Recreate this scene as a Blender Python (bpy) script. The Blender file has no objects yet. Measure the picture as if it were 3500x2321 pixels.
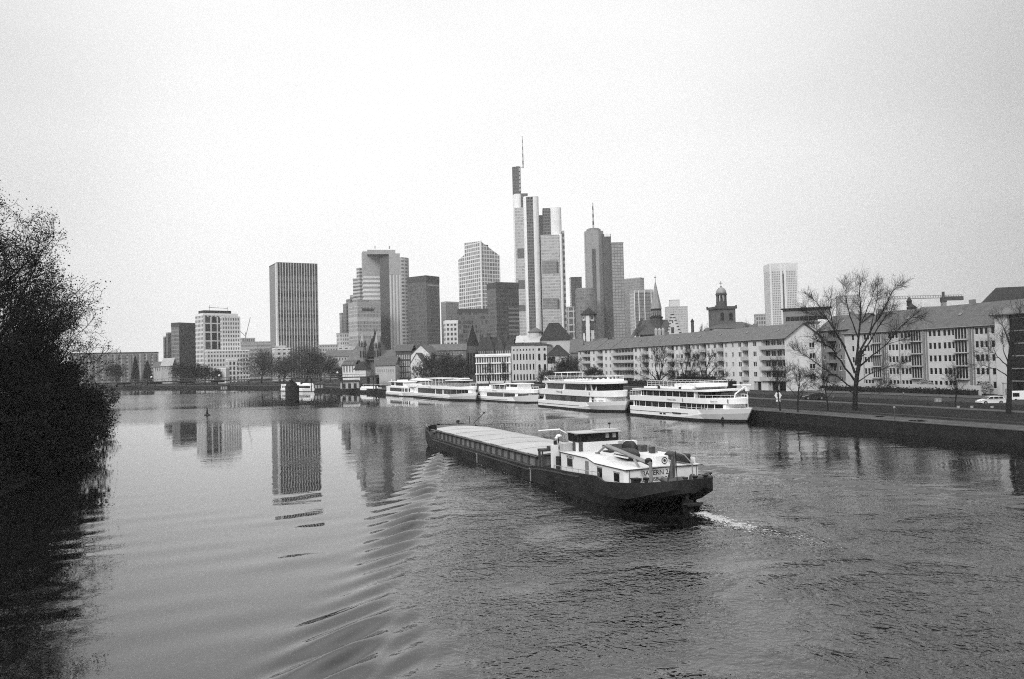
import bpy, math, random
import numpy as np
from mathutils import Vector, Matrix
R = math.radians
S = bpy.context.scene
C = S.collection
# ------------------------------------------------------------------ camera
CAM_H = 12.0
FPX = 2783.0                      # focal length in pixels of the 3500 px wide photograph
PITCH, ROLL = R(1.706), R(-1.4)
cam_d = bpy.data.cameras.new("camera")
cam_d.sensor_width = 36.0
cam_d.lens = FPX / 3500.0 * 36.0
cam_d.clip_start, cam_d.clip_end = 0.5, 9000.0
cam = bpy.data.objects.new("camera", cam_d)
C.objects.link(cam)
CM = Matrix.Rotation(math.pi / 2 + PITCH, 3, 'X') @ Matrix.Rotation(ROLL, 3, 'Z')
cam.matrix_world = Matrix.Translation((0, 0, CAM_H)) @ CM.to_4x4()
S.camera = cam
# ------------------------------------------------------------------ view, world, sun
S.view_settings.view_transform = 'Standard'
S.view_settings.look = 'None'
S.view_settings.gamma = 1.0
S.view_settings.exposure = 0.45
SUN_EL, SUN_AZ = R(32), R(-148)   # azimuth from +Y (view direction) clockwise: from the left, slightly behind
W = bpy.data.worlds.new("World")
S.world = W
W.use_nodes = True
wn, wl = W.node_tree.nodes, W.node_tree.links
wn.clear()
def nn(nodes, t, **kw):
    n = nodes.new(t)
    for k, v in kw.items():
        setattr(n, k, v)
    return n
sky = nn(wn, 'ShaderNodeTexSky', sky_type='NISHITA', sun_disc=False, sun_elevation=SUN_EL, sun_rotation=SUN_AZ,
         air_density=1.5, dust_density=4.0)
bw = nn(wn, 'ShaderNodeRGBToBW')
wl.new(sky.outputs[0], bw.inputs[0])
tc = nn(wn, 'ShaderNodeTexCoord')
sep = nn(wn, 'ShaderNodeSeparateXYZ')
wl.new(tc.outputs['Generated'], sep.inputs[0])
def wmath(op, a, b=None, c=None, clamp=False):
    n = nn(wn, 'ShaderNodeMath', operation=op, use_clamp=clamp)
    for i, v in enumerate((a, b, c)):
        if v is None:
            continue
        if isinstance(v, (int, float)):
            n.inputs[i].default_value = v
        else:
            wl.new(v, n.inputs[i])
    return n.outputs[0]
cl = nn(wn, 'ShaderNodeTexNoise')
cl.inputs['Scale'].default_value = 1.7
cl.inputs['Detail'].default_value = 3.0
mp = nn(wn, 'ShaderNodeMapping')
mp.inputs['Scale'].default_value = (1.0, 1.0, 2.6)
wl.new(tc.outputs['Generated'], mp.inputs[0])
wl.new(mp.outputs[0], cl.inputs['Vector'])
# cloud deck: brightest ahead and to the left, greyer overhead and to the right
side = nn(wn, 'ShaderNodeMapRange', interpolation_type='SMOOTHSTEP')
side.inputs['From Min'].default_value = 0.12
side.inputs['From Max'].default_value = 0.75
wl.new(sep.outputs['X'], side.inputs['Value'])
lft = nn(wn, 'ShaderNodeMapRange', interpolation_type='SMOOTHSTEP')
lft.inputs['From Min'].default_value = -0.30
lft.inputs['From Max'].default_value = -0.62
wl.new(sep.outputs['X'], lft.inputs['Value'])
up = nn(wn, 'ShaderNodeMapRange', interpolation_type='SMOOTHSTEP')
up.inputs['From Min'].default_value = 0.50
up.inputs['From Max'].default_value = 0.95
wl.new(sep.outputs['Z'], up.inputs['Value'])
v1 = wmath('MULTIPLY_ADD', side.outputs[0], -0.50, 0.745)
v1 = wmath('MULTIPLY_ADD', lft.outputs[0], -0.24, v1)
v1 = wmath('MULTIPLY', v1, wmath('MULTIPLY_ADD', up.outputs[0], 1.3, 1.0))
v1 = wmath('ADD', v1, wmath('MULTIPLY_ADD', cl.outputs['Fac'], 0.26, -0.13))
v1 = wmath('MULTIPLY', v1, 10.0)
mixw = wmath('ADD', wmath('MULTIPLY', v1, 0.97), wmath('MULTIPLY', bw.outputs[0], 0.05))
bg = nn(wn, 'ShaderNodeBackground')
bg.inputs['Strength'].default_value = 0.1
wl.new(mixw, bg.inputs['Color'])
wo = nn(wn, 'ShaderNodeOutputWorld')
wl.new(bg.outputs[0], wo.inputs['Surface'])
sd = bpy.data.lights.new("sun", 'SUN')
sd.energy = 1.5
sd.angle = R(20)
sd.color = (1.0, 1.0, 1.0)
so = bpy.data.objects.new("sun", sd)
C.objects.link(so)
sdir = Vector((math.sin(SUN_AZ) * math.cos(SUN_EL), math.cos(SUN_AZ) * math.cos(SUN_EL), math.sin(SUN_EL)))
so.rotation_euler = sdir.to_track_quat('Z', 'Y').to_euler()
so.location = (-60, -60, 120)
S.render.engine = 'CYCLES'
S.cycles.use_denoising = False
S.cycles.use_adaptive_sampling = True
S.cycles.adaptive_threshold = 0.022
S.cycles.adaptive_min_samples = 16
S.cycles.pixel_filter_type = 'BLACKMAN_HARRIS'
S.cycles.filter_width = 1.1
S.cycles.max_bounces = 6
S.cycles.diffuse_bounces = 2
S.cycles.glossy_bounces = 3
S.cycles.transmission_bounces = 3
S.cycles.volume_bounces = 0
S.cycles.sample_clamp_indirect = 4.0
S.cycles.caustics_reflective = False
# ------------------------------------------------------------------ picking points of the place
def ray(fx, fy):
    return CM @ Vector(((fx - 1750.0) / FPX, -(fy - 1160.5) / FPX, -1.0))
def P(fx, fy, d):
    """the point seen at photograph pixel fx, fy at forward distance d (metres)"""
    r = ray(fx, fy)
    return Vector((0, 0, CAM_H)) + r * (d / r.y)
def G(fx, fy, z=0.0):
    """the point seen at fx, fy on the level z"""
    r = ray(fx, fy)
    return Vector((0, 0, CAM_H)) + r * ((z - CAM_H) / r.z)
# ------------------------------------------------------------------ materials
MATS = {}
def gray(name, v, rough=0.7, var=0.18, scale=0.6, spec=0.3, metal=0.0, bump=0.0, streak=False):
    if name in MATS:
        return MATS[name]
    m = bpy.data.materials.new(name)
    m.use_nodes = True
    nt = m.node_tree
    b = nt.nodes['Principled BSDF']
    b.inputs['Roughness'].default_value = rough
    b.inputs['Specular IOR Level'].default_value = spec
    b.inputs['Metallic'].default_value = metal
    if var > 0:
        t = nn(nt.nodes, 'ShaderNodeTexCoord')
        n = nn(nt.nodes, 'ShaderNodeTexNoise')
        n.inputs['Scale'].default_value = scale
        n.inputs['Detail'].default_value = 5.0
        n.inputs['Roughness'].default_value = 0.65
        if streak:
            mpn = nn(nt.nodes, 'ShaderNodeMapping')
            mpn.inputs['Scale'].default_value = (1.0, 1.0, 0.12)
            nt.links.new(t.outputs['Object'], mpn.inputs[0])
            nt.links.new(mpn.outputs[0], n.inputs['Vector'])
        else:
            nt.links.new(t.outputs['Object'], n.inputs['Vector'])
        r = nn(nt.nodes, 'ShaderNodeMapRange')
        r.inputs['From Min'].default_value = 0.25
        r.inputs['From Max'].default_value = 0.75
        r.inputs['To Min'].default_value = v * (1 - var)
        r.inputs['To Max'].default_value = v * (1 + var)
        nt.links.new(n.outputs['Fac'], r.inputs['Value'])
        nt.links.new(r.outputs[0], b.inputs['Base Color'])
        if bump:
            bp = nn(nt.nodes, 'ShaderNodeBump')
            bp.inputs['Strength'].default_value = bump
            bp.inputs['Distance'].default_value = 0.2
            nt.links.new(n.outputs['Fac'], bp.inputs['Height'])
            nt.links.new(bp.outputs[0], b.inputs['Normal'])
    else:
        b.inputs['Base Color'].default_value = (v, v, v, 1)
    MATS[name] = m
    return m
def facade(name, wall, glass, cw, ch, mu=0.25, sp=0.35, var=0.35, rough=0.18, lit=0.0, spec=0.5, band=0, bandv=None):
    """wall of windows cw x ch metres per cell (UV in metres); every pane its own tone"""
    if name in MATS:
        return MATS[name]
    m = bpy.data.materials.new(name)
    m.use_nodes = True
    nt = m.node_tree
    N, L = nt.nodes, nt.links
    b = N['Principled BSDF']
    uvn = nn(N, 'ShaderNodeUVMap')
    uvn.uv_map = 'UVMap'
    s = nn(N, 'ShaderNodeSeparateXYZ')
    L.new(uvn.outputs[0], s.inputs[0])
    def mt(op, a, bb=None):
        n = nn(N, 'ShaderNodeMath', operation=op)
        for i, v in enumerate((a, bb)):
            if v is None:
                continue
            if isinstance(v, (int, float)):
                n.inputs[i].default_value = v
            else:
                L.new(v, n.inputs[i])
        return n.outputs[0]
    u, v = mt('DIVIDE', s.outputs[0], cw), mt('DIVIDE', s.outputs[1], ch)
    fu, fv = mt('FRACT', u), mt('FRACT', v)
    wm = mt('MULTIPLY', mt('GREATER_THAN', fu, mu), mt('GREATER_THAN', fv, sp))
    if band:
        isb = mt('LESS_THAN', mt('FRACT', mt('DIVIDE', mt('FLOOR', v), float(band))), 1.0 / band - 1e-3)
    cb = nn(N, 'ShaderNodeCombineXYZ')
    L.new(mt('FLOOR', u), cb.inputs[0])
    L.new(mt('FLOOR', v), cb.inputs[1])
    wh = nn(N, 'ShaderNodeTexWhiteNoise', noise_dimensions='2D')
    L.new(cb.outputs[0], wh.inputs['Vector'])
    gl = nn(N, 'ShaderNodeMapRange')
    gl.inputs['To Min'].default_value = glass * (1 - var)
    gl.inputs['To Max'].default_value = glass * (1 + var)
    L.new(wh.outputs['Value'], gl.inputs['Value'])
    gv = gl.outputs[0]
    t = nn(N, 'ShaderNodeTexCoord')
    ns = nn(N, 'ShaderNodeTexNoise')
    ns.inputs['Scale'].default_value = 0.05
    ns.inputs['Detail'].default_value = 4.0
    L.new(t.outputs['Object'], ns.inputs['Vector'])
    wv = mt('MULTIPLY', mt('ADD', mt('MULTIPLY', ns.outputs['Fac'], 0.4), 0.8), wall)
    mx = nn(N, 'ShaderNodeMix', data_type='FLOAT')
    L.new(wm, mx.inputs[0])
    L.new(wv, mx.inputs[2])
    L.new(gv, mx.inputs[3])
    col = mx.outputs[0]
    if band:
        m2 = nn(N, 'ShaderNodeMix', data_type='FLOAT')
        L.new(isb, m2.inputs[0])
        L.new(col, m2.inputs[2])
        m2.inputs[3].default_value = bandv
        col = m2.outputs[0]
    L.new(col, b.inputs['Base Color'])
    rr = nn(N, 'ShaderNodeMapRange')
    rr.inputs['To Min'].default_value = 0.7
    rr.inputs['To Max'].default_value = rough
    L.new(wm, rr.inputs['Value'])
    L.new(rr.outputs[0], b.inputs['Roughness'])
    b.inputs['Specular IOR Level'].default_value = spec
    MATS[name] = m
    return m
def glassy(name, v=0.03, rough=0.08, spec=0.5):
    return gray(name, v, rough, 0.3, 0.35, spec)
# ------------------------------------------------------------------ mesh collecting
class MB:
    def __init__(s):
        s.v, s.f, s.m, s.uv = [], [], [], []
    def face(s, pts, mi=0, uv=None):
        i = len(s.v)
        s.v.extend([tuple(p) for p in pts])
        s.f.append(tuple(range(i, i + len(pts))))
        s.m.append(mi)
        s.uv.append(uv)
    def box(s, x0, x1, y0, y1, z0, z1, mi=0):
        s.prism([(x0, y0), (x1, y0), (x1, y1), (x0, y1)], z0, z1, mi)
    def prism(s, poly, z0, z1, mi=0, mt=None, top=None, bottom=True):
        """counter-clockwise poly; top = optional list of heights"""
        n = len(poly)
        zt = top or [z1] * n
        u = 0.0
        for i in range(n):
            a, b = poly[i], poly[(i + 1) % n]
            l = math.hypot(b[0] - a[0], b[1] - a[1])
            za, zb = zt[i], zt[(i + 1) % n]
            s.face([(a[0], a[1], z0), (b[0], b[1], z0), (b[0], b[1], zb), (a[0], a[1], za)], mi,
                   [(u, z0), (u + l, z0), (u + l, zb), (u, za)])
            u += l
        mt = mi if mt is None else mt
        s.face([(p[0], p[1], zt[i]) for i, p in enumerate(poly)], mt)
        if bottom:
            s.face([(p[0], p[1], z0) for p in reversed(poly)], mt)
    def loft(s, rings, mi=0, close=True, caps=True):
        """rings of equal length, joined one to the next"""
        base = len(s.v)
        k = len(rings[0])
        for r in rings:
            s.v.extend([tuple(p) for p in r])
        for a in range(len(rings) - 1):
            for i in range(k if close else k - 1):
                j = (i + 1) % k
                s.f.append((base + a * k + i, base + a * k + j, base + (a + 1) * k + j, base + (a + 1) * k + i))
                s.m.append(mi)
                s.uv.append(None)
        if caps:
            s.f.append(tuple(base + i for i in reversed(range(k))))
            s.m.append(mi); s.uv.append(None)
            s.f.append(tuple(base + (len(rings) - 1) * k + i for i in range(k)))
            s.m.append(mi); s.uv.append(None)
    def tube(s, p, q, r0, r1=None, n=6, mi=0, caps=True):
        p, q = Vector(p), Vector(q)
        r1 = r0 if r1 is None else r1
        d = q - p
        if d.length < 1e-6:
            return
        d.normalize()
        a = d.cross(Vector((0, 0, 1)) if abs(d.z) < 0.95 else Vector((1, 0, 0))).normalized()
        b = d.cross(a)
        cs = [(math.cos(2 * math.pi * i / n), math.sin(2 * math.pi * i / n)) for i in range(n)]
        s.loft([[p + (a * c + b * e) * r0 for c, e in cs], [q + (a * c + b * e) * r1 for c, e in cs]], mi, True, caps)
    def path(s, pts, r, n=6, mi=0):
        for a, b in zip(pts[:-1], pts[1:]):
            s.tube(a, b, r, r, n, mi)
    def lathe(s, prof, cx=0, cy=0, n=12, mi=0, ph=0.0):
        rings = [[(cx + r * math.cos(ph + 2 * math.pi * i / n), cy + r * math.sin(ph + 2 * math.pi * i / n), z) for i in range(n)] for r, z in prof]
        s.loft(rings, mi, True, True)
    def gable(s, x0, x1, y0, y1, z0, zr, over=0.4, mi=0, mg=None, hip0=0.0, hip1=0.0, th=0.25):
        """roof with its ridge along x"""
        ym = (y0 + y1) / 2
        a0, a1, b0, b1 = x0 - over, x1 + over, y0 - over, y1 + over
        k = (zr - z0) / (ym - y0)
        ze = z0 - k * over
        A, B, D, E = (a0, b0, ze), (a1, b0, ze), (a1, b1, ze), (a0, b1, ze)
        Q, T = (a0 + hip0, ym, zr), (a1 - hip1, ym, zr)
        s.face([A, B, T, Q], mi); s.face([D, E, Q, T], mi)
        mg = mi if mg is None else mg
        if hip1:
            s.face([B, D, T], mi)
        if hip0:
            s.face([E, A, Q], mi)
        lo = lambda p: (p[0], p[1], p[2] - th)
        edges = [(A, B), (D, E)]
        edges += [(B, D)] if hip1 else [(B, T), (T, D)]
        edges += [(E, A)] if hip0 else [(E, Q), (Q, A)]
        for p, q in edges:
            s.face([lo(p), lo(q), q, p], mg)
    def build(s, name, mats, parent=None, smooth=False, loc=None):
        me = bpy.data.meshes.new(name)
        me.from_pydata(s.v, [], s.f)
        if not isinstance(mats, (list, tuple)):
            mats = [mats]
        for m in mats:
            me.materials.append(m)
        if len(mats) > 1:
            me.polygons.foreach_set('material_index', s.m)
        if any(u is not None for u in s.uv):
            uvl = me.uv_layers.new(name='UVMap')
            buf = []
            for f, u in zip(s.f, s.uv):
                for i in range(len(f)):
                    buf.extend(u[i] if u is not None else (0.02, 0.02))
            uvl.data.foreach_set('uv', buf)
        if smooth:
            me.polygons.foreach_set('use_smooth', [True] * len(me.polygons))
        me.update()
        o = bpy.data.objects.new(name, me)
        C.objects.link(o)
        if parent is not None:
            o.parent = parent
        if loc is not None:
            o.location = loc
        return o
def tag(o, label=None, cat=None, group=None, kind=None):
    for k, v in (('label', label), ('category', cat), ('group', group), ('kind', kind)):
        if v:
            o[k] = v
    return o
def thing(name, label, cat, loc=(0, 0, 0), rotz=0.0, group=None):
    o = bpy.data.objects.new(name, None)
    o.empty_display_size = 0.5
    C.objects.link(o)
    o.location = loc
    o.rotation_euler = (0, 0, rotz)
    return tag(o, label, cat, group)
def dup(root, label, loc, rotz=0.0, scale=1.0, group=None):
    r = root.copy(); C.objects.link(r)
    r.location = loc; r.rotation_euler = (0, 0, rotz)
    r.scale = (scale, scale, scale) if isinstance(scale, (int, float)) else scale
    r['label'] = label
    if group:
        r['group'] = group
    for ch in list(root.children):
        c = ch.copy(); C.objects.link(c); c.parent = r
        for g in list(ch.children):
            d = g.copy(); C.objects.link(d); d.parent = c
    return r
def put(me_obj, parent, loc, rotz=0.0, scale=(1, 1, 1)):
    o = me_obj.copy()
    C.objects.link(o)
    o.parent = parent
    o.location = loc
    o.rotation_euler = (0, 0, rotz)
    o.scale = scale
    return o
def text_obj(name, body, size, parent, mat, mw, ext=0.01):
    cu = bpy.data.curves.new(name, 'FONT')
    cu.body = body
    cu.size = size
    cu.extrude = ext
    cu.resolution_u = 3
    tmp = bpy.data.objects.new(name + '_curve', cu)
    C.objects.link(tmp)
    dg = bpy.context.evaluated_depsgraph_get()
    me = bpy.data.meshes.new_from_object(tmp.evaluated_get(dg))
    bpy.data.objects.remove(tmp)
    me.materials.clear()
    me.materials.append(mat)
    o = bpy.data.objects.new(name, me)
    C.objects.link(o)
    o.parent = parent
    o.matrix_local = mw
    return o
# ------------------------------------------------------------------ shared materials
M_WHITE = gray('white_paint', 0.80, 0.4, 0.07, 0.5, 0.4)
M_CREAM = gray('cream_paint', 0.72, 0.5, 0.09, 0.8, 0.35)
M_BLACK = gray('black_paint', 0.018, 0.55, 0.4, 0.8, 0.3)
M_STEEL = gray('grey_steel', 0.22, 0.45, 0.2, 1.2, 0.4)
M_DARKST = gray('dark_steel', 0.06, 0.5, 0.3, 1.0, 0.35)
M_GLASS = glassy('dark_glass', 0.015, 0.1, 0.3)
M_GLASSM = glassy('mid_glass', 0.10, 0.12, 0.5)
M_RUBBER = gray('rubber', 0.015, 0.8, 0.2)
M_WOOD = gray('weathered_wood', 0.12, 0.8, 0.3, 1.5)
M_STONE = gray('quay_stone', 0.020, 0.85, 0.45, 0.5, 0.2, bump=0.4)
M_COPE = gray('pale_coping', 0.30, 0.8, 0.3, 0.4)
M_SAND = gray('sandstone', 0.16, 0.85, 0.25, 0.4)
M_REDST = gray('dark_sandstone', 0.075, 0.85, 0.3, 0.5)
M_PLAST = gray('pale_plaster', 0.66, 0.85, 0.10, 0.25, streak=True)
M_PLAST2 = gray('grey_plaster', 0.44, 0.85, 0.12, 0.3, streak=True)
M_PLAST3 = gray('dark_plaster', 0.19, 0.85, 0.2, 0.3, streak=True)
M_CONC = gray('concrete', 0.36, 0.8, 0.15, 0.3)
M_ROOF = gray('slate_roof', 0.085, 0.8, 0.25, 0.9)
M_TILE = gray('tiled_roof', 0.115, 0.85, 0.22, 0.8)
M_ROOFD = gray('dark_roof', 0.028, 0.85, 0.3, 0.6)
M_BARK = gray('dark_bark', 0.020, 0.9, 0.3, 3.0, 0.15)
M_TWIG = gray('dark_twigs', 0.025, 0.9, 0.3, 0.5, 0.1)
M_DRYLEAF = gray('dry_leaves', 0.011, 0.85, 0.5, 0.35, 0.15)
M_HEDGE = gray('evergreen', 0.020, 0.85, 0.5, 0.6, 0.15)
M_FARTREE = gray('winter_twigs', 0.055, 0.9, 0.35, 0.15, 0.1)
# ------------------------------------------------------------------ ground on both banks
# quay edge of the far (city) bank from near right to far left
BANK = [(132, -95), (98.5, 4.5), (65, 103.5), (57.4, 126), (49.3, 150), (38, 181), (24, 214), (8, 250), (-14, 290), (-44, 340), (-72, 390),
        (-110, 455), (-149, 515), (-217, 578), (-288, 630), (-400, 690), (-700, 760), (-1050, 780)]
def offs(poly, d):
    out = []
    for i, p in enumerate(poly):
        a = poly[max(0, i - 1)]; b = poly[min(len(poly) - 1, i + 1)]
        t = Vector((b[0] - a[0], b[1] - a[1])).normalized()
        n = Vector((t.y, -t.x))        # to the right of travel: inland
        out.append((p[0] + n.x * d, p[1] + n.y * d))
    return out
def fine(poly, step):
    out = []
    for a, b in zip(poly[:-1], poly[1:]):
        l = math.hypot(b[0] - a[0], b[1] - a[1])
        k = max(1, int(l / step))
        for i in range(k):
            out.append((a[0] + (b[0] - a[0]) * i / k, a[1] + (b[1] - a[1]) * i / k))
    out.append(poly[-1])
    return out
BANKF = fine(BANK, 6.0)
PROF = [(0.0, 1.85), (6.0, 1.88), (9.0, 2.1), (22.0, 2.55), (40.0, 2.9), (70.0, 3.0)]
def zprof(d):
    for (a, za), (b, zb) in zip(PROF[:-1], PROF[1:]):
        if d <= b:
            return za + (zb - za) * max(0, d - a) / (b - a)
    return PROF[-1][1]
def strip(name, d0, d1, mat, lift=0.0, poly=None, n=6, kind='structure'):
    pl = poly or BANKF
    ds = [d0 + (d1 - d0) * i / n for i in range(n + 1)]
    cols = [offs(pl, d) for d in ds]
    mb = MB()
    for i in range(len(pl) - 1):
        for j in range(n):
            q = [(*cols[j][i], zprof(ds[j]) + lift), (*cols[j + 1][i], zprof(ds[j + 1]) + lift),
                 (*cols[j + 1][i + 1], zprof(ds[j + 1]) + lift), (*cols[j][i + 1], zprof(ds[j]) + lift)]
            mb.face(q, 0)
    o = mb.build(name, mat)
    o['kind'] = kind
    return o
gm = MB()
inner = offs(BANKF, 70.0)
for i in range(len(BANKF) - 1):
    ds = [0, 3, 6, 9, 15, 22, 31, 40, 55, 70]
    for a, b in zip(ds[:-1], ds[1:]):
        pa, pb = offs(BANKF[i:i + 2], a), offs(BANKF[i:i + 2], b)
cols = {d: offs(BANKF, d) for d in (0, 3, 6, 9, 15, 22, 31, 40, 55, 70)}
dk = sorted(cols)
for i in range(len(BANKF) - 1):
    for a, b in zip(dk[:-1], dk[1:]):
        gm.face([(*cols[a][i], zprof(a)), (*cols[b][i], zprof(b)), (*cols[b][i + 1], zprof(b)), (*cols[a][i + 1], zprof(a))])
far = [(6000, -300), (6000, 7000), (-6000, 7000), (-6000, 520)]
last = cols[70]
hub = [(*p, 3.0) for p in last]
outer = []
for p in last:                                     # fan the plain out to the horizon
    ang = math.atan2(p[1] - 100, p[0] + 60)
    outer.append((p[0] + 1250 * math.cos(max(-0.1, ang)), p[1] + 1250 * abs(math.sin(ang)) + 60, 3.0))
for i in range(len(hub) - 1):
    gm.face([hub[i], outer[i], outer[i + 1], hub[i + 1]])
ground = gm.build('ground', gray('ground_earth', 0.035, 0.95, 0.4, 0.12, 0.1))
ground['kind'] = 'structure'
strip('quay_path', 0.45, 6.2, gray('pale_gravel', 0.075, 0.9, 0.4, 0.2, 0.1), 0.006)
strip('riverside_lawn', 7.0, 20.0, gray('winter_lawn', 0.016, 0.95, 0.55, 0.25, 0.1, bump=0.3), 0.012, n=5)
strip('park_path', 20.3, 23.0, gray('pale_gravel', 0.17), 0.012, n=2)
strip('upper_lawn', 23.4, 33.0, gray('winter_lawn', 0.040), 0.014, n=4)
strip('embankment_road', 34.0, 43.0, gray('asphalt', 0.03, 0.9, 0.25, 0.3, 0.2), 0.014, n=3)
strip('pavement', 43.4, 52.0, gray('paving', 0.07, 0.9, 0.2, 0.6, 0.2), 0.08, n=3)
# quay wall: a stepped stone face with a pale coping
def wall_along(name, label, poly, zb, zt, th, mats, cope=True, cat='quay wall'):
    mb, mc = MB(), MB()
    a, b = poly, offs(poly, th)
    for i in range(len(poly) - 1):
        mb.face([(*a[i + 1], zb), (*a[i], zb), (*a[i], zt), (*a[i + 1], zt)])
        mb.face([(*b[i], zb), (*b[i + 1], zb), (*b[i + 1], zt), (*b[i], zt)])
        mb.face([(*a[i], zt), (*b[i], zt), (*b[i + 1], zt), (*a[i + 1], zt)])
    o = mb.build(name, mats[0])
    tag(o, label, cat)
    if cope:
        a2, b2 = offs(poly, -0.06), offs(poly, 0.42)
        for i in range(len(poly) - 1):
            mc.face([(*a2[i + 1], zt + 0.003), (*a2[i], zt + 0.003), (*a2[i], zt + 0.14), (*a2[i + 1], zt + 0.14)])
            mc.face([(*b2[i], zt + 0.003), (*b2[i + 1], zt + 0.003), (*b2[i + 1], zt + 0.14), (*b2[i], zt + 0.14)])
            mc.face([(*a2[i], zt + 0.14), (*b2[i], zt + 0.14), (*b2[i + 1], zt + 0.14), (*a2[i + 1], zt + 0.14)])
        mc.build('coping', mats[1], o)
    return o
wall_along('quay_wall', 'dark stone quay wall with pale coping running along the city bank behind the moored ships', BANKF, -1.0, 1.84, 0.4, (M_STONE, gray('quay_coping', 0.10, .85, .4, .3)))
# near (left) bank under the trees
LBANK = [(-8, -60), (-26, 0), (-41, 50), (-56, 100), (-79, 150), (-108, 200), (-143, 262), (-185, 330), (-235, 395), (-310, 450), (-420, 490), (-700, 520), (-1050, 530)]
LB = fine(LBANK, 8.0)
lg = MB()
for i in range(len(LB) - 1):
    pr = [(0.6, -0.8), (-2.0, 0.5), (-6.0, 2.2), (-30.0, 3.0), (-90, 3.2)]
    for (da, za), (db, zb) in zip(pr[:-1], pr[1:]):
        a0, b0 = offs(LB, da), offs(LB, db)
        break
lc = [(offs(LB, d), z) for d, z in ((0.6, -0.8), (-2.0, 0.5), (-6.0, 2.2), (-30.0, 3.0), (-90, 3.2))]
for i in range(len(LB) - 1):
    for (a, za), (b, zb) in zip(lc[:-1], lc[1:]):
        lg.face([(*a[i], za), (*a[i + 1], za), (*b[i + 1], zb), (*b[i], zb)])
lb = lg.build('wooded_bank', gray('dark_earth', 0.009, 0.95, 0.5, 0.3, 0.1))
lb['kind'] = 'structure'
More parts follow.
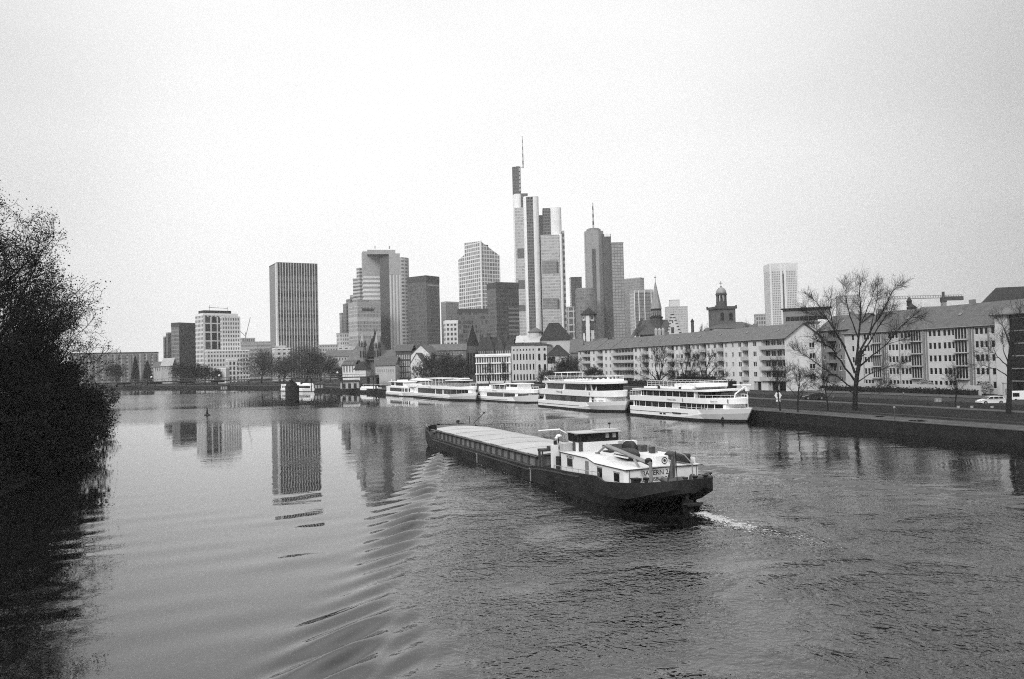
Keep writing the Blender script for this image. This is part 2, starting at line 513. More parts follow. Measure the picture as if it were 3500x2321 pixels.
# ------------------------------------------------------------------ water with the barge's wake
BA = Vector((-14.78, 126.76))            # near-side bow corner of the barge at the waterline
BU, BV = Vector((0.353, -0.936)), Vector((0.936, 0.353))   # towards the stern, towards the far side
BOW = BA + BV * 4.5
def smooth(e0, e1, x):
    t = np.clip((x - e0) / (e1 - e0), 0, 1)
    return t * t * (3 - 2 * t)
def build_water():
    ys = [-40.0]
    while ys[-1] < 30:
        ys.append(ys[-1] + (2.0 if ys[-1] < 10 else 0.5 if ys[-1] < 24 else 0.16))
    while ys[-1] < 860:
        ys.append(ys[-1] + max(0.16, ys[-1] * 0.0042))
    ys = np.array(ys)
    nx = 620
    t = np.linspace(-1, 1, nx)
    half = 30 + np.maximum(ys, 0) * 0.85
    X = (t[None, :] * half[:, None]).astype(np.float32)
    Y = np.repeat(ys[:, None], nx, 1).astype(np.float32)
    wide = ys < 30
    rx, ry = X - BOW.x, Y - BOW.y
    s = rx * BU.x + ry * BU.y
    q = rx * BV.x + ry * BV.y
    Z = np.zeros_like(X)
    g, U = 9.81, 2.15
    k0 = g / U ** 2
    rng = np.random.default_rng(4)
    act = (s > -2) & (s < 175) & (np.abs(q) < 75)
    sa, qa = s[act], q[act]
    z = np.zeros_like(sa)
    qq = -np.abs(qa)
    ths = np.linspace(0.0, 1.12, 230)
    for th in ths:
        k = k0 / math.cos(th) ** 2
        amp = math.exp(-0.5 * ((th - 0.64) / 0.22) ** 2) * min(1.0, 6.0 / k) * 0.42
        ph = (k * (sa * math.cos(th) + qq * math.sin(th))).astype(np.float32)
        z += amp * np.cos(ph + 0.6)
        z += 0.45 * amp * np.cos(ph - np.float32(k * 62 * math.cos(th))) * (sa > 62)
    cusp = np.abs(qa) / np.maximum(sa, 1e-3)
    crest = np.exp(-((cusp - np.where(qa > 0, 0.30, 0.335)) / np.where(qa > 0, 0.085, 0.038)) ** 2)
    env = smooth(0, 5, sa) * (0.16 * (1 - smooth(0.34, 0.44, cusp)) + 0.95 * crest) * (1 - smooth(140, 175, sa))
    env *= 0.75 + 0.45 * np.sin(sa * 0.31 + 1.3 * np.sin(sa * 0.13))
    env *= np.where(qa > 0, 1.35, 1.0) * (25.0 / (np.maximum(sa, 0) + 25.0)) ** 0.35 * 1.25
    Z[act] += 0.0082 * z * env
    # long low swell of the disturbed river (random directions around the wake's)
    for i in range(16):
        lam = rng.uniform(2.2, 7.0)
        a = math.atan2(-BU.y, -BU.x) + rng.uniform(-1.0, 1.0)
        kx, ky = 2 * math.pi / lam * math.cos(a), 2 * math.pi / lam * math.sin(a)
        fade = (1 - smooth(90, 170, Y)) * smooth(-32, 6, X + 0.05 * Y)
        Z += (0.0006 * lam ** 0.8 * np.cos(kx * X + ky * Y + rng.uniform(0, 6.28)) * fade).astype(np.float32)
    # a low older swell rolling over the calm left half
    for lam, da, amp in ((4.6, .0, .010), (6.1, .22, .009), (3.6, -.25, .006), (5.2, .45, .006), (7.5, -.1, .010)):
        a = math.atan2(-0.81, 0.58) + da
        kx, ky = 2 * math.pi / lam * math.cos(a), 2 * math.pi / lam * math.sin(a)
        fade = (1 - smooth(52, 92, Y)) * smooth(-48, -24, X + 0.12 * Y)
        Z += (amp * np.cos(kx * X + ky * Y + rng.uniform(0, 6.28)) * fade).astype(np.float32)
    # how rough the small ripples are
    chop = 0.015 + 0.95 * smooth(-6, 22, s) * (1 - smooth(0.20, 0.36, np.abs(q) / np.maximum(s, 1))) * (1 - smooth(80, 150, s))
    bank_d = (65.0 - 0.338 * (Y - 103.5) - X) * 0.947          # metres from the city quay
    chop = np.maximum(chop, 0.50 * smooth(-2, 25, X) * (1 - smooth(75, 130, Y)) * (0.12 + 0.88 * smooth(28, 62, bank_d)))
    chop = np.maximum(chop, 0.10 * smooth(60, 120, Y) * smooth(-40, 0, X))
    # broad patches roughened by the breeze between calm mirrors, far up the river on the left
    br = smooth(150, 185, Y + 0.35 * X) * (1 - smooth(232, 250, Y + 0.12 * X)) * (1 - smooth(-20, 10, X))
    br2 = smooth(255, 262, Y - 0.10 * X) * (1 - smooth(268, 280, Y - 0.10 * X)) * (1 - smooth(-75, -55, X)) * 0.8
    br3 = smooth(290, 330, Y - 0.55 * X) * 0
    wind = np.clip(br + br2 + smooth(-88, -112, X + 0.12 * (Y - 250)) * smooth(240, 300, Y) * (1 - smooth(430, 460, Y)), 0, 1)
    foam = np.zeros_like(X)
    ny = len(ys)
    co = np.stack([X, Y, Z], -1).reshape(-1, 3).astype(np.float32)
    idx = np.arange(ny * nx).reshape(ny, nx)
    f = np.stack([idx[:-1, :-1], idx[:-1, 1:], idx[1:, 1:], idx[1:, :-1]], -1).reshape(-1, 4).astype(np.int32)
    me = bpy.data.meshes.new('water')
    me.vertices.add(len(co)); me.vertices.foreach_set('co', co.ravel())
    me.loops.add(f.size); me.loops.foreach_set('vertex_index', f.ravel())
    me.polygons.add(len(f))
    me.polygons.foreach_set('loop_start', np.arange(0, f.size, 4, dtype=np.int32))
    me.polygons.foreach_set('loop_total', np.full(len(f), 4, dtype=np.int32))
    me.polygons.foreach_set('use_smooth', np.ones(len(f), dtype=bool))
    me.update()
    for nme, arr in (('chop', chop), ('wind', wind)):
        at = me.attributes.new(nme, 'FLOAT', 'POINT')
        at.data.foreach_set('value', arr.ravel().astype(np.float32))
    m = bpy.data.materials.new('river_water')
    m.use_nodes = True
    nt = m.node_tree
    N, L = nt.nodes, nt.links
    b = N['Principled BSDF']
    b.inputs['Base Color'].default_value = (0.005, 0.005, 0.005, 1)
    b.inputs['IOR'].default_value = 1.72
    b.inputs['Specular IOR Level'].default_value = 0.5
    tcn = nn(N, 'ShaderNodeTexCoord')
    def attr(nm):
        a = nn(N, 'ShaderNodeAttribute', attribute_name=nm)
        return a.outputs['Fac']
    def noise(scale, det, mscale, rot=0.0, dist=0.0):
        mpn = nn(N, 'ShaderNodeMapping')
        mpn.inputs['Scale'].default_value = mscale
        mpn.inputs['Rotation'].default_value = (0, 0, rot)
        n = nn(N, 'ShaderNodeTexNoise')
        n.inputs['Scale'].default_value = scale
        n.inputs['Detail'].default_value = det
        n.inputs['Distortion'].default_value = dist
        L.new(tcn.outputs['Object'], mpn.inputs[0])
        L.new(mpn.outputs[0], n.inputs['Vector'])
        return n.outputs['Fac']
    def mt(op, a, bb):
        n = nn(N, 'ShaderNodeMath', operation=op)
        for i, v in enumerate((a, bb)):
            if isinstance(v, (int, float)):
                n.inputs[i].default_value = v
            else:
                L.new(v, n.inputs[i])
        return n.outputs[0]
    patch = noise(0.075, 3.0, (1, 1, 1), 0.4, 0.8)
    pr_ = nn(N, 'ShaderNodeMapRange', interpolation_type='SMOOTHSTEP')
    pr_.inputs['From Min'].default_value = 0.36
    pr_.inputs['From Max'].default_value = 0.62
    pr_.inputs['To Min'].default_value = 0.22
    pr_.inputs['To Max'].default_value = 1.35
    L.new(patch, pr_.inputs['Value'])
    chopf = mt('MULTIPLY', attr('chop'), pr_.outputs[0])
    n1 = noise(0.8, 2.0, (1.0, 1.0, 1), R(24), 1.2)
    ridge = mt('SUBTRACT', 1.0, mt('ABSOLUTE', mt('SUBTRACT', mt('MULTIPLY', n1, 2.0), 1.0), 0.0))
    h1 = mt('MULTIPLY', mt('ADD', mt('MULTIPLY', ridge, 0.55), mt('MULTIPLY', noise(1.5, 2.0, (1.0, 0.95, 1), R(-12), 0.9), 0.7)), mt('MULTIPLY', chopf, 0.22))
    h2 = mt('MULTIPLY', noise(3.4, 2.0, (1.0, 1.0, 1), R(20), 0.5), mt('MULTIPLY', chopf, 0.075))
    h3 = mt('MULTIPLY', noise(0.45, 2.0, (0.55, 1.8, 1), R(-8), 0.5), mt('ADD', 0.002, mt('MULTIPLY', chopf, 0.05)))
    h4 = mt('MULTIPLY', noise(2.4, 1.0, (0.8, 1.3, 1), R(60)), mt('ADD', 0.0006, mt('MULTIPLY', attr('wind'), 0.022)))
    hh = mt('ADD', mt('ADD', h1, h2), mt('ADD', h3, h4))
    bp = nn(N, 'ShaderNodeBump')
    bp.inputs['Strength'].default_value = 1.0
    bp.inputs['Distance'].default_value = 1.0
    L.new(hh, bp.inputs['Height'])
    L.new(bp.outputs[0], b.inputs['Normal'])
    rg = mt('ADD', 0.008, mt('MULTIPLY', attr('wind'), 0.16))
    L.new(rg, b.inputs['Roughness'])
    me.materials.append(m)
    o = bpy.data.objects.new('water', me)
    C.objects.link(o)
    o['kind'] = 'structure'
    return o
build_water()
# ------------------------------------------------------------------ the barge
def build_barge():
    ang = math.atan2(BU.y, BU.x)
    root = thing('cargo_barge', 'long black cargo barge with pale hatch covers and white aft deckhouse, under way midstream', 'barge', (BOW.x, BOW.y, 0), ang)
    L_ = 68.5
    hull_m = gray('barge_hull', 0.019, 0.6, 0.85, 0.22, 0.3, streak=False)
    coam_m = gray('rusty_coaming', 0.20, 0.75, 0.45, 0.7, 0.25, streak=True)
    hatch_m = gray('hatch_aluminium', 0.40, 0.6, 0.2, 0.22, 0.4)
    house_m = gray('deckhouse_white', 0.80, 0.4, 0.06, 0.8, 0.4)
    roof_m = gray('deckhouse_roof', 0.64, 0.6, 0.16, 0.7, 0.3)
    deck_m = gray('deck_paint', 0.07, 0.7, 0.35, 0.8, 0.3)
    def beam(x):
        if x < 7:
            return 4.5 * (0.55 + 0.45 * math.sin(math.pi / 2 * min(1, x / 4.5)) ** 0.7)
        if x > 61.5:
            k = (x - 61.5) / (L_ - 61.5)
            return 4.5 * math.sqrt(max(0.0, 1 - k ** 2.8 * 0.955))
        return 4.5
    def sheer(x):
        pts = [(0, 2.75), (3, 2.55), (6.0, 2.1), (7.0, 1.5), (45.5, 1.42), (48, 1.72), (51, 1.9), (55, 2.0), (61.4, 2.32), (62.6, 2.02), (66, 2.25), (68.5, 2.55)]
        for (a, za), (b, zb) in zip(pts[:-1], pts[1:]):
            if x <= b:
                return za + (zb - za) * (x - a) / (b - a)
        return pts[-1][1]
    def keel(x):
        if x > 60:
            return -0.6 + 2.1 * ((x - 60) / (L_ - 60)) ** 1.5
        return -0.7
    xs = [0, 0.4, 1.2, 2.5, 4, 5.5, 6.4, 7, 8, 14, 20, 27, 34, 40, 45.5, 47, 48, 50, 52, 55, 58, 60, 61.4, 62.0, 62.6, 63.5, 64.5, 65.5, 66.5, 66.9, 67.3, 67.6, 67.9, 68.1, 68.25, 68.35, 68.45, 68.5]
    rings = []
    for x in xs:
        b, z, kz = beam(x), sheer(x), keel(x)
        nb = b * (0.97 - 0.25 * min(1, max(0, (x - 60) / 8)))
        if x < 6:
            nb = b * (0.72 + 0.25 * x / 6)
        inn = max(0.05, b - 0.16)
        dz = max(kz + 0.15, z - (0.75 if (x < 6.4 or x > 47.5) else 0.06))
        rings.append([(x, -nb, kz), (x, -b, min(0.9, z - 0.4) if kz < 0.5 else kz + 0.35), (x, -b - 0.02, z), (x, -inn, z), (x, -inn, dz), (x, inn, dz), (x, inn, z), (x, b + 0.02, z),
                      (x, b, min(0.9, z - 0.4) if kz < 0.5 else kz + 0.35), (x, nb, kz)])
    mb = MB(); mb.loft(rings, 0)
    hull = mb.build('hull', hull_m, root)
    for xa, xb, yy, za, zb in ((68.32, 68.47, 1.0, 1.75, 2.56), (-.04, .14, 2.50, .6, 2.77)):
        m = MB(); m.box(xa, xb, -yy, yy, za, zb); m.build('end_bulwark', hull_m, hull)
    # rubbing strakes and gangway edge
    for s in (-1, 1):
        st = MB()
        for a, b in zip(xs[8:20:1], xs[9:21:1]):
            st.loft([[(a, s * 4.5, sheer(a) - 0.35), (a, s * 4.58, sheer(a) - 0.35), (a, s * 4.58, sheer(a) - 0.2), (a, s * 4.5, sheer(a) - 0.2)],
                     [(b, s * 4.5, sheer(b) - 0.35), (b, s * 4.58, sheer(b) - 0.35), (b, s * 4.58, sheer(b) - 0.2), (b, s * 4.5, sheer(b) - 0.2)]])
        st.build('rubbing_strake', M_DARKST, hull)
    # rusty mid-grey band of old paint low on the side
    dk = MB()
    dk.box(7.2, 47.2, -4.28, 4.28, 1.36, 1.45)
    dk.build('side_deck', deck_m, root)
    cm = MB()
    cm.prism([(5.2, -2.9), (7.5, -3.75), (47.0, -3.75), (47.0, 3.75), (7.5, 3.75), (5.2, 2.9)], 1.46, 2.46)
    coam = cm.build('hold_coaming', coam_m, root)
    ribm = gray('coaming_rib', 0.085, 0.8, 0.4, 1.0)
    proto = None
    x = 8.0
    while x < 46.6:
        for s in (-1, 1):
            if proto is None:
                r_ = MB()
                r_.prism([(-0.07, 0.12), (0.07, 0.12), (0.07, 0.42), (-0.07, 0.42)], 0.0, 0.93, 0, top=[0.93, 0.93, 0.93, 0.93])
                proto = r_.build('coaming_stay', ribm, coam)
                proto.location = (x, -4.16, 1.48)
            else:
                put(proto, coam, (x, -4.16 if s < 0 else 3.752, 1.48))
        x += 2.02
    ra = MB()
    for s in (-1, 1):
        ra.box(5.6, 47.05, s * 3.95 - 0.2, s * 3.95 + 0.2, 2.462, 2.54)
    ra.build('coaming_rail', M_DARKST, coam)
    # hatch covers: cambered panels that overlap a little
    ns = 14
    for i in range(ns):
        a = 5.3 + (47.0 - 5.3) * i / ns
        b = 5.3 + (47.0 - 5.3) * (i + 1) / ns - 0.05
        dz = 0.035 if i % 2 else 0.0
        h = MB()
        w0 = 3.0 if i == 0 else 3.9
        rr = []
        for xx, ww in ((a, w0), (b, 3.9)):
            ring = [(xx, -ww, 2.56 + dz)]
            for j in range(9):
                y = -ww + 2 * ww * j / 8
                ring.append((xx, y, 2.64 + dz + 0.20 * (1 - (y / ww) ** 2)))
            ring.append((xx, ww, 2.56 + dz))
            rr.append(ring)
        h.loft(rr)
        h.build('hatch_cover', hatch_m, root)
    # bow: raised forecastle with winch, tyres, light mast
    fc = MB(); fc.prism([(0.35, -1.2), (1.3, -2.2), (4.9, -3.9), (4.9, 3.9), (1.3, 2.2), (0.35, 1.2)], 1.9, 2.02)
    fc.build('forecastle_deck', deck_m, root)
    bl = MB(); bl.box(4.95, 5.12, -3.0, 3.0, 2.0, 3.0); bl.build('breakwater', M_STEEL, root)
    wi = MB()
    wi.tube((2.2, -0.9, 2.5), (2.2, 0.9, 2.5), 0.32, n=10); wi.tube((2.2, -1.1, 2.5), (2.2, -0.95, 2.5), 0.46, n=10); wi.tube((2.2, 0.95, 2.5), (2.2, 1.1, 2.5), 0.46, n=10)
    wi.box(1.9, 2.5, -1.0, -0.8, 2.02, 2.5); wi.box(1.9, 2.5, 0.8, 1.0, 2.02, 2.5)
    wi.build('anchor_winch', M_DARKST, root)
    for y in (-2.0, -0.2, 1.9):
        b = MB(); b.lathe([(0.16, 2.02), (0.16, 2.62), (0.24, 2.66), (0.24, 2.74), (0.0, 2.75)], 1.5 if abs(y) > 1 else 0.8, y, 8)
        b.build('bollard', M_BLACK, root)
    for y, z in ((-1.5, 2.55), (-1.2, 2.2)):
        t = MB()
        c = (0.25, y, z)
        for k in range(12):
            a0, a1 = 2 * math.pi * k / 12, 2 * math.pi * (k + 1) / 12
            t.tube((c[0] + 0.1, c[1] + .3 * math.cos(a0), c[2] + .3 * math.sin(a0)), (c[0] + 0.1, c[1] + .3 * math.cos(a1), c[2] + .3 * math.sin(a1)), 0.11, n=6, caps=False)
        t.build('tyre_fender', M_RUBBER, root)
    mast = MB()
    mast.tube((4.2, 2.4, 2.0), (4.2, 2.4, 4.1), 0.06); mast.tube((4.2, 2.4, 2.4), (5.4, 4.4, 4.6), 0.05); mast.box(5.25, 5.55, 4.25, 4.55, 4.5, 4.75)
    mast.box(3.0, 5.0, 0.6, 0.9, 3.05, 3.2)
    mast.build('bow_mast', M_DARKST, root)
    sl = MB(); sl.lathe([(0.0, 3.2), (0.26, 3.25), (0.3, 3.45), (0.2, 3.6), (0, 3.62)], 3.6, 0.75, 8); sl.build('searchlight', M_BLACK, root)
    rl = MB()
    for s in (-1, 1):
        pts = [(5.0 - 4.4 * k, s * (beam(5.0 - 4.4 * k) - 0.15), sheer(5 - 4.4 * k) + 0.55) for k in (0, .35, .7, 1)]
        rl.path(pts, 0.03, 5)
        for p in pts:
            rl.tube((p[0], p[1], p[2] - 0.55), p, 0.025, n=5)
    rl.build('bow_rail', M_COPE, root)
    # draught marks
    for x, h in ((3.6, 1.15), (28.9, 1.2), (46.4, 1.35)):
        for s in (-1, 1):
            d = MB()
            bm = beam(x) * (0.94 if x < 6 else 1.0)
            d.box(x - 0.09, x + 0.09, s * (bm + 0.05) - 0.03, s * (bm + 0.05) + 0.03, 0.05, h)
            d.box(x - 0.25, x + 0.09, s * (bm + 0.08) - 0.03, s * (bm + 0.08) + 0.03, h - 0.1, h)
            d.build('draught_mark', M_COPE, hull)
    # ---- aft
    g = MB()                                            # small hatch gantry in front of the fin
    for s in (-1, 1):
        g.box(47.5, 47.7, s * 4.0 - 0.1, s * 4.0 + 0.1, 1.45, 3.3); g.box(48.3, 48.45, s * 4.0 - .06, s * 4.0 + .06, 1.45, 3.2)
    g.box(47.35, 48.5, -4.1, 4.1, 3.15, 3.38); g.box(47.6, 49.0, -3.2, -2.4, 3.38, 3.62)
    g.build('hatch_gantry', M_DARKST, root)
    fin = MB()
    fin.box(50.25, 50.75, -3.9, -3.2, 1.3, 4.0); fin.box(50.25, 50.75, 3.2, 3.9, 1.3, 4.0); fin.box(50.25, 50.4, -3.2, 3.2, 1.3, 3.05)
    fin.build('deckhouse_screen', house_m, root)
    gap = MB(); gap.box(50.76, 51.55, -3.6, 3.6, 1.2, 2.9); gap.build('gap_shade_box', M_BLACK, root)  # black box added as the shade in the gap before the deckhouse
    # deckhouse body (side plan with bevelled aft corners), roof with a lower aft section
    y0, y1 = -3.4, 3.75
    def hz(x):
        return 3.36 if x <= 57.4 else (3.36 - 0.30 * min(1, (x - 57.4) / 1.6))
    dh = MB()
    poly = [(51.6, y0), (64.1, y0), (64.5, y0 + 0.25), (64.5, y1 - 0.25), (64.1, y1), (51.6, y1)]
    xsd = [51.6, 57.4, 59.0, 64.1, 64.5]
    rg = []
    for x in xsd:
        i = 0.25 if x == 64.5 else 0.0
        z = hz(x)
        rg.append([(x, y0 + i, 1.1), (x, y1 - i, 1.1), (x, y1 - i, z), (x, 0, z + 0.10), (x, y0 + i, z)])
    dh.loft([list(reversed(r)) for r in rg])
    house = dh.build('deckhouse', house_m, root)
    rf = MB()
    rg = []
    for x in (51.5, 57.4, 59.0, 64.62):
        z = hz(x)
        rg.append([(x, y0 - .1, z + .0), (x, 0, z + .10), (x, y1 + .1, z + .0), (x, y1 + .1, z + .055), (x, 0, z + .165), (x, y0 - .1, z + .055)])
    rf.loft(rg)
    rf.build('deckhouse_roof', roof_m, house)
    ed = MB()
    for a, b in ((51.5, 57.4), (57.4, 59.0), (59.0, 64.62)):
        for yy in (y0 - .13, y1 + .13):
            ed.tube((a, yy, hz(a) + .03), (b, yy, hz(b) + .03), 0.035, n=4)
    ed.tube((64.65, y0 - .1, hz(64.6) + .03), (64.65, y1 + .1, hz(64.6) + .03), 0.035, n=4)
    ed.build('roof_edge', M_BLACK, house)
    for x0, x1, za, zb in ((53.1, 54.2, 2.25, 2.95), (59.4, 60.25, 1.95, 2.75), (62.5, 63.4, 1.98, 2.68)):
        for yy in (y0 - 0.02, y1 + 0.02):
            w = MB()
            w.box(x0, x1, yy - 0.03, yy + 0.03, za, zb, 0)
            w.box(x0 - .06, x1 + .06, yy - 0.045, yy + 0.045, zb, zb + 0.12, 1)
            w.box(x0 - .06, x1 + .06, yy - 0.045, yy + 0.045, za - 0.05, za, 1)
            w.build('window', [M_GLASS, M_COPE], house)
    for yy in (y0 - 0.02, y1 + 0.02):
        w = MB(); w.box(57.0, 57.65, yy - 0.03, yy + 0.03, 1.9, 3.1); w.build('door', M_STEEL, house)
    for yy in (-3.1, 3.3):
        w = MB(); w.box(64.5, 64.54, yy, yy + .06, 1.3, 3.0); w.build('drain_pipe', M_STEEL, house)
    for s, yy in ((-1, -4.2), (1, 4.25)):
        r_ = MB()
        for xx in np.arange(51.8, 61.5, 1.35):
            r_.tube((xx, yy, sheer(xx) - .05), (xx, yy, sheer(xx) + 0.28), 0.022, n=4)
        r_.path([(xx, yy, sheer(xx) + 0.28) for xx in np.arange(51.8, 61.6, 1.35)], 0.028, 4)
        r_.build('side_rail', M_COPE, root)
    # wheelhouse
    wh = MB(); wh.box(50.9, 53.0, -2.25, 2.1, 3.36, 4.32)
    whs = wh.build('wheelhouse', M_CREAM, root)
    wg = MB()
    wg.prism([(50.95, -2.2), (52.96, -2.2), (52.96, 2.05), (50.95, 2.05)], 4.32, 5.14, 0)
    wg.build('wheelhouse_window', M_GLASS, whs)
    fr = MB()
    for x, y in ((50.92, -2.22), (51.9, -2.22), (52.98, -2.22), (52.98, 2.06), (50.92, 2.06), (51.9, 2.06), (52.98, -1.95)):
        fr.box(x - .05, x + .05, y - .05, y + .05, 4.4, 5.16)
    fr.box(50.88, 53.03, -2.28, 2.12, 4.38, 4.46)
    fr.build('window_frame', M_BLACK, whs)
    for ya in (0.75, 1.5):
        w = MB(); w.box(52.97, 52.995, ya, ya + 0.36, 4.62, 5.05); w.build('pale_window', M_COPE, whs)
    w = MB(); w.box(53.0, 53.05, -2.15, -1.75, 3.38, 4.4); w.box(51.9, 52.5, -2.28, -2.25, 3.4, 4.4); w.build('wheelhouse_door', M_DARKST, whs)
    rp = MB(); rp.box(50.7, 53.3, -2.45, 2.32, 5.16, 5.25); rp.box(51.3, 52.7, 0.1, 2.3, 5.26, 5.40)
    rp.build('wheelhouse_roof', M_PLAST2, whs)
    rd = MB(); rd.tube((50.3, -2.9, 5.45), (49.9, -5.0, 5.38), 0.08, n=6)
    rd.path([(50.7, -2.2, 5.0), (50.3, -2.9, 5.42)], 0.05)
    rd.build('antenna_beam', M_WHITE, whs)
    an = MB(); an.tube((51.6, 1.9, 5.4), (51.6, 1.9, 5.85), 0.03); an.box(51.5, 51.7, 1.8, 2.0, 5.8, 5.95); an.build('signal_lamp', M_BLACK, whs)
    hn = MB(); hn.lathe([(0, 4.72), (.28, 4.76), (.3, 4.88), (.1, 4.98), (0, 4.99)], 50.5, -3.1, 8); hn.tube((50.5, -3.5, 4.6), (50.5, -3.2, 4.7), .16, .12, 8)
    hn.build('radar_dome', M_WHITE, root)
    hp = MB(); hp.tube((50.5, -3.2, 4.0), (50.5, -3.1, 4.75), .07); hp.box(50.35, 50.65, -3.62, -3.38, 4.0, 4.4); hp.build('mast_post', M_BLACK, root)
    lb = MB()
    for k in range(14):
        a0, a1 = 2 * math.pi * k / 14, 2 * math.pi * (k + 1) / 14
        lb.tube((51.0, -3.05 + .28 * math.cos(a0), 3.75 + .28 * math.sin(a0)), (51.0, -3.05 + .28 * math.cos(a1), 3.75 + .28 * math.sin(a1)), .075, n=6, caps=False)
    lb.build('lifebuoy', M_RUBBER, root)
    wl_ = MB(); wl_.box(50.8, 51.9, -3.3, -2.3, 3.36, 4.2); wl_.build('wing_locker', M_PLAST2, root)
    # dark skylight with propped lid, dinghy and crane on the roof
    sk = MB(); sk.box(54.6, 56.0, -0.4, 1.7, 3.44, 3.62); sk.face([(54.6, -0.5, 4.15), (54.6, 1.6, 4.15), (56.0, 1.7, 3.66), (56.0, -0.4, 3.66)]); sk.tube((54.65, -0.45, 3.6), (54.65, -0.45, 4.15), .03)
    sk.build('skylight', M_BLACK, root)
    cr = MB()
    cr.tube((65.7, -1.75, 1.7), (65.7, -1.75, 3.75), 0.16, 0.13, 8)
    cr.tube((65.7, -1.75, 3.6), (57.6, -1.55, 4.42), 0.20, 0.17, 4)
    cr.tube((57.6, -1.55, 4.42), (55.7, -1.5, 3.55), 0.13, 0.10, 4)
    cr.box(55.45, 55.9, -1.65, -1.35, 3.40, 3.62)
    cr.build('deck_crane', gray('crane_grey', 0.20, 0.6, 0.2, 1.0), root)
    cy = MB(); cy.tube((65.6, -1.95, 2.0), (63.3, -1.9, 3.75), 0.09, 0.12, 6); cy.build('crane_ram', M_STEEL, root)
    cc = MB(); cc.lathe([(0.0, 3.5), (.3, 3.55), (.32, 3.9), (.15, 4.05), (0, 4.06)], 65.3, -1.7, 8); cc.build('crane_head', M_BLACK, root)
    # pilot rail / boxes on the far edge of the roof
    bx = MB(); bx.box(55.6, 56.3, 2.7, 3.4, 3.42, 4.05); bx.box(57.2, 57.6, 3.0, 3.5, 3.4, 4.0); bx.build('roof_locker', M_DARKST, root)
    pw = MB(); pw.box(53.4, 54.2, 2.5, 3.5, 3.4, 4.3); pw.build('vent_housing', M_CREAM, root)
    rb = MB(); rb.box(57.8, 63.8, 3.62, 3.72, 3.15, 3.6); rb.build('roof_bulwark', M_WHITE, root)
    ac = MB(); ac.box(63.2, 63.75, -0.1, 1.1, 3.16, 3.92, 0)
    for k in range(12):
        a0, a1 = 2 * math.pi * k / 12, 2 * math.pi * (k + 1) / 12
        ac.tube((63.77, .72 + .26 * math.cos(a0), 3.54 + .26 * math.sin(a0)), (63.77, .72 + .26 * math.cos(a1), 3.54 + .26 * math.sin(a1)), .035, n=4, mi=1, caps=False)
    ac.tube((63.75, .72, 3.54), (63.8, .72, 3.54), .12, n=8, mi=1)
    ac.build('ventilation_unit', [M_WHITE, M_BLACK], root)
    # lettering
    rotS = Matrix.Rotation(math.pi / 2, 4, 'X')
    text_obj('ship_name', 'BAYERN 2', 0.36, house, M_BLACK, Matrix.Translation((52.9, y0 - 0.012, 2.98)) @ rotS)
    rotA = Matrix.Rotation(math.pi / 2, 4, 'Z') @ Matrix.Rotation(math.pi / 2, 4, 'X')
    text_obj('ship_name', 'BAYERN 2', 0.56, house, M_BLACK, Matrix.Translation((64.512, -1.9, 2.52)) @ rotA)
    text_obj('home_port', 'REGENSBURG·D', 0.42, house, M_BLACK, Matrix.Translation((64.512, -2.1, 2.05)) @ rotA)
    # stern gear
    fp = MB(); fp.tube((67.5, -0.4, 1.9), (67.3, -0.4, 4.75), .04); fp.build('flagpole', M_BLACK, root)
    fl = MB()
    rows = []
    for j in range(9):
        z = 4.6 - j * 0.24
        row = []
        for i in range(7):
            wv = 0.05 * math.sin(i * 1.9 + j * .5)
            row.append((67.3 - 0.02 + wv, -0.42 - i * (0.05 + 0.012 * j), z - i * 0.06))
        rows.append(row)
    for a, b in zip(rows[:-1], rows[1:]):
        for i in range(6):
            fl.face([a[i], a[i + 1], b[i + 1], b[i]])
    flag = fl.build('flag', gray('flag_cloth', 0.10, 0.9, 0.5, 1.5), root, True)
    dv = MB(); dv.path([(67.2, 1.2, 1.9), (67.2, 1.2, 3.6), (66.7, 0.8, 4.3), (65.0, -0.2, 4.75), (63.6, -1.0, 5.0)], .05, 6)
    dv.build('boat_davit', M_STEEL, root)
    dg = MB()
    rr = []
    for k in range(9):
        t = k / 8
        w = 0.62 * math.sin(math.pi * min(1, 0.12 + t * 0.88)) ** 0.6
        x = 61.2 + 3.6 * t
        rr.append([(x, 2.6 - w, 3.75 + .1 * t), (x, 2.6 - w * .7, 3.38), (x, 2.6, 3.25), (x, 2.6 + w * .7, 3.38), (x, 2.6 + w, 3.75 + .1 * t), (x, 2.6, 3.98 + .1 * t)])
    dg.loft(rr)
    dg.build('covered_dinghy', M_BLACK, root, True)
    rft = MB()
    rr = []
    for k in range(9):
        t = k / 8
        w = 0.75 * math.sin(math.pi * min(1, 0.1 + t * 0.9)) ** 0.7
        x = 57.2 + 4.2 * t
        rr.append([(x, -0.3 - w, 3.75), (x, -0.3 - w * .8, 3.38), (x, -0.3 + w * .8, 3.38), (x, -0.3 + w, 3.75), (x, -0.3 + w * .6, 3.92 + .35 * math.sin(math.pi * t)), (x, -0.3 - w * .6, 3.92 + .2 * math.sin(math.pi * t))])
    rft.loft(rr)
    rb2 = rft.build('work_boat', M_BLACK, root, True)
    sp = MB(); sp.box(58.2, 60.6, -1.12, -0.98, 3.48, 3.62); sp.box(58.2, 60.6, -1.14, -1.0, 3.74, 3.88); sp.build('boat_trim', M_WHITE, rb2)
    arch = MB()
    rr = []
    for k in range(7):
        t = k / 6
        h = 4.0 + 0.75 * math.sin(math.pi * (0.15 + 0.7 * t))
        x = 57.0 + 2.0 * t
        rr.append([(x, 0.3, 3.6), (x, 0.9, 3.6), (x, 0.85, h), (x, 0.35, h)])
    arch.loft(rr); arch.build('tarpaulin', M_BLACK, root, True)
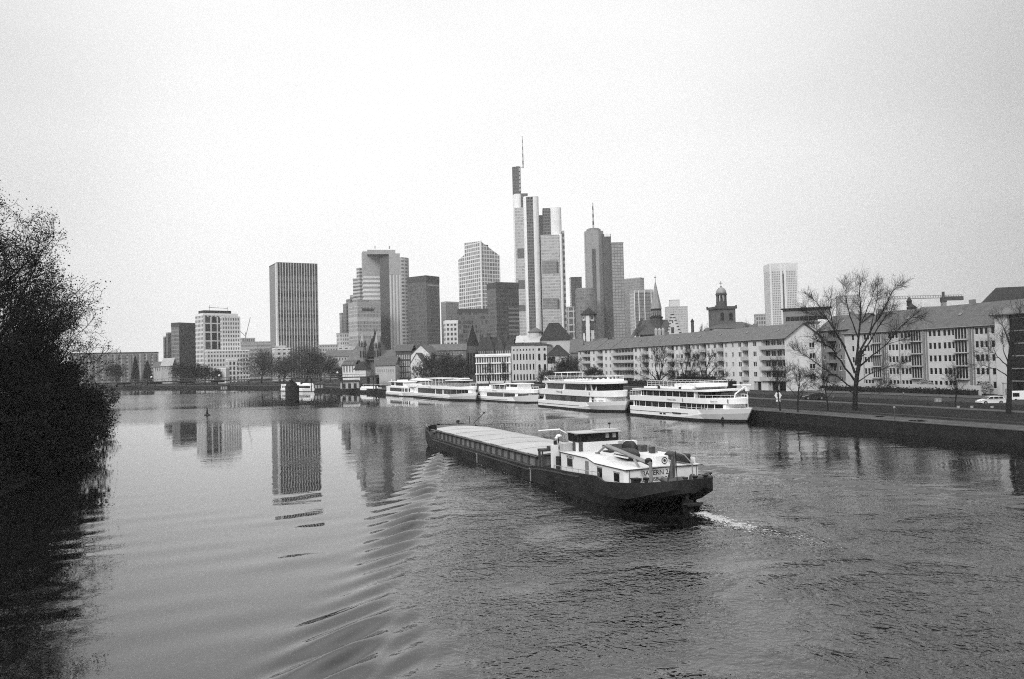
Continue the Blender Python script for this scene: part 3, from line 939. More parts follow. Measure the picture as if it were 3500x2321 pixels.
    bi = MB(); bi.prism([(65.0, -3.2), (65.55, -3.2), (65.55, -2.65), (65.0, -2.65)], 1.45, 2.4); bi.box(64.95, 65.6, -3.25, -2.6, 2.4, 2.5)
    bi.build('waste_bin', M_BLACK, root)
    tb = MB(); tb.box(65.6, 66.7, -0.9, 1.0, 2.15, 2.25)
    tb.loft([[(65.5, -1.0, 2.26), (66.8, -1.0, 2.26), (66.15, -1.0, 2.5)], [(65.5, 1.1, 2.26), (66.8, 1.1, 2.26), (66.15, 1.1, 2.46)]])
    for x, y in ((65.7, -.8), (66.6, -.8), (65.7, .9), (66.6, .9)):
        tb.tube((x, y, 1.4), (x, y, 2.2), .05, n=5)
    tb.build('tarp_bench', gray('grey_tarp', 0.09, 0.9, 0.3, 2.0), root)
    wn2 = MB()
    wn2.tube((66.6, 1.7, 2.2), (66.6, 2.9, 2.2), .34, n=10); wn2.tube((66.6, 1.55, 2.2), (66.6, 1.7, 2.2), .5, n=10); wn2.tube((66.6, 2.9, 2.2), (66.6, 3.05, 2.2), .5, n=10); wn2.box(66.2, 67.0, 1.5, 3.1, 1.5, 1.95)
    wn2.build('stern_winch', M_DARKST, root)
    for x, y in ((67.4, 1.3), (67.2, 2.4), (66.4, -2.6), (67.7, 0.2), (66.3, 3.4)):
        b = MB(); b.lathe([(0.15, 1.5), (0.15, 2.5), (0.24, 2.55), (0.24, 2.65), (0, 2.66)], x, y, 8); b.build('bollard', M_BLACK, root)
    pl = MB(); pl.lathe([(0.12, 1.6), (0.2, 2.1), (0.3, 2.3), (0.22, 2.5), (0, 2.56)], 66.9, 3.0, 8); pl.build('capstan', M_DARKST, root)
    ru = MB(); ru.box(67.7, 68.9, -0.12, 0.12, -0.6, 1.0); ru.box(68.3, 69.3, -.6, .6, 0.62, 0.72); ru.tube((68.2, 0, .6), (68.2, 0, 1.7), .14); ru.tube((69.0, -.9, .75), (69.0, .9, .75), .08, n=6)
    ru.build('rudder', M_BLACK, root)
    return root
build_barge()
# churned water astern
fm = MB()
rng = random.Random(3)
foam_m = gray('foam', 0.42, 0.9, 0.35, 3.0, 0.1)
def foam_trail(s0, s1, t0, t1, w0, w1, n, smax):
    """flecks of froth between two points given along and across the barge's axis"""
    for _ in range(n):
        f = rng.random() ** 1.5
        lump = .5 + .5 * math.sin(f * 19 + 2 * math.sin(f * 7))
        if rng.random() > .25 + .75 * lump:
            continue
        q = BOW + BU * (s0 + (s1 - s0) * f + rng.gauss(0, .15)) + BV * (t0 + (t1 - t0) * f + rng.gauss(0, w0 + (w1 - w0) * f))
        s = .02 + smax * rng.random() ** 3
        k = rng.randint(4, 6)
        ph, st = rng.random() * 6, rng.uniform(1.0, 2.6)
        pts = []
        for i in range(k):
            u = s * rng.uniform(.5, 1.2)
            e = Vector((u * st * math.cos(ph + 6.283 * i / k), u * math.sin(ph + 6.283 * i / k)))
            pts.append((q.x + BU.x * e.x - BU.y * e.y, q.y + BU.y * e.x + BU.x * e.y, .035 + rng.uniform(0, .012)))
        top = (q.x, q.y, .04 + s * rng.uniform(.15, .6))
        for i in range(k):
            fm.face([pts[i], pts[(i + 1) % k], top])
foam_trail(69.0, 75.5, .6, .2, .28, .55, 2600, .075)
foam_trail(74.5, 79, 0.4, .2, .4, .6, 260, .05)
foam_trail(79, 83, 1.2, 1.6, .5, .6, 130, .045)
foam_trail(30, 60, -4.75, -5.2, .12, .3, 60, .05)
fo = fm.build('foam', foam_m)
fo['kind'] = 'stuff'
tag(fo, 'white churned foam on the water just behind the barge stern', 'foam')
# ------------------------------------------------------------------ moored passenger ships
M_BOATW = gray('ship_white', 0.90, 0.35, 0.05, 0.4, 0.4)
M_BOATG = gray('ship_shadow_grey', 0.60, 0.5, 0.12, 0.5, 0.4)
M_SGLASS = glassy('ship_glass', 0.014, 0.12, 0.25)
M_SGLASS2 = glassy('ship_glass_grey', 0.055, 0.15, 0.35)
M_BLIND = gray('window_blind', 0.50, 0.7, 0.15, 1.5)
M_RAIL = gray('rail_white', 0.72, 0.5, 0.1, 1.0)
def ship_axis(stern_px, bow_px, beam):
    s, b = G(*stern_px).xy, G(*bow_px).xy
    n = Vector((0, 0))
    for _ in range(6):
        e = (b - (s + n * beam / 2)).normalized()
        n = Vector((-e.y, e.x))
    o = s + n * beam / 2
    return o, (b - o).length, math.atan2(e.y, e.x)
class Ship:
    def __init__(s, name, label, stern_px, bow_px, beam, group='white passenger ships moored along the quay', bl=0.26, cat='passenger ship'):
        o, s.L, ang = ship_axis(stern_px, bow_px, beam)
        s.B, s.bl = beam, bl
        s.root = thing(name, label, cat, (o.x, o.y, 0), ang, group)
    def w(s, x, full=1.0):
        """half beam at x"""
        k = s.bl * s.L
        h = s.B / 2
        if x > s.L - k:
            t = min(1, (x - (s.L - k)) / k)
            return h * (1 - (1 - 0.02) * t ** 2.1)
        if x < 1.2:
            return h * (0.86 + 0.14 * math.sqrt(max(0, x / 1.2)))
        return h
    def outline(s, x0, x1, inset=0.0, n=14, round_front=0.0):
        xs = [x0 + (x1 - x0) * i / n for i in range(n + 1)]
        near = [(x, -max(0.05, s.w(x) - inset)) for x in xs]
        if round_front:
            yb = near[-1][1]
            near += [(x1 + round_front * math.sin(a), yb * math.cos(a)) for a in (0.5, 0.9, 1.25)]
        return near + [(x, -y) for x, y in reversed(near)]
    def hull(s, z0, z1, boot=0.4, rake=1.6, sheer=0.5, grey_bow=True):
        xs = [s.L * k for k in (0, .02, .05, .2, .4, .5, .55, .6, .65, .7, .74, .77, .8, .83, .86, .89, .92, .95, .98, 1.0)]
        def ring(x, za, zb, k):
            xx = x + (rake * (za / (z1 + sheer)) if x > 0.7 * s.L else 0) * max(0, (x / s.L - .7) / .3)
            return xx
        top = lambda x: z1 + sheer * max(0, (x / s.L - 0.55) / 0.45) ** 1.6
        def band(name, fa, fb, mat, parent, grow=0.0, x_from=0.0):
            rr = []
            for x in xs:
                if x < x_from:
                    continue
                za, zb = fa(x), fb(x)
                fl = lambda z: 0.80 + 0.20 * min(1, max(0, z / top(x))) if x > .74 * s.L else 0.97 + 0.03 * min(1, z / top(x))
                xo = lambda z: x + rake * max(0, (x / s.L - .7) / .3) * (z / top(x) - 0.25)
                wa, wb = s.w(x) * fl(za) + grow, s.w(x) * fl(zb) + grow
                rr.append([(xo(za), -wa, za), (xo(zb), -wb, zb), (xo(zb), wb, zb), (xo(za), wa, za)])
            mb = MB(); mb.loft([list(reversed(r)) for r in rr])
            return mb.build(name, mat, parent)
        h = band('hull', lambda x: boot, top, M_BOATW, s.root)
        band('boot_stripe', lambda x: -0.5, lambda x: boot + 0.02, M_BLACK, h, 0.01)
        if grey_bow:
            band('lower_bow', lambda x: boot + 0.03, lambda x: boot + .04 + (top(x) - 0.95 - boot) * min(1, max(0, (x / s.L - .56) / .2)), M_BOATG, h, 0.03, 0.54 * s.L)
        st = MB()
        for q in (-1, 1):
            st.path([(x, q * (s.w(x) * 0.985 + .05), top(x) - .9) for x in xs[:9]], .06, 4)
        st.build('fender_strip', M_DARKST, h)
        s.top = top
        return h
    def slab(s, name, x0, x1, z0, z1, inset, mat, parent=None, rf=0.0, flare=0.0):
        mb = MB()
        a, b = s.outline(x0, x1, inset + flare, round_front=rf), s.outline(x0, x1, inset, round_front=rf)
        mb.loft([[(x, y, z0) for x, y in a], [(x, y, z1) for x, y in b]])
        return mb.build(name, mat, parent or s.root)
    def panes(s, parent, xs, z0, z1, inset, mats, lean=0.0, gap=0.18, proto={}):
        """one pane between each pair of neighbours in xs, on both sides"""
        for i, (a, b) in enumerate(zip(xs[:-1], xs[1:])):
            m = mats[i % len(mats)] if isinstance(mats, (list, tuple)) else mats
            if m is None:
                continue
            for q in (-1, 1):
                mb = MB()
                ya, yb = q * (s.w(a) - inset), q * (s.w(b) - inset)
                dx, dy = b - a, yb - ya
                l = math.hypot(dx, dy)
                ux, uy = dx / l, dy / l
                nx, ny = (uy, -ux) if q < 0 else (-uy, ux)
                p0, p1 = (a + ux * gap / 2, ya + uy * gap / 2), (b - ux * gap / 2, yb - uy * gap / 2)
                t = 0.03
                bot = [(p0[0] + nx * t, p0[1] + ny * t), (p1[0] + nx * t, p1[1] + ny * t), (p1[0] - nx * .06, p1[1] - ny * .06), (p0[0] - nx * .06, p0[1] - ny * .06)]
                mb.loft([[(x, y, z0) for x, y in bot], [(x + lean, y, z1) for x, y in bot]] if q < 0 else [[(x, y, z0) for x, y in reversed(bot)], [(x + lean, y, z1) for x, y in reversed(bot)]])
                mb.build('window', m, parent)
    def rail(s, name, x0, x1, z, h, inset, step=1.6, bars=2, both=True, closed=True):
        mb = MB()
        n = max(2, int((x1 - x0) / step))
        for q in (-1, 1):
            pts = [(x0 + (x1 - x0) * i / n, q * (s.w(x0 + (x1 - x0) * i / n) - inset)) for i in range(n + 1)]
            for p in pts:
                mb.tube((*p, z), (*p, z + h), 0.035, n=4)
            for k in range(bars):
                zz = z + h * (k + 1) / bars
                mb.path([(*p, zz) for p in pts], 0.035, 4)
        if closed:
            for x in (x0, x1):
                y = s.w(x) - inset
                mb.tube((x, -y, z + h), (x, y, z + h), 0.035, n=4)
        return mb.build(name, M_RAIL, s.root)
def spaced(x0, x1, pitch):
    n = max(1, round((x1 - x0) / pitch))
    return [x0 + (x1 - x0) * i / n for i in range(n + 1)]
def sign(s, body, x, z, size, inset, parent, name='lettering'):
    m = Matrix.Translation((x, -(s.w(x) - inset) - 0.02, z)) @ Matrix.Rotation(math.pi / 2, 4, 'X')
    return text_obj(name, body, size, parent, gray('lettering_grey', 0.16, 0.6, 0), m)
def emblem(s, x, z, inset, parent):
    mb = MB()
    y = -(s.w(x) - inset)
    mb.loft([[(x + .22 * math.cos(a) * (1 if k % 2 else .6), y - .03, z + .42 * math.sin(a)) for k, a in enumerate(np.linspace(0, 6.283, 11)[:-1])],
             [(x + .22 * math.cos(a) * (1 if k % 2 else .6), y + .02, z + .42 * math.sin(a)) for k, a in enumerate(np.linspace(0, 6.283, 11)[:-1])]])
    mb.build('emblem', M_STEEL, parent)
def clutter(s, x0, x1, y0, y1, z, n, seed, name='deck_chairs'):
    r_ = random.Random(seed)
    mb = MB()
    for _ in range(n):
        x, y = r_.uniform(x0, x1), r_.uniform(y0, y1)
        mb.box(x, x + .45, y, y + .45, z + .4, z + .46); mb.box(x, x + .06, y, y + .45, z + .46, z + .95)
        for dx in (.03, .4):
            for dy in (.03, .4):
                mb.box(x + dx, x + dx + .04, y + dy, y + dy + .04, z, z + .4)
    o = mb.build(name, M_DARKST, s.root)
    o['kind'] = 'stuff'
# --- nearest double decker, bow beside the quay
s5 = Ship('passenger_ship', 'largest white two-deck passenger ship nearest the bare quay, bow mast folded forward', (2146, 1418), (2556, 1443), 9.6)
L5 = s5.L
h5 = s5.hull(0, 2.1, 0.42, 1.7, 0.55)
c5 = s5.slab('lower_cabin', 1.6, L5 - 3.2, 2.1, 3.36, 0.55, M_BOATW)
xs5 = [2.0, 2.8, 3.9] + spaced(3.9, L5 * .62, 2.3)[1:] + spaced(L5 * .62, L5 - 3.6, 1.65)[1:]
s5.panes(c5, xs5, 2.18, 3.30, 0.55, [M_SGLASS] * 7 + [M_BLIND] + [M_SGLASS] * 20)
d5 = s5.slab('upper_deck_band', 0.6, L5 - 1.9, 3.36, 4.42, 0.02, M_BOATW, None, 0.5, 0.10)
u5 = s5.slab('upper_cabin', 4.6, L5 * .70, 4.42, 5.66, 0.6, M_BOATW)
s5.panes(u5, [4.9, 5.7, 6.9] + spaced(6.9, L5 * .70 - .3, 2.25)[1:], 4.5, 5.6, 0.6, M_SGLASS)
sl5 = s5.slab('open_saloon', L5 * .70 + .05, L5 - 8.2, 4.42, 5.62, 1.3, M_SGLASS)
s5.slab('roof', 2.0, L5 - 6.4, 5.66, 5.98, 0.0, M_BOATW, None, 0.3, 0.05)
s5.slab('roof_seam', 4.4, L5 - 9.5, 5.985, 6.06, 0.35, M_DARKST)
s5.slab('top_house', 6.0, L5 - 11.0, 6.06, 6.45, 0.5, M_BOATW)
s5.slab('top_bulwark', L5 * .48, L5 - 10.0, 6.45, 7.1, 1.1, M_BOATW)
s5.rail('top_rail', 7.0, L5 - 10.4, 6.45, 1.15, 0.7, 1.5, 3)
s5.rail('bow_rail', L5 * .55, L5 - 0.6, 2.15, 0.38, 0.12, 2.6, 1, True, False)
s5.rail('fore_deck_rail', L5 * .71, L5 - 2.2, 4.42, 0.6, 0.25, 1.4, 1)
s5.rail('stern_rail', 0.7, 4.5, 4.42, 0.95, 0.15, 1.0, 2)
clutter(s5, 7.5, L5 * .46, -3.6, 3.4, 6.46, 60, 5)
clutter(s5, L5 * .78, L5 - 4.5, -2.4, 2.0, 4.43, 24, 6)
m = MB()
m.tube((L5 - 3.6, 0, 4.4), (L5 - 3.3, 0, 5.2), .12, n=6); m.tube((L5 - 3.3, 0, 5.2), (L5 - 0.6, 0, 6.6), .14, .1, 6); m.tube((L5 - 2.7, -1.0, 6.95), (L5 + 0.9, 0.4, 6.95), .1, n=6)
m.tube((L5 - .9, -.9, 6.0), (L5 - .1, .4, 6.95), .08, n=6); m.tube((L5 - 1.6, 0, 6.9), (L5 - .2, .2, 6.1), .09, n=6); m.box(L5 - .2, L5 + .4, -.2, .3, 5.8, 6.5)
m.build('folding_mast', M_BOATW, s5.root)
m = MB(); m.tube((L5 + .2, 0, 2.4), (L5 + .2, 0, 5.6), .06, .03, 6); m.tube((L5 + .2, 0, 4.4), (L5 + .2, 0, 5.0), .11, n=6); m.build('bow_staff', M_BOATW, s5.root)
m = MB(); m.tube((5.0, -2.5, 4.5), (4.2, -2.2, 7.0), .04, n=5); m.build('flagstaff', M_RAIL, s5.root)
m = MB(); m.box(L5 - 4.3, L5 - 3.5, -s5.w(L5 - 3.9) * .83 - .12, -s5.w(L5 - 3.9) * .83 + .1, .6, 1.3); m.box(L5 - 4.0, L5 - 3.8, -s5.w(L5 - 3.9) * .83 - .16, -s5.w(L5 - 3.9) * .83, .4, 1.4); m.build('anchor', M_BLACK, h5)
for k in (0, 1):
    m = MB(); x = L5 * .36 + k * 1.3
    m.box(x, x + .85, -s5.w(x) * .985 - .03, -s5.w(x) * .985 + .05, .75, 1.05); m.build('porthole', M_SGLASS, h5)
m = MB(); m.box(L5 * .50, L5 * .58, -s5.B / 2 - .18, -s5.B / 2 + .05, 1.15, 1.35); m.build('rubbing_fender', M_BLACK, h5)
m = MB(); m.box(L5 * .55, L5 * .57, -4.4, -4.1, 6.1, 6.5); m.box(L5 * .34, L5 * .355, -4.6, -4.3, 6.0, 6.6); m.build('floodlight', M_BLACK, s5.root)
sign(s5, 'Primus-Linie', L5 * .44, 3.72, 0.62, 0.06, d5); emblem(s5, L5 * .60, 3.9, 0.06, d5); emblem(s5, L5 * .925, 3.9, 0.03, d5)
sign(s5, 'Primus-Linie', L5 * .84, 3.75, 0.42, -0.1, d5)
# --- double decker with slanted pillars
s4 = Ship('passenger_ship', 'white two-deck passenger ship with slanted window pillars, moored second from the bare quay', (1833, 1388), (2138, 1408), 10.0)
L4 = s4.L
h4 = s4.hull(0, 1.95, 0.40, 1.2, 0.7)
c4 = s4.slab('lower_cabin', 4.4, L4 - 4.5, 1.95, 3.55, 0.6, M_BOATW)
s4.panes(c4, [5.0] + spaced(5.6, L4 * .80, 3.1), 2.0, 3.5, 0.6, [M_SGLASS2, M_SGLASS2, M_SGLASS2, M_SGLASS2, M_SGLASS, M_SGLASS2, M_SGLASS], 0.25, 0.05)
s4.panes(c4, spaced(L4 * .80, L4 - 4.8, 2.1), 2.1, 3.45, 0.6, [M_BLIND], -0.3, 0.35)
d4 = s4.slab('upper_deck_band', 2.2, L4 - 2.2, 3.55, 4.95, 0.02, M_BOATW, None, 0.4, 0.12)
u4 = s4.slab('upper_cabin', 5.4, L4 * .70, 4.95, 6.6, 0.65, M_BOATW)
s4.panes(u4, [6.4] + spaced(7.0, L4 * .40, 3.2), 5.02, 6.5, 0.65, [M_SGLASS2], 0.3, 0.06)
s4.panes(u4, spaced(L4 * .43, L4 * .70, 4.0), 5.02, 6.5, 0.65, [M_SGLASS], 0.3, 0.03)
w4 = s4.slab('wheelhouse', L4 * .70 + .1, L4 - 6.0, 4.95, 6.6, 1.1, M_SGLASS)
s4.panes(w4, spaced(L4 * .76, L4 - 7.2, 2.6), 5.0, 6.5, 1.06, [M_BLIND, None], -0.3, 0.25)
s4.slab('roof', 4.4, L4 - 4.6, 6.6, 7.15, 0.0, M_BOATW, None, 0.3, 0.08)
s4.slab('roof_parapet', L4 * .42, L4 - 7.5, 7.15, 7.65, 0.5, M_BOATW)
for xx, za, zb in ((4.2, 1.95, 3.6), (5.6, 5.0, 6.7), (L4 * .415, 4.95, 6.7)):
    for q in (-1, 1):
        mb = MB(); y = q * (s4.w(xx) - .5)
        mb.loft([[(xx - .3, y - .08, za), (xx + .3, y - .08, za), (xx + .3, y + .08, za), (xx - .3, y + .08, za)], [(xx + .6, y - .08, zb), (xx + 1.2, y - .08, zb), (xx + 1.2, y + .08, zb), (xx + .6, y + .08, zb)]])
        mb.build('slanted_pillar', M_BOATW, s4.root)
s4.rail('top_rail', 5.0, L4 - 8.0, 7.15, 1.25, 0.35, 2.2, 3)
clutter(s4, 6, L4 * .8, -4, 4, 7.16, 90, 8)
m = MB(); m.box(7.5, 15.5, -2.6, 2.2, 9.25, 9.42)
for x in (7.8, 11.5, 15.2):
    for y in (-2.4, 2.0):
        m.tube((x, y, 7.15), (x, y, 9.25), .06, n=5)
m.build('deck_canopy', M_BOATW, s4.root)
m = MB(); m.box(1.8, 4.2, -3, -1.5, 6.2, 6.4); m.tube((3.8, -2.2, 7.0), (1.2, -2.6, 8.2), .08, n=5); m.tube((2.5, -2.4, 6.4), (3.4, -2.3, 7.2), .08, n=5); m.build('stern_gallows', M_RAIL, s4.root)
sign(s4, 'Primus-Linie', L4 * .33, 4.15, 0.7, 0.06, d4); emblem(s4, L4 * .405, 4.3, 0.06, d4); emblem(s4, L4 * .78, 4.3, 0.06, d4)
m = MB(); m.lathe([(0, 7.6), (.22, 7.75), (.22, 8.0), (0, 8.15)], L4 - 5.4, -1.5, 8); m.build('lamp_globe', M_BOATW, s4.root)
s4.rail('bow_rail', L4 * .78, L4 - .6, 2.3, 0.5, .15, 2.4, 1, True, False)
# --- day boat with a small wheelhouse
s3 = Ship('day_boat', 'white single-deck passenger boat with a small raised wheelhouse, between two longer ships', (1630, 1368), (1838, 1377), 8.4)
L3 = s3.L
h3 = s3.hull(0, 1.6, 0.38, 1.3, 0.9, False)
c3 = s3.slab('cabin', 2.0, L3 - 3.0, 1.6, 3.0, 0.35, M_BOATW)
s3.panes(c3, spaced(L3 * .21, L3 * .56, 2.6), 1.45, 2.75, 0.30, [M_SGLASS2], 0, 0.06)
s3.panes(c3, spaced(L3 * .575, L3 * .78, 2.4), 1.45, 2.75, 0.30, [M_SGLASS], 0, 0.06)
s3.panes(c3, spaced(L3 * .82, L3 * .93, 1.6), 1.7, 2.7, 0.25, [M_SGLASS2], 0.3, 0.2)
d3 = s3.slab('deck_band', 1.0, L3 - 1.0, 3.0, 3.9, 0.05, M_BOATW, None, 0.3)
m = MB(); m.box(L3 * .53, L3 * .76, -2.4, 2.4, 3.9, 5.6); wheel3 = m.build('wheelhouse', M_BOATW, s3.root)
m = MB(); m.box(L3 * .62, L3 * .755, -2.44, 2.44, 4.75, 5.5); m.box(L3 * .54, L3 * .60, -2.44, 2.44, 4.75, 5.5); m.build('window', M_SGLASS, wheel3)
m = MB(); m.box(L3 * .52, L3 * .79, -2.8, 2.8, 5.6, 5.85); m.build('wheelhouse_roof', M_BOATW, wheel3)
m = MB()
m.box(L3 * .20, L3 * .52, -2.8, 2.8, 5.35, 5.45)
for x in (.21, .30, .41, .51):
    for y in (-2.6, 2.6):
        m.tube((L3 * x, y, 3.9), (L3 * x, y, 5.35), .06, n=5)
m.build('deck_canopy', M_RAIL, s3.root)
m = MB(); m.box(.6, 4.2, -3.7, -1.4, 2.2, 4.7); m.box(L3 * .20, L3 * .24, -2.8, 1, 3.9, 5.2); m.build('stern_cabin', M_BOATW, s3.root)
m = MB(); m.box(L3 * .27, L3 * .33, -2.5, 1, 3.9, 5.0); m.build('bar_counter', M_DARKST, s3.root)
s3.rail('deck_rail', 4.5, L3 - 2.0, 3.9, .8, .3, 1.8, 2)
sign(s3, 'Primus-Linie', L3 * .35, 3.25, .6, .05, d3)
clutter(s3, L3 * .22, L3 * .5, -2.6, 2.2, 3.9, 26, 9)
m = MB(); m.tube((L3 - 2.5, -1.0, 3.9), (L3 + .2, -1.2, 5.9), .09, n=5); m.tube((L3 - .8, -1.1, 5.0), (L3 - .4, -1.1, 3.9), .06, n=5); m.build('folded_gangway', M_RAIL, s3.root)
# --- long glazed ship
s2 = Ship('passenger_ship', 'long low white passenger ship with one continuous glass wall and a roof-top canopy', (1408, 1357), (1626, 1370), 9.0)
L2 = s2.L
h2 = s2.hull(0, 1.75, 0.5, 1.0, 1.0)
c2 = s2.slab('cabin', 3.4, L2 - 1.8, 1.75, 3.75, 0.4, M_BOATW)
s2.panes(c2, spaced(L2 * .12, L2 * .48, 1.9), 1.85, 3.65, .4, [M_SGLASS2], 0, .06)
s2.panes(c2, spaced(L2 * .495, L2 * .62, 1.9), 1.85, 3.65, .4, [M_SGLASS2], 0, .06)
s2.panes(c2, spaced(L2 * .64, L2 * .945, 1.35), 2.0, 3.65, .4, [M_SGLASS], 0, .16)
d2 = s2.slab('roof_band', L2 * .12, L2 - .8, 3.75, 4.65, 0.0, M_BOATW, None, .3)
m = MB(); m.box(.5, 4.0, -3.6, 3.6, 1.75, 3.4); m.build('stern_block', M_BOATW, s2.root)
s2.rail('roof_rail', L2 * .14, L2 - 2, 4.65, 1.1, .35, 2.4, 3)
m = MB()
m.box(L2 * .20, L2 * .57, -3.0, 3.0, 7.2, 7.45)
for x in np.linspace(.21, .56, 6):
    for y in (-2.8, 2.8):
        m.tube((L2 * x, y, 4.65), (L2 * x, y, 7.2), .07, n=5)
m.build('deck_canopy', M_BOATW, s2.root)
m = MB(); m.box(L2 * .60, L2 * .80, -2.0, 2.2, 4.65, 6.6); wh2 = m.build('wheelhouse', M_DARKST, s2.root)
m = MB(); m.box(L2 * .59, L2 * .85, -2.4, 2.5, 6.6, 6.85); m.box(L2 * .74, L2 * .82, -2, 2, 7.2, 7.5); m.build('wheelhouse_roof', M_BOATW, wh2)
clutter(s2, L2 * .16, L2 * .95, -3.6, 3.4, 4.66, 70, 12)
sign(s2, 'Primus-Linie', L2 * .36, 4.0, .6, .02, d2)
# --- small boat at the far end of the row
s1 = Ship('day_boat', 'short white passenger boat with a glazed upper cabin at the far end of the row', (1316, 1350), (1424, 1356), 7.6)
L1 = s1.L
h1 = s1.hull(0, 1.5, .35, .8, .4, False)
c1 = s1.slab('cabin', 1.5, L1 - 1.5, 1.5, 3.9, .3, M_BOATW)
s1.panes(c1, spaced(L1 * .22, L1 * .60, 2.4), 1.9, 3.3, .3, [M_SGLASS2], 0, .05)
s1.panes(c1, spaced(L1 * .60, L1 * .92, 2.0), 1.9, 3.3, .3, [M_SGLASS], 0, .25)
m = MB(); m.box(L1 * .16, L1 * .72, -2.6, 2.6, 3.9, 5.6); uc1 = m.build('upper_cabin', M_BOATW, s1.root)
m = MB(); m.box(L1 * .18, L1 * .33, -2.64, 2.64, 4.2, 5.4); m.box(L1 * .38, L1 * .70, -2.64, 2.64, 4.2, 5.4); m.build('window', M_SGLASS, uc1)
m = MB(); m.box(L1 * .10, L1 * .74, -3.0, 3.0, 5.6, 5.9); m.box(L1 * .34, L1 * .5, -1.5, 1.5, 5.9, 6.5); m.build('roof', M_BOATW, uc1)
m = MB(); m.tube((.6, -1, 1.5), (.6, -1, 6.6), .18, .12, 6); m.build('funnel', M_BOATW, s1.root)
m = MB(); m.box(L1 * .76, L1 * .99, -2.4, 2.4, 3.9, 5.0); m.build('fore_cabin', M_BOATW, s1.root)
# a second small boat behind the row, only its roof and cabin show
b6 = Ship('day_boat', 'white cabin cruiser with a peaked roof moored behind the glazed ship', (1392, 1345), (1465, 1349), 5.5)
b6.hull(0, 1.6, .3, .6, .4, False)
m = MB(); m.box(2, b6.L - 2, -2, 2, 1.6, 5.7); cb6 = m.build('cabin', M_DARKST, b6.root)
m = MB(); m.box(1.2, b6.L - 1.5, -2.4, 2.4, 5.7, 6.0); m.loft([[(2, -2.3, 6.0), (b6.L - 2, -2.3, 6.0), (b6.L - 2, 2.3, 6.0), (2, 2.3, 6.0)], [(6, -.2, 6.7), (b6.L - 6, -.2, 6.7), (b6.L - 6, .2, 6.7), (6, .2, 6.7)]]); m.build('roof', M_BOATW, cb6)
# --- white motor launch beyond the bridge pier
b7 = Ship('motor_launch', 'small white motor launch half hidden behind the dark bridge pier', (957, 1337), (1074, 1339), 5.0)
L7 = b7.L
b7.hull(0, 1.5, .25, 1.2, .5, False)
c7 = b7.slab('cabin', 1.2, L7 - 1.8, 1.5, 3.0, .25, M_BOATW)
b7.panes(c7, spaced(L7 * .56, L7 * .93, 1.6), 1.85, 2.95, .25, [M_SGLASS], .1, .06)
b7.panes(c7, spaced(L7 * .06, L7 * .30, 2.0), 1.85, 2.95, .25, [M_SGLASS], .1, .5)
b7.slab('roof', 1.0, L7 - 1.9, 3.0, 3.75, .1, M_BOATW, None, .2)
m = MB(); m.box(L7 * .44, L7 * .50, -1, 1, 3.7, 4.9); m.box(L7 * .7, L7 * .9, -1.2, 1.2, 3.75, 4.4); m.build('roof_box', M_BOATW, b7.root)
# --- pontoon, workboat
p_ = G(1232, 1342); p2_ = G(1283, 1343)
pn = thing('landing_pontoon', 'low white floating landing stage with a dark end, before the stone abutment', 'pontoon', (p_.x, p_.y, 0), math.atan2(p2_.y - p_.y, p2_.x - p_.x))
lp = (p2_ - p_).length
m = MB(); m.loft([[(0, 0, -.4), (lp, 0, -.4), (lp, 3.5, -.4), (0, 3.5, -.4)], [(-.4, -.2, 1.2), (lp, -.2, 1.2), (lp, 3.7, 1.2), (-.4, 3.7, 1.2)]]); m.build('float', M_BLACK, pn)
m = MB(); m.box(0, lp, -.1, 3.5, 1.21, 2.4); m.box(.5, lp * .8, .2, 3.2, 2.4, 3.0); m.build('deck_house', M_BOATW, pn)
m = MB(); m.tube((lp + .3, .2, -.4), (lp + .3, .2, 3.2), .35, n=8); m.build('mooring_pile', M_BLACK, pn)
m = MB(); m.path([(2, 0, 4.0), (lp + 9, 0.4, 4.0)], .08, 5); m.tube((3, 0, 3.0), (3, 0, 4), .06); m.tube((lp + 8.5, .4, 1.5), (lp + 8.5, .4, 4), .08); m.build('hand_rail', M_RAIL, pn)
# buoy
q_ = G(708, 1420)
bu = thing('channel_buoy', 'small dark cone buoy floating alone in the bright water', 'buoy', (q_.x, q_.y, 0))
m = MB(); m.lathe([(0, -.4), (.75, -.3), (.85, .1), (.7, .32), (.25, .36), (0, .37)], n=12); m.build('float', M_BLACK, bu, True)
m = MB(); m.lathe([(.34, .33), (.06, 2.6), (0, 2.62)], n=8); m.build('cone_topmark', M_BLACK, bu)
# ------------------------------------------------------------------ footbridge and its pier
YB = 364.0
bl_, br_ = P(310, 1303, YB), P(1283, 1288, YB)
br = thing('footbridge', 'long thin dark footbridge crossing low over the far water', 'bridge', (bl_.x, YB, 0))
LB_ = br_.x - bl_.x
m = MB(); m.box(0, LB_, -.2, 4.2, 7.5, 7.95); m.build('deck', M_BLACK, br)
m = MB()
for y in (-.2, 4.2):
    m.path([(0, y, 9.0), (LB_, y, 9.0)], .07, 4)
    for k in range(0, int(LB_), 3):
        m.tube((k, y, 7.9), (k, y, 9.0), .05, n=4)
m.build('railing', M_DARKST, br)
for k in range(0, int(LB_), 14):
    if k > 6:
        m = MB()
        m.tube((k, 2, 1.5 if k > LB_ - 60 else 5.5), (k, 2, 7.5), .22, n=6)
        if k <= LB_ - 60:
            m.box(k - 3, k + 3, 1.6, 2.4, 6.9, 7.5)
        m.build('girder_bracket', M_DARKST, br)
for fx in (518, 750, 1154):
    q = P(fx, 1300, YB).x - bl_.x
    m = MB(); m.tube((q, -.1, 7.9), (q, -.1, 9.6), .09, n=5); m.lathe([(0, 9.5), (.42, 9.7), (.45, 10.1), (.2, 10.4), (0, 10.45)], q, -.1, 8, 1)
    m.build('lamp', [M_DARKST, M_WHITE], br)
pa, pb = G(973, 1354), G(1009, 1354)
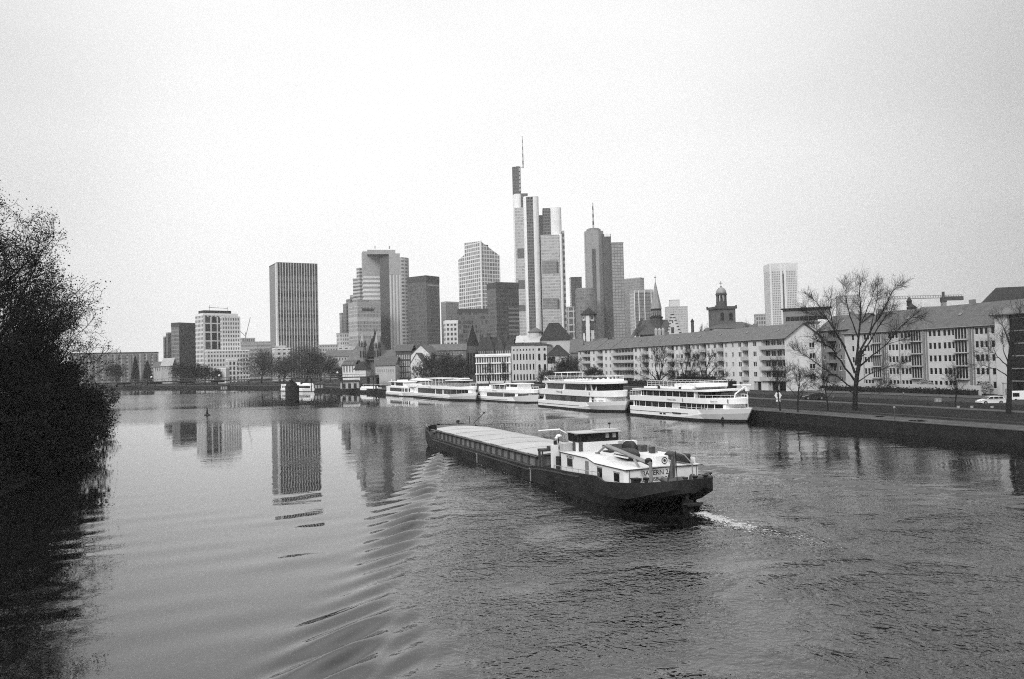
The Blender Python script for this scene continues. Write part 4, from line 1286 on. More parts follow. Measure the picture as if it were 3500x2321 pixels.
pier = thing('bridge_pier', 'dark stone bridge pier with a rounded cap standing in the water before the launch', 'pier', ((pa.x + pb.x) / 2, pa.y, 0))
wp = (pb.x - pa.x) / 2 * .9
m = MB(); m.prism([(-wp, 0), (0, -1.2), (wp, 0), (wp, 4.5), (-wp, 4.5)], -1, 4.6, 0); m.build('shaft', M_STONE, pier)
m = MB(); m.lathe([(wp * 1.02, 4.6), (wp * .95, 5.4), (wp * .6, 6.2), (.5, 6.7), (.35, 7.5), (0, 7.5)], 0, 1.4, 12); m.build('rounded_cap', M_BLACK, pier)
ab = P(1230, 1300, 404); ab2 = P(1284, 1300, 404)
abt = thing('bridge_abutment', 'dark stone block where the footbridge meets the city bank', 'abutment', (ab.x, 404, 0))
m = MB(); m.box(0, (ab2.x - ab.x) * .45, 0, 10, 1.0, 7.4); m.box((ab2.x - ab.x) * .62, ab2.x - ab.x, 0, 10, 1.0, 8.2); m.box(0, ab2.x - ab.x, 3, 11, 1.0, 6.8); m.build('masonry', M_REDST, abt)
# ------------------------------------------------------------------ towers
def solve(c, dirv, fx, fy):
    """distance from c along dirv (plan) to where it is seen at column fx"""
    r = ray(fx, fy)
    # (c + w*dir) x r = 0
    den = dirv.x * r.y - dirv.y * r.x
    return -(c.x * r.y - c.y * r.x) / den
def ztop(fx, fy, d):
    return P(fx, fy, d).z
def tower(name, label, xl, xc, xr, ytop, d, yaw, mat, group=None, cat='skyscraper', roof=None, parapet=1.2, dmat=None, base=2.0, fmat=None, plant=None, side_drop=0.0):
    """box seen at its near corner xc; left face to xl, right face to xr"""
    if xc < 1160 and d < 700:
        d *= 1.22
    c = P(xc, ytop, d)
    yaw = yaw - math.degrees(math.atan2(c.x, c.y))      # turned from the line of sight
    b = Vector((math.cos(R(yaw)), math.sin(R(yaw))))
    a = Vector((-b.y, b.x))
    wr = solve(c, b, xr, ytop) if xr > xc + .1 else 20.0
    wl_ = solve(c, a, xl, ytop) if xl < xc - .1 else 20.0
    wr, wl_ = abs(wr), abs(wl_)
    z = c.z
    t = thing(name, label, cat, (c.x, c.y, 0), R(yaw), group)
    m = MB()
    m.prism([(0, 0), (wr, 0), (wr, wl_), (0, wl_)], base, z - parapet, 0, 1)
    body = m.build('facade', [mat, roof or M_CONC], t)
    m = MB()
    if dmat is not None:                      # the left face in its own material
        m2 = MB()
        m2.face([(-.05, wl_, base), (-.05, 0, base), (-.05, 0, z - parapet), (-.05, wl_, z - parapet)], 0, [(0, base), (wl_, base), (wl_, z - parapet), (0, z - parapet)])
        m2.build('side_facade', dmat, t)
    m.prism([(-.15, -.15), (wr + .15, -.15), (wr + .15, wl_ + .15), (-.15, wl_ + .15)], z - parapet, z, 0)
    m.build('parapet', roof or M_CONC, t)
    if plant:
        m = MB()
        for (x0, x1, y0, y1, h) in plant:
            m.box(x0 * wr, x1 * wr, y0 * wl_, y1 * wl_, z, z + h)
        m.build('roof_plant', M_STEEL, t)
    t['_w'] = wr
    return t, wr, wl_, z
SK = 'office towers of the skyline'
f_dark = facade('dark_curtain_wall', 0.13, 0.075, 1.6, 3.6, .2, .3, .5, .15)
f_darkb = facade('black_curtain_wall', 0.045, 0.035, 1.5, 3.6, .2, .25, .7, .15)
f_white = facade('white_grid_wall', 0.62, 0.085, 3.3, 3.7, .42, .42, .5)
f_whited = facade('white_wall_small_windows', 0.60, 0.10, 2.5, 3.4, .52, .52, .5)
f_grey = facade('grey_grid_wall', 0.34, 0.12, 2.0, 3.6, .35, .35, .35)
f_light = facade('light_band_wall', 0.50, 0.17, 30.0, 3.7, .0, .5, .25)
f_slab = facade('slab_glazing', 0.15, 0.115, 1.3, 3.5, .16, .3, .5, .2, 0, .5, 6, 0.025)
f_grid = facade('light_mullion_wall', 0.72, 0.24, 3.2, 3.8, .22, .24, .35)
f_blue = facade('glass_skin', 0.28, 0.22, 1.5, 3.7, .12, .22, .22, .12)
f_blued = facade('glass_skin_dark', 0.14, 0.10, 1.5, 3.7, .12, .22, .22, .12)
f_silver = facade('silver_vertical_wall', 0.55, 0.28, 3.2, 60, .5, .0, .2, .3)
f_gridd = facade('grid_tower_wall', 0.13, 0.23, 3.6, 3.7, .16, .2, .18, .2)
f_pale = facade('pale_stone_wall', 0.46, 0.17, 2.2, 3.6, .45, .45, .3)
# far left, beyond the trees
tower('apartment_building', 'long low terrace of grey flats far off behind the left trees', 240, 541, 560, 1206, 640, 12, facade('flats_wall', .40, .10, 3.0, 3.4, .5, .45, .5), None, 'building', M_ROOFD, .8) if False else None
t, w_, l_, z_ = tower('apartment_building', 'long low terrace of grey flats far off beside the great left trees', 232, 236, 541, 1207, 640, -6, facade('flats_wall', .40, .09, 3.2, 3.4, .5, .45, .5), None, 'building', M_DARKST, 1.5)
m = MB()
for k in range(14):
    m.box(w_ * k / 14 + 1, w_ * k / 14 + 3.6, -1.2, -.05, 3, z_ - 2)
m.build('balcony_stack', M_PLAST3, t)
tower('tower_block', 'narrow grey stepped block at the far left of the high buildings, lower step', 558, 564, 570, 1150, 660, 30, f_dark, SK, 'tower block')
tower('tower_block', 'narrow grey stepped block beside the black tower block, upper step', 567, 574, 590, 1136, 655, 30, f_dark, SK, 'tower block')
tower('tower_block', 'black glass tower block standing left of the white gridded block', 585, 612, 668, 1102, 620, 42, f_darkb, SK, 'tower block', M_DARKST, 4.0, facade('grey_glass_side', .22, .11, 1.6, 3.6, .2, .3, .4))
t, w_, l_, z_ = tower('office_block', 'white office block with a coarse window grid and dark roof storey', 667, 694, 812, 1070, 560, 20, f_white, None, 'office block', M_WHITE, 2.0, None)
m = MB(); m.box(w_ * .05, w_ * .85, l_ * .15, l_ * .8, z_ - 1, z_ + 2.6); m.build('dark_roof_storey', M_BLACK, t)
m = MB(); m.path([(w_ * .2, 3, z_ + 5.2), (w_ * .75, 3, z_ + 4.6)], .2, 4); m.tube((w_ * .22, 3, z_ + 2), (w_ * .22, 3, z_ + 7), .18, n=4); m.tube((w_ * .74, 3, z_ + 2), (w_ * .74, 3, z_ + 6), .15, n=4); m.build('roof_rail', M_STEEL, t)
mw = facade('large_pane_wall', .58, .045, 5.6, 7.4, .22, .14, .6)
m = MB(); m.face([(.5, -.08, 3), (w_ * .56, -.08, 3), (w_ * .56, -.08, z_ - 3), (.5, -.08, z_ - 3)], 0, [(0, 3), (w_ * .56, 3), (w_ * .56, z_ - 3), (0, z_ - 3)]); m.build('large_pane_facade', mw, t)
t, w_, l_, z_ = tower('office_block', 'white finely gridded wing on the right of the coarse white block', 752, 758, 821, 1081, 556, 12, facade('fine_white_grid', .60, .15, 2.0, 3.5, .42, .42, .4), None, 'office block', M_WHITE, 1.0)
tower('office_block', 'lower white gridded front wing below the coarse white block', 700, 706, 852, 1197, 545, 6, facade('fine_white_grid2', .60, .11, 2.3, 3.6, .45, .45, .4), None, 'office block', M_WHITE, 1.2)
tower('office_block', 'white gabled office house with dark window bays near the low left trees', 772, 778, 812, 1226, 520, 8, facade('white_bay_wall', .62, .05, 2.8, 3.8, .45, .3, .6), None, 'office block', M_WHITE, 1.0)
tower('low_building', 'pale flat building between the white block and the dark slab tower', 818, 824, 925, 1168, 760, 4, facade('pale_low_wall', .48, .28, 30, 4.0, 0, .5, .2), None, 'building', M_CONC, 1.5)
tower('low_building', 'small grey roof block topped by thin cranes behind the pale flat building', 820, 826, 872, 1155, 820, 4, f_grey, None, 'building', M_CONC, 1.0)
tower('low_building', 'white balcony building peeping out among the twiggy trees below the slab', 930, 940, 992, 1189, 520, 10, facade('white_balcony', .62, .06, 4.0, 3.6, .5, .55, .6), None, 'building', M_WHITE, 1.0)
tower('low_building', 'long white low building running below the dark slab tower', 855, 862, 976, 1183, 640, 3, facade('white_low', .60, .25, 2.4, 3.6, .5, .5, .4), None, 'building', M_WHITE, 1.0)
tower('low_building', 'pale building with a row of dark windows right of the slab tower', 1086, 1092, 1200, 1186, 600, 4, facade('pale_row', .60, .06, 5.0, 4.6, .5, .35, .7), None, 'building', M_WHITE, 1.0)
tower('low_building', 'pale roof line far behind, right of the slab tower', 1085, 1090, 1155, 1178, 700, 4, f_pale, None, 'building', M_CONC, 1.0)
# dark slab with light fins
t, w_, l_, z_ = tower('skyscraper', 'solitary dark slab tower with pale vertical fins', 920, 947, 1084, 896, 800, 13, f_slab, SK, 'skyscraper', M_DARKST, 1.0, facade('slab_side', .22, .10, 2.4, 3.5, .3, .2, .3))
fin = None
nf = 15
for k in range(nf + 1):
    if fin is None:
        m = MB(); m.box(-.28, .28, -.7, -.02, 3, z_ - .4); fin = m.build('vertical_fin', gray('fin_aluminium', .62, .5, .1, .1), t)
        fin.location = (0, 0, 0)
    else:
        put(fin, t, (w_ * k / nf, 0, 0))
m = MB(); m.box(-.05, w_ + .05, -.3, -.03, z_ - 12.5, z_ - 1.1); m.build('dark_top_band', gray('dark_louvres', .05, .6, .2), t)
for k in range(11):
    m = MB(); zz = z_ - 20 - 9.6 * k; m.box(.1, w_ - .1, -.3, -.03, zz, zz + 1.3); m.build('dark_floor_band', M_DARKST, t)
m = MB(); m.box(-.9, -.06, .5, 5.5, 3, z_ - 1); m.build('pale_corner_pier', gray('fin_aluminium', .5), t)
# stepped silver group
tower('office_tower', 'lowest pale step of the stepped tower group, beside the church roofs', 1150, 1160, 1192, 1138, 760, 20, f_pale, SK, 'skyscraper', M_CONC, 1.0)
tower('office_tower', 'thin pale shaft at the left edge of the stepped tower group', 1160, 1168, 1178, 1069, 900, 20, f_pale, SK)
tower('office_tower', 'third step of the stepped tower group, grey and plain', 1172, 1182, 1206, 1037, 890, 20, f_grey, SK)
tower('office_tower', 'fourth step of the stepped tower group, grey with flat top', 1183, 1196, 1226, 1021, 885, 20, f_grey, SK)
tower('office_tower', 'fifth step of the stepped tower group, pale and grey', 1196, 1222, 1240, 1006, 880, 40, f_light, SK)
tower('office_tower', 'sixth step of the stepped tower group with a dark right face', 1206, 1219, 1240, 951, 875, 55, f_blued, SK, dmat=f_light)
tower('office_tower', 'narrow pale top step touching the silver twin tower', 1218, 1228, 1240, 915, 870, 30, f_light, SK)
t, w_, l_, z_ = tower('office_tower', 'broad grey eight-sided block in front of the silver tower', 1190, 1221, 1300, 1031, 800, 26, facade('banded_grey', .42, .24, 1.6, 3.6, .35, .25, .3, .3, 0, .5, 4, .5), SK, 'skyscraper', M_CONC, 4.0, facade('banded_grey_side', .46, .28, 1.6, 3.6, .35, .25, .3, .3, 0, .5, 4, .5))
m = MB(); m.box(w_ * .2, w_ * .7, -.2, -.06, z_ - 9, z_ - 6.5); m.build('dark_louvre', M_DARKST, t)
m = MB(); m.box(w_ * .1, w_ * .6, l_ * .2, l_ * .7, z_, z_ + 2.5); m.build('roof_plant', M_STEEL, t)
t, w_, l_, z_ = tower('skyscraper', 'left half of the silver twin tower, striped with pale floors', 1236, 1240, 1300, 859, 850, 4, facade('striped_floors', .68, .30, 60, 4.6, 0, .5, .2), SK, 'skyscraper', M_CONC, 26.0)
tower('skyscraper', 'dark recessed spine of the silver twin tower', 1297, 1330, 1338, 864, 846, 75, f_blued, SK, 'skyscraper', M_DARKST, 2.0, gray('dark_spine', .085, .4, .1, .05))
t, w_, l_, z_ = tower('skyscraper', 'right half of the silver twin tower with vertical ribs and a rounded edge', 1326, 1330, 1366, 866, 838, 3, f_silver, SK, 'skyscraper', M_CONC, 22.0)
m = MB()
n = 8
ring = [(w_ + 10 * math.sin(a) * 1.0, 10 - 10 * math.cos(a)) for a in np.linspace(0, math.pi / 2, n)]
m.prism([(w_, 0)] + ring[1:] + [(w_ + 10, 26), (w_, 26)], 2, z_ - 4, 0, 1); m.build('rounded_edge', [facade('banded_corner', .46, .15, 4.4, 3.7, .3, .5, .3), M_CONC], t)
m = MB(); m.box(-22, w_ - 4, 6, 22, z_, z_ + 4.5); m.tube((-14, 8, z_ + 6), (-14, 8, z_ + 9), .5, n=5); m.tube((w_ - 10, 8, z_ + 6), (w_ - 10, 8, z_ + 9), .7, n=5); m.build('crown', gray('crown_grey', .34, .6, .08, .1), t)
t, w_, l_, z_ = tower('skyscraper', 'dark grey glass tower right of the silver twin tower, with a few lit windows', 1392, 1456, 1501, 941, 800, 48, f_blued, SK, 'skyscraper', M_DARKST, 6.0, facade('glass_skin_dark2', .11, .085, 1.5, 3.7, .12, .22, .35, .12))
m = MB(); m.box(w_ * .1, w_ * .95, -.15, -.05, z_ - 10, z_ - 8.6); m.build('pale_sign_strip', M_CONC, t)
# block with gridded white top and slopes
t, w_, l_, z_ = tower('skyscraper', 'light gridded tower with sloping shoulders and white mullions', 1588, 1643, 1706, 830, 780, 36, f_grid, SK, 'skyscraper', M_CONC, .6) if False else (None,) * 4
def sloped_tower():
    d = 780
    c = P(1643, 824, d)
    yaw = 36 - math.degrees(math.atan2(c.x, c.y))
    b = Vector((math.cos(R(yaw)), math.sin(R(yaw)))); a = Vector((-b.y, b.x))
    wr, wl_ = abs(solve(c, b, 1706, 850)), abs(solve(c, a, 1566, 870))
    wm = abs(solve(c, a, 1588, 830))
    t = thing('skyscraper', 'light gridded tower with sloping shoulders and white mullions', 'skyscraper', (c.x, c.y, 0), R(yaw), SK)
    z = c.z
    zl = P(1566, 884, d + 20).z; zm = P(1588, 868, d + 18).z; zr = P(1705, 878, d + 25).z; zt = P(1588, 830, d + 20).z; zp = P(1668, 838, d + 10).z
    m = MB()
    m.prism([(0, 0), (wr * .22, 0), (wr, 0), (wr, wm), (0, wm)], 2, 0, 0, 1, top=[z, z - 3, zr, zr, zt])
    m.build('facade', [f_grid, M_CONC], t)
    m = MB(); m.prism([(0, wm + .02), (wr * .8, wm + .02), (wr * .8, wl_), (0, wl_)], 2, 0, 0, 1, top=[zm, zm, zl, zl]); m.build('shoulder_facade', [f_grid, M_CONC], t)
    m = MB()
    m.box(-.5, .5, -.5, .5, 2, z + .5); m.box(wr - .4, wr + .4, -.4, .4, 2, zr); m.box(-.4, .4, wm - .4, wm + .4, 2, zt)
    m.build('corner_mullion', M_WHITE, t)
    m = MB(); m.box(wr * .35, wr * .6, 6, 14, zr, z - 2); m.build('roof_plant', M_DARKST, t)
sloped_tower()
tower('skyscraper', 'pale grey shaft in the gap left of the light gridded tower', 1507, 1524, 1568, 1030, 950, 40, f_blue, SK, 'skyscraper', M_CONC, 2.0)
tower('office_block', 'small white block of square windows low in the gap below the grey shaft', 1516, 1522, 1564, 1095, 600, 6, facade('square_window_wall', .66, .07, 2.7, 3.6, .4, .42, .4), None, 'office block', M_WHITE, 2.5)
tower('office_block', 'dark broad block below the light gridded tower', 1562, 1567, 1666, 1056, 640, 5, facade('dark_block', .12, .085, 1.6, 3.6, .2, .3, .9), SK, 'skyscraper', M_DARKST, 3.0)
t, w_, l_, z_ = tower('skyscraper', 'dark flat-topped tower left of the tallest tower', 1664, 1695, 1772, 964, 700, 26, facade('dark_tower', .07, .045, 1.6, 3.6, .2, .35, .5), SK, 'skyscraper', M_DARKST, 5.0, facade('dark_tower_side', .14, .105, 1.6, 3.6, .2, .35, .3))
m = MB(); m.face([(w_ * .52, -.07, 3), (w_ * .98, -.07, 3), (w_ * .98, -.07, z_ - 22), (w_ * .52, -.07, z_ - 22)], 0, [(0, 3), (w_ * .46, 3), (w_ * .46, z_ - 22), (0, z_ - 22)]); m.build('banded_facade', facade('banded_dark', .17, .05, 40, 3.7, 0, .45, .3), t)
# tallest tower
def tallest():
    d = 1000.0
    o = P(1822, 1100, d)
    k = d / FPX
    X = lambda fx, fy=1000: P(fx, fy, d).x - o.x
    Z = lambda fy, fx=1822, dd=d: P(fx, fy, dd).z
    t = thing('skyscraper', 'tallest tower of the skyline with pale corner shafts and a striped antenna', 'skyscraper', (o.x, d, 0), 0, SK)
    pale = facade('pale_shaft', .82, .78, 4.0, 3.8, .1, .1, .05, .6, 0, .2)
    dark = facade('dark_window_strip', .15, .045, 1.9, 3.8, .25, .35, .9)
    off = facade('office_floors', .46, .34, 3.4, 3.8, .12, .40, .22)
    def bx(name, x0, x1, y0, y1, z1, mat, par=t, z0=2, rnd=False):
        m = MB()
        if rnd:
            r_ = min(6.0, (x1 - x0) / 2)
            pts = [(x0 + r_ - r_ * math.sin(a), y0 + r_ - r_ * math.cos(a)) for a in np.linspace(math.pi / 2, 0, 5)] + [(x1 - r_ + r_ * math.sin(a), y0 + r_ - r_ * math.cos(a)) for a in np.linspace(0, math.pi / 2, 5)] + [(x1, y1), (x0, y1)]
            m.prism(pts, z0, z1, 0)
        else:
            m.box(x0, x1, y0, y1, z0, z1)
        return m.build(name, mat, par)
    zf = Z(671)
    fs = bx('corner_shaft', X(1796), X(1849), -2, 20, zf, pale, rnd=True)
    bx('window_strip', X(1806), X(1829), -2.3, -1.9, zf - 1, dark, fs)
    lo = bx('left_office_face', X(1765), X(1797), 6, 34, Z(705), off)
    for ya, yb in ((846, 880), (955, 985), (1040, 1062)):
        g = MB(); g.box(X(1772), X(1795), 5.85, 5.99, Z(yb), Z(ya)); g.build('sky_garden', M_GLASSM, lo)
    bx('left_core', X(1761), X(1792), 12, 34, Z(654), pale, rnd=True)
    bx('mast_block', X(1761), X(1790), 14, 34, Z(559), facade('mast_louvre', .11, .07, 2, 3.8, .2, .3, .3), z0=Z(655))
    bx('core_step', X(1790), X(1813), 14, 34, Z(652), facade('mast_louvre', .11, .07, 2, 3.8), z0=Z(720))
    for q in range(6):
        za = Z(645) + (Z(560) - Z(645)) * q / 6
        m = MB(); m.box(X(1784), X(1791), 13.2, 13.98, za, za + 3.4); m.build('pale_panel', M_CONC, t)
    ro = bx('right_office_face', X(1853), X(1916), 4, 28, Z(802), off)
    for ya, yb, xa, xb in ((893, 935, 1856, 1910), (1022, 1056, 1856, 1910)):
        g = MB(); g.box(X(xa), X(xb), 3.8, 3.98, Z(yb), Z(ya)); g.build('sky_garden', facade('garden_glass', .25, .17, 1.7, 3.8, .1, .2, .2), ro)
        g = MB(); g.box(X(1905), X(1912), 3.7, 3.79, Z(yb), Z(ya + 3)); g.build('garden_opening', M_DARKST, ro)
        g = MB(); g.box(X(xa), X(xb), 3.7, 3.99, Z(ya) - .1, Z(ya) + .9); g.build('garden_sill', M_STEEL, ro)
    bx('dark_notch', X(1850), X(1866), 12, 30, Z(730), dark)
    bx('rear_window_shaft', X(1863), X(1888), 10, 30, Z(707), dark)
    bx('right_corner_shaft', X(1886), X(1928), 9, 32, Z(705), pale, rnd=True)
    bx('right_corner_shaft', X(1914), X(1928), 5, 20, Z(800), pale, rnd=True)
    bx('serrated_edge', X(1928.2), X(1936), 9, 30, Z(787), facade('serrated', .33, .05, 3, 7.5, .0, .45, .2))
    m = MB()
    zb, zt = Z(560), Z(449)
    seg = 9
    xb, xt = X(1788.5, 560), X(1786.5, 450)
    for q in range(seg):
        f0, f1 = q / seg, (q + 1) / seg
        m.tube((xb, 20, zb + (zt - zb) * f0), (xb, 20, zb + (zt - zb) * f1), 1.2 - .75 * f0, 1.2 - .75 * f1, 6, q % 2)
    m.tube((xb - 6, 20, zb + 2.5), (xb, 20, zb), .4, n=4, mi=0); m.tube((xb - 9, 20, zb + 2), (xb - 6, 20, zb + 2.5), .4, n=4, mi=0)
    m.build('antenna', [gray('antenna_pale', .45, .6, .1), gray('antenna_grey', .20, .6, .1)], t)
tallest()
# cluster on the right
tower('skyscraper', 'thin dark tower in the gap right of the tallest tower', 1946, 1951, 1988, 947, 1150, 8, f_blued, SK, 'skyscraper', M_DARKST, 1.5)
tower('office_tower', 'low stepped grid block at the foot of the tallest tower', 1936, 1941, 1963, 1048, 880, 10, facade('open_grid', .46, .09, 5.4, 7.4, .18, .2, .5), SK, 'skyscraper', M_CONC, 1.0)
def round_tower():
    a_, b_ = P(1968, 985, 960), P(2042, 985, 960)
    r_ = (b_.x - a_.x) / 2
    t = thing('office_tower', 'rounded grey glass block before the twin-topped antenna tower', 'skyscraper', ((a_.x + b_.x) / 2, 960 + r_, 0), 0, SK)
    m = MB(); m.prism([(r_ * math.cos(x), r_ * math.sin(x)) for x in np.linspace(0, 2 * math.pi, 29)[:-1]], 2, a_.z - 1, 0); m.build('facade', facade('round_glass', .20, .16, 3.0, 3.7, .14, .18, .25, .15), t)
    m = MB(); m.prism([(r_ * .9 * math.cos(x), r_ * .9 * math.sin(x)) for x in np.linspace(0, 2 * math.pi, 29)[:-1]], a_.z - .99, a_.z + .5, 0); m.build('roof_disc', M_STEEL, t)
round_tower()
def antenna_tower():
    d = 1000.0
    o = P(2034, 1000, d)
    X = lambda fx, fy=900: P(fx, fy, d).x - o.x
    Z = lambda fy, fx=2034: P(fx, fy, d).z
    t = thing('skyscraper', 'round glass tower joined to a square one, with a striped antenna on top', 'skyscraper', (o.x, d, 0), 0, SK)
    r_ = (X(2070) - X(2000)) / 2
    cx = X(2035)
    circ = lambda rr, a0=0.0, n=16: [(cx + rr * math.cos(x + a0), r_ + rr * math.sin(x + a0)) for x in np.linspace(0, 2 * math.pi, n + 1)[:-1]]
    m = MB(); m.prism(circ(r_, math.pi / 8, 8), 2, Z(787), 0); m.build('round_shaft', facade('round_shaft_glass', .28, .27, 1.7, 3.7, .1, .15, .10, .12), t)
    m = MB(); m.prism(circ(r_ * .72), Z(787) + .02, Z(779), 0); m.prism(circ(r_ * .55), Z(779) + .02, Z(776), 0); m.build('round_crown', M_STEEL, t)
    m = MB(); m.box(X(2064), X(2092), 4, 26, 2, Z(799)); m.build('dark_recess', facade('recess_glass', .07, .055, 1.7, 3.7, .1, .2, .3, .12), t)
    m = MB(); m.box(X(2069), X(2090), 3.6, 3.98, Z(808), Z(799)); m.build('lit_top_sign', M_WHITE, t)
    m = MB(); m.box(X(2091), X(2132), 0, 24, 2, Z(834)); m.build('square_shaft', facade('square_shaft_grid', .12, .26, 3.5, 3.7, .15, .17, .15, .12), t)
    m = MB(); m.box(X(2089.5), X(2133), -.2, 24, Z(834), Z(830)); m.build('square_parapet', M_STEEL, t)
    m = MB()
    pts = [(cx - r_ * .36, -0.12 + r_ - r_ * .93)]
    m.box(cx - r_ * .30, cx + r_ * .02, r_ - r_ * 1.0 - .35, r_ - r_ * .98, 2, Z(850)); m.build('glazed_spine', facade('recess_glass', .07, .055, 1.7, 3.7), t)
    m = MB()
    za, zb = Z(776), Z(686)
    for q in range(7):
        f0, f1 = q / 7, (q + 1) / 7
        m.tube((cx, r_, za + (zb - za) * f0), (cx, r_, za + (zb - za) * f1), 1.25 - .5 * f0, 1.25 - .5 * f1, 6, q % 2)
    m.build('antenna', [gray('antenna_pale', .45), gray('antenna_dark', .10, .6, .1)], t)
antenna_tower()
t, w_, l_, z_ = tower('skyscraper', 'plain grey tower behind the round and square pair, pale right side', 2132, 2188, 2201, 948, 1200, 62, f_pale, SK, 'skyscraper', M_CONC, 1.5, f_blue)
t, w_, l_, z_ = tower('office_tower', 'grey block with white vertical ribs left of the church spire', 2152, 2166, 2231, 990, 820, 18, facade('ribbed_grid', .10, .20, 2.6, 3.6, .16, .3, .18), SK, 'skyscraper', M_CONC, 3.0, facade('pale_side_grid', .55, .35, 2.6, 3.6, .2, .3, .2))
m = MB()
for k in (0.02, .25, .55, .9):
    m.box(w_ * k - .35, w_ * k + .35, -.5, -.03, 3, z_ - 1)
m.build('white_rib', M_WHITE, t)
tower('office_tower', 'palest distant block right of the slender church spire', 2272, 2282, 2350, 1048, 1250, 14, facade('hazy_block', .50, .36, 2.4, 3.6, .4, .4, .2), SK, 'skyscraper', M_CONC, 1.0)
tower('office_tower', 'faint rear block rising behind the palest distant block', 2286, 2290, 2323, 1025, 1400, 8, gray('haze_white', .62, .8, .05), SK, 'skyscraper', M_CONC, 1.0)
t, w_, l_, z_ = tower('skyscraper', 'pale stone tower with a dark central groove, alone at the right of the skyline', 2609, 2629, 2726, 901, 1250, 16, facade('stone_tower', .56, .22, 2.6, 3.6, .42, .40, .3), SK, 'skyscraper', gray('fin_aluminium', .5), 12.0)
for x0, x1 in ((.0, .06), (.36, .44), (.50, .58), (.94, 1.0)):
    m = MB(); m.box(w_ * x0, w_ * x1, -.9, -.05, 3, z_ - 2); m.build('stone_pilaster', gray('pilaster_stone', .70, .8, .08), t)
m = MB(); m.box(w_ * .442, w_ * .498, -.3, -.06, 3, z_ - 16); m.build('dark_groove', M_DARKST, t)
tower('office_block', 'small grey block left of the pale stone tower, low on the roofline', 2577, 2582, 2618, 1073, 700, 6, f_grey, None, 'office block', M_CONC, 1.0)
t, w_, l_, z_ = tower('office_block', 'grey flat-roofed block with a row of square windows below the pale stone tower', 2671, 2676, 2833, 1058, 450, -6, gray('grey_block_wall', .20, .8, .12, .1), None, 'office block', M_ROOFD, 1.2)
m = MB(); m.box(-1.2, w_ + 1.2, -1.0, l_, z_ + .01, z_ + .5); m.build('flat_roof_slab', M_ROOFD, t)
for k in range(9):
    m = MB(); x = w_ * (.06 + .10 * k); m.box(x, x + 2.2, -.08, .1, z_ - 6.6, z_ - 4.2); m.build('window', M_SGLASS, t)
tower('low_building', 'white flat-roofed hall between the grey block and the big bare tree', 2790, 2796, 2885, 1092, 330, -4, gray('hall_white', .66, .8, .08), None, 'building', M_WHITE, 1.0)
tower('office_tower', 'grey tower seen through the branches of the big bare tree', 2856, 2872, 2936, 1010, 1350, 20, f_pale, SK, 'skyscraper', M_CONC, 1.5, f_grey)
# ------------------------------------------------------------------ tower cranes
cr_ = P(3226, 1060, 420)
t = thing('tower_crane', 'tower crane with a long level jib above the right apartment roof', 'crane', (cr_.x, 420, 0))
zj = P(3226, 1018, 420).z
xa, xb = P(3045, 1013, 420).x - cr_.x, P(3290, 1019, 420).x - cr_.x
m = MB(); m.box(-1, 1, -1, 1, 2, zj - 1); m.build('mast', M_STEEL, t)
m = MB()
for y, z in ((-.7, zj), (.7, zj), (0, zj + 1.4)):
    m.tube((xa, y, z), (xb, y, z), .13, n=4)
for k in range(28):
    x = xa + (xb - xa) * k / 28
    m.tube((x, -.7, zj), (x + (xb - xa) / 56, 0, zj + 1.4), .09, n=4); m.tube((x + (xb - xa) / 56, 0, zj + 1.4), (x + (xb - xa) / 28, .7, zj), .09, n=4)
m.build('jib', M_STEEL, t)
m = MB(); m.box(-1.2, 1.2, -1.2, 1.2, zj - 2.2, zj + .6); m.box(-.5, .5, -.5, .5, zj, P(3226, 997, 420).z); m.build('cab', M_DARKST, t)
m = MB(); m.box(xb - 9, xb, -1, 1, zj - 1.4, zj + .6); m.build('counterweight', M_DARKST, t)
t = thing('tower_crane', 'faint thin crane far behind the pale flat building', 'crane', (P(850, 1085, 1000).x, 1000, 0))
z1 = P(850, 1085, 1000).z; z0 = P(845, 1150, 1000).z
m = MB(); m.tube((-4, 0, 3), (-4, 0, z0 + 5), .5, n=4); m.build('mast', M_STEEL, t)
m = MB(); m.tube((-4, 0, z0), (2, 0, z1), .35, n=4); m.tube((-4, 0, z0), (-12, 0, z0 + 8), .35, n=4); m.build('jib', M_STEEL, t)
# ------------------------------------------------------------------ houses with real window openings
E = Vector((0.29, -0.957)).normalized()            # direction of the embankment fronts, towards the camera
EA = math.atan2(E.y, E.x)
WP = {}
GL = [M_SGLASS, glassy('room_glass', 0.030, .1, .4), glassy('curtain_glass', 0.11, .2, .4), glassy('pale_glass', 0.34, .5, .3)]  # last entry is pale glass for the dark town house
def window_proto(w, h, sash=2, gi=0):
    """casement with white frame; local origin at its lower left corner, outer face towards -y"""
    k = (round(w, 2), round(h, 2), sash, gi)
    if k in WP:
        return WP[k]
    m = MB()
    f = 0.05
    m.box(0, w, 0.0, 0.03, 0, h, 1)
    for a, b, c, d in ((0, f, 0, h), (w - f, w, 0, h), (f, w - f, 0, f), (f, w - f, h - f, h)):
        m.box(a, b, -.05, -.002, c, d, 0)
    for i in range(1, sash):
        x = w * i / sash
        m.box(x - .05, x + .05, -.05, -.002, f, h - f, 0)
    m.box(-.06, w + .06, -.2, -.052, -.06, 0, 0)
    o = m.build('window', [M_WHITE, GL[gi]])
    WP[k] = o
    o['_proto'] = 1
    return o
USED = set()
def add_window(parent, x, z, w, h, sash=2, y=0.16, gi=0, rot=0.0):
    p = window_proto(w, h, sash, gi)
    if p.name not in USED:
        USED.add(p.name)
        p.parent = parent; p.location = (x, y, z); p.rotation_euler = (0, 0, rot)
        return p
    return put(p, parent, (x, y, z), rot)
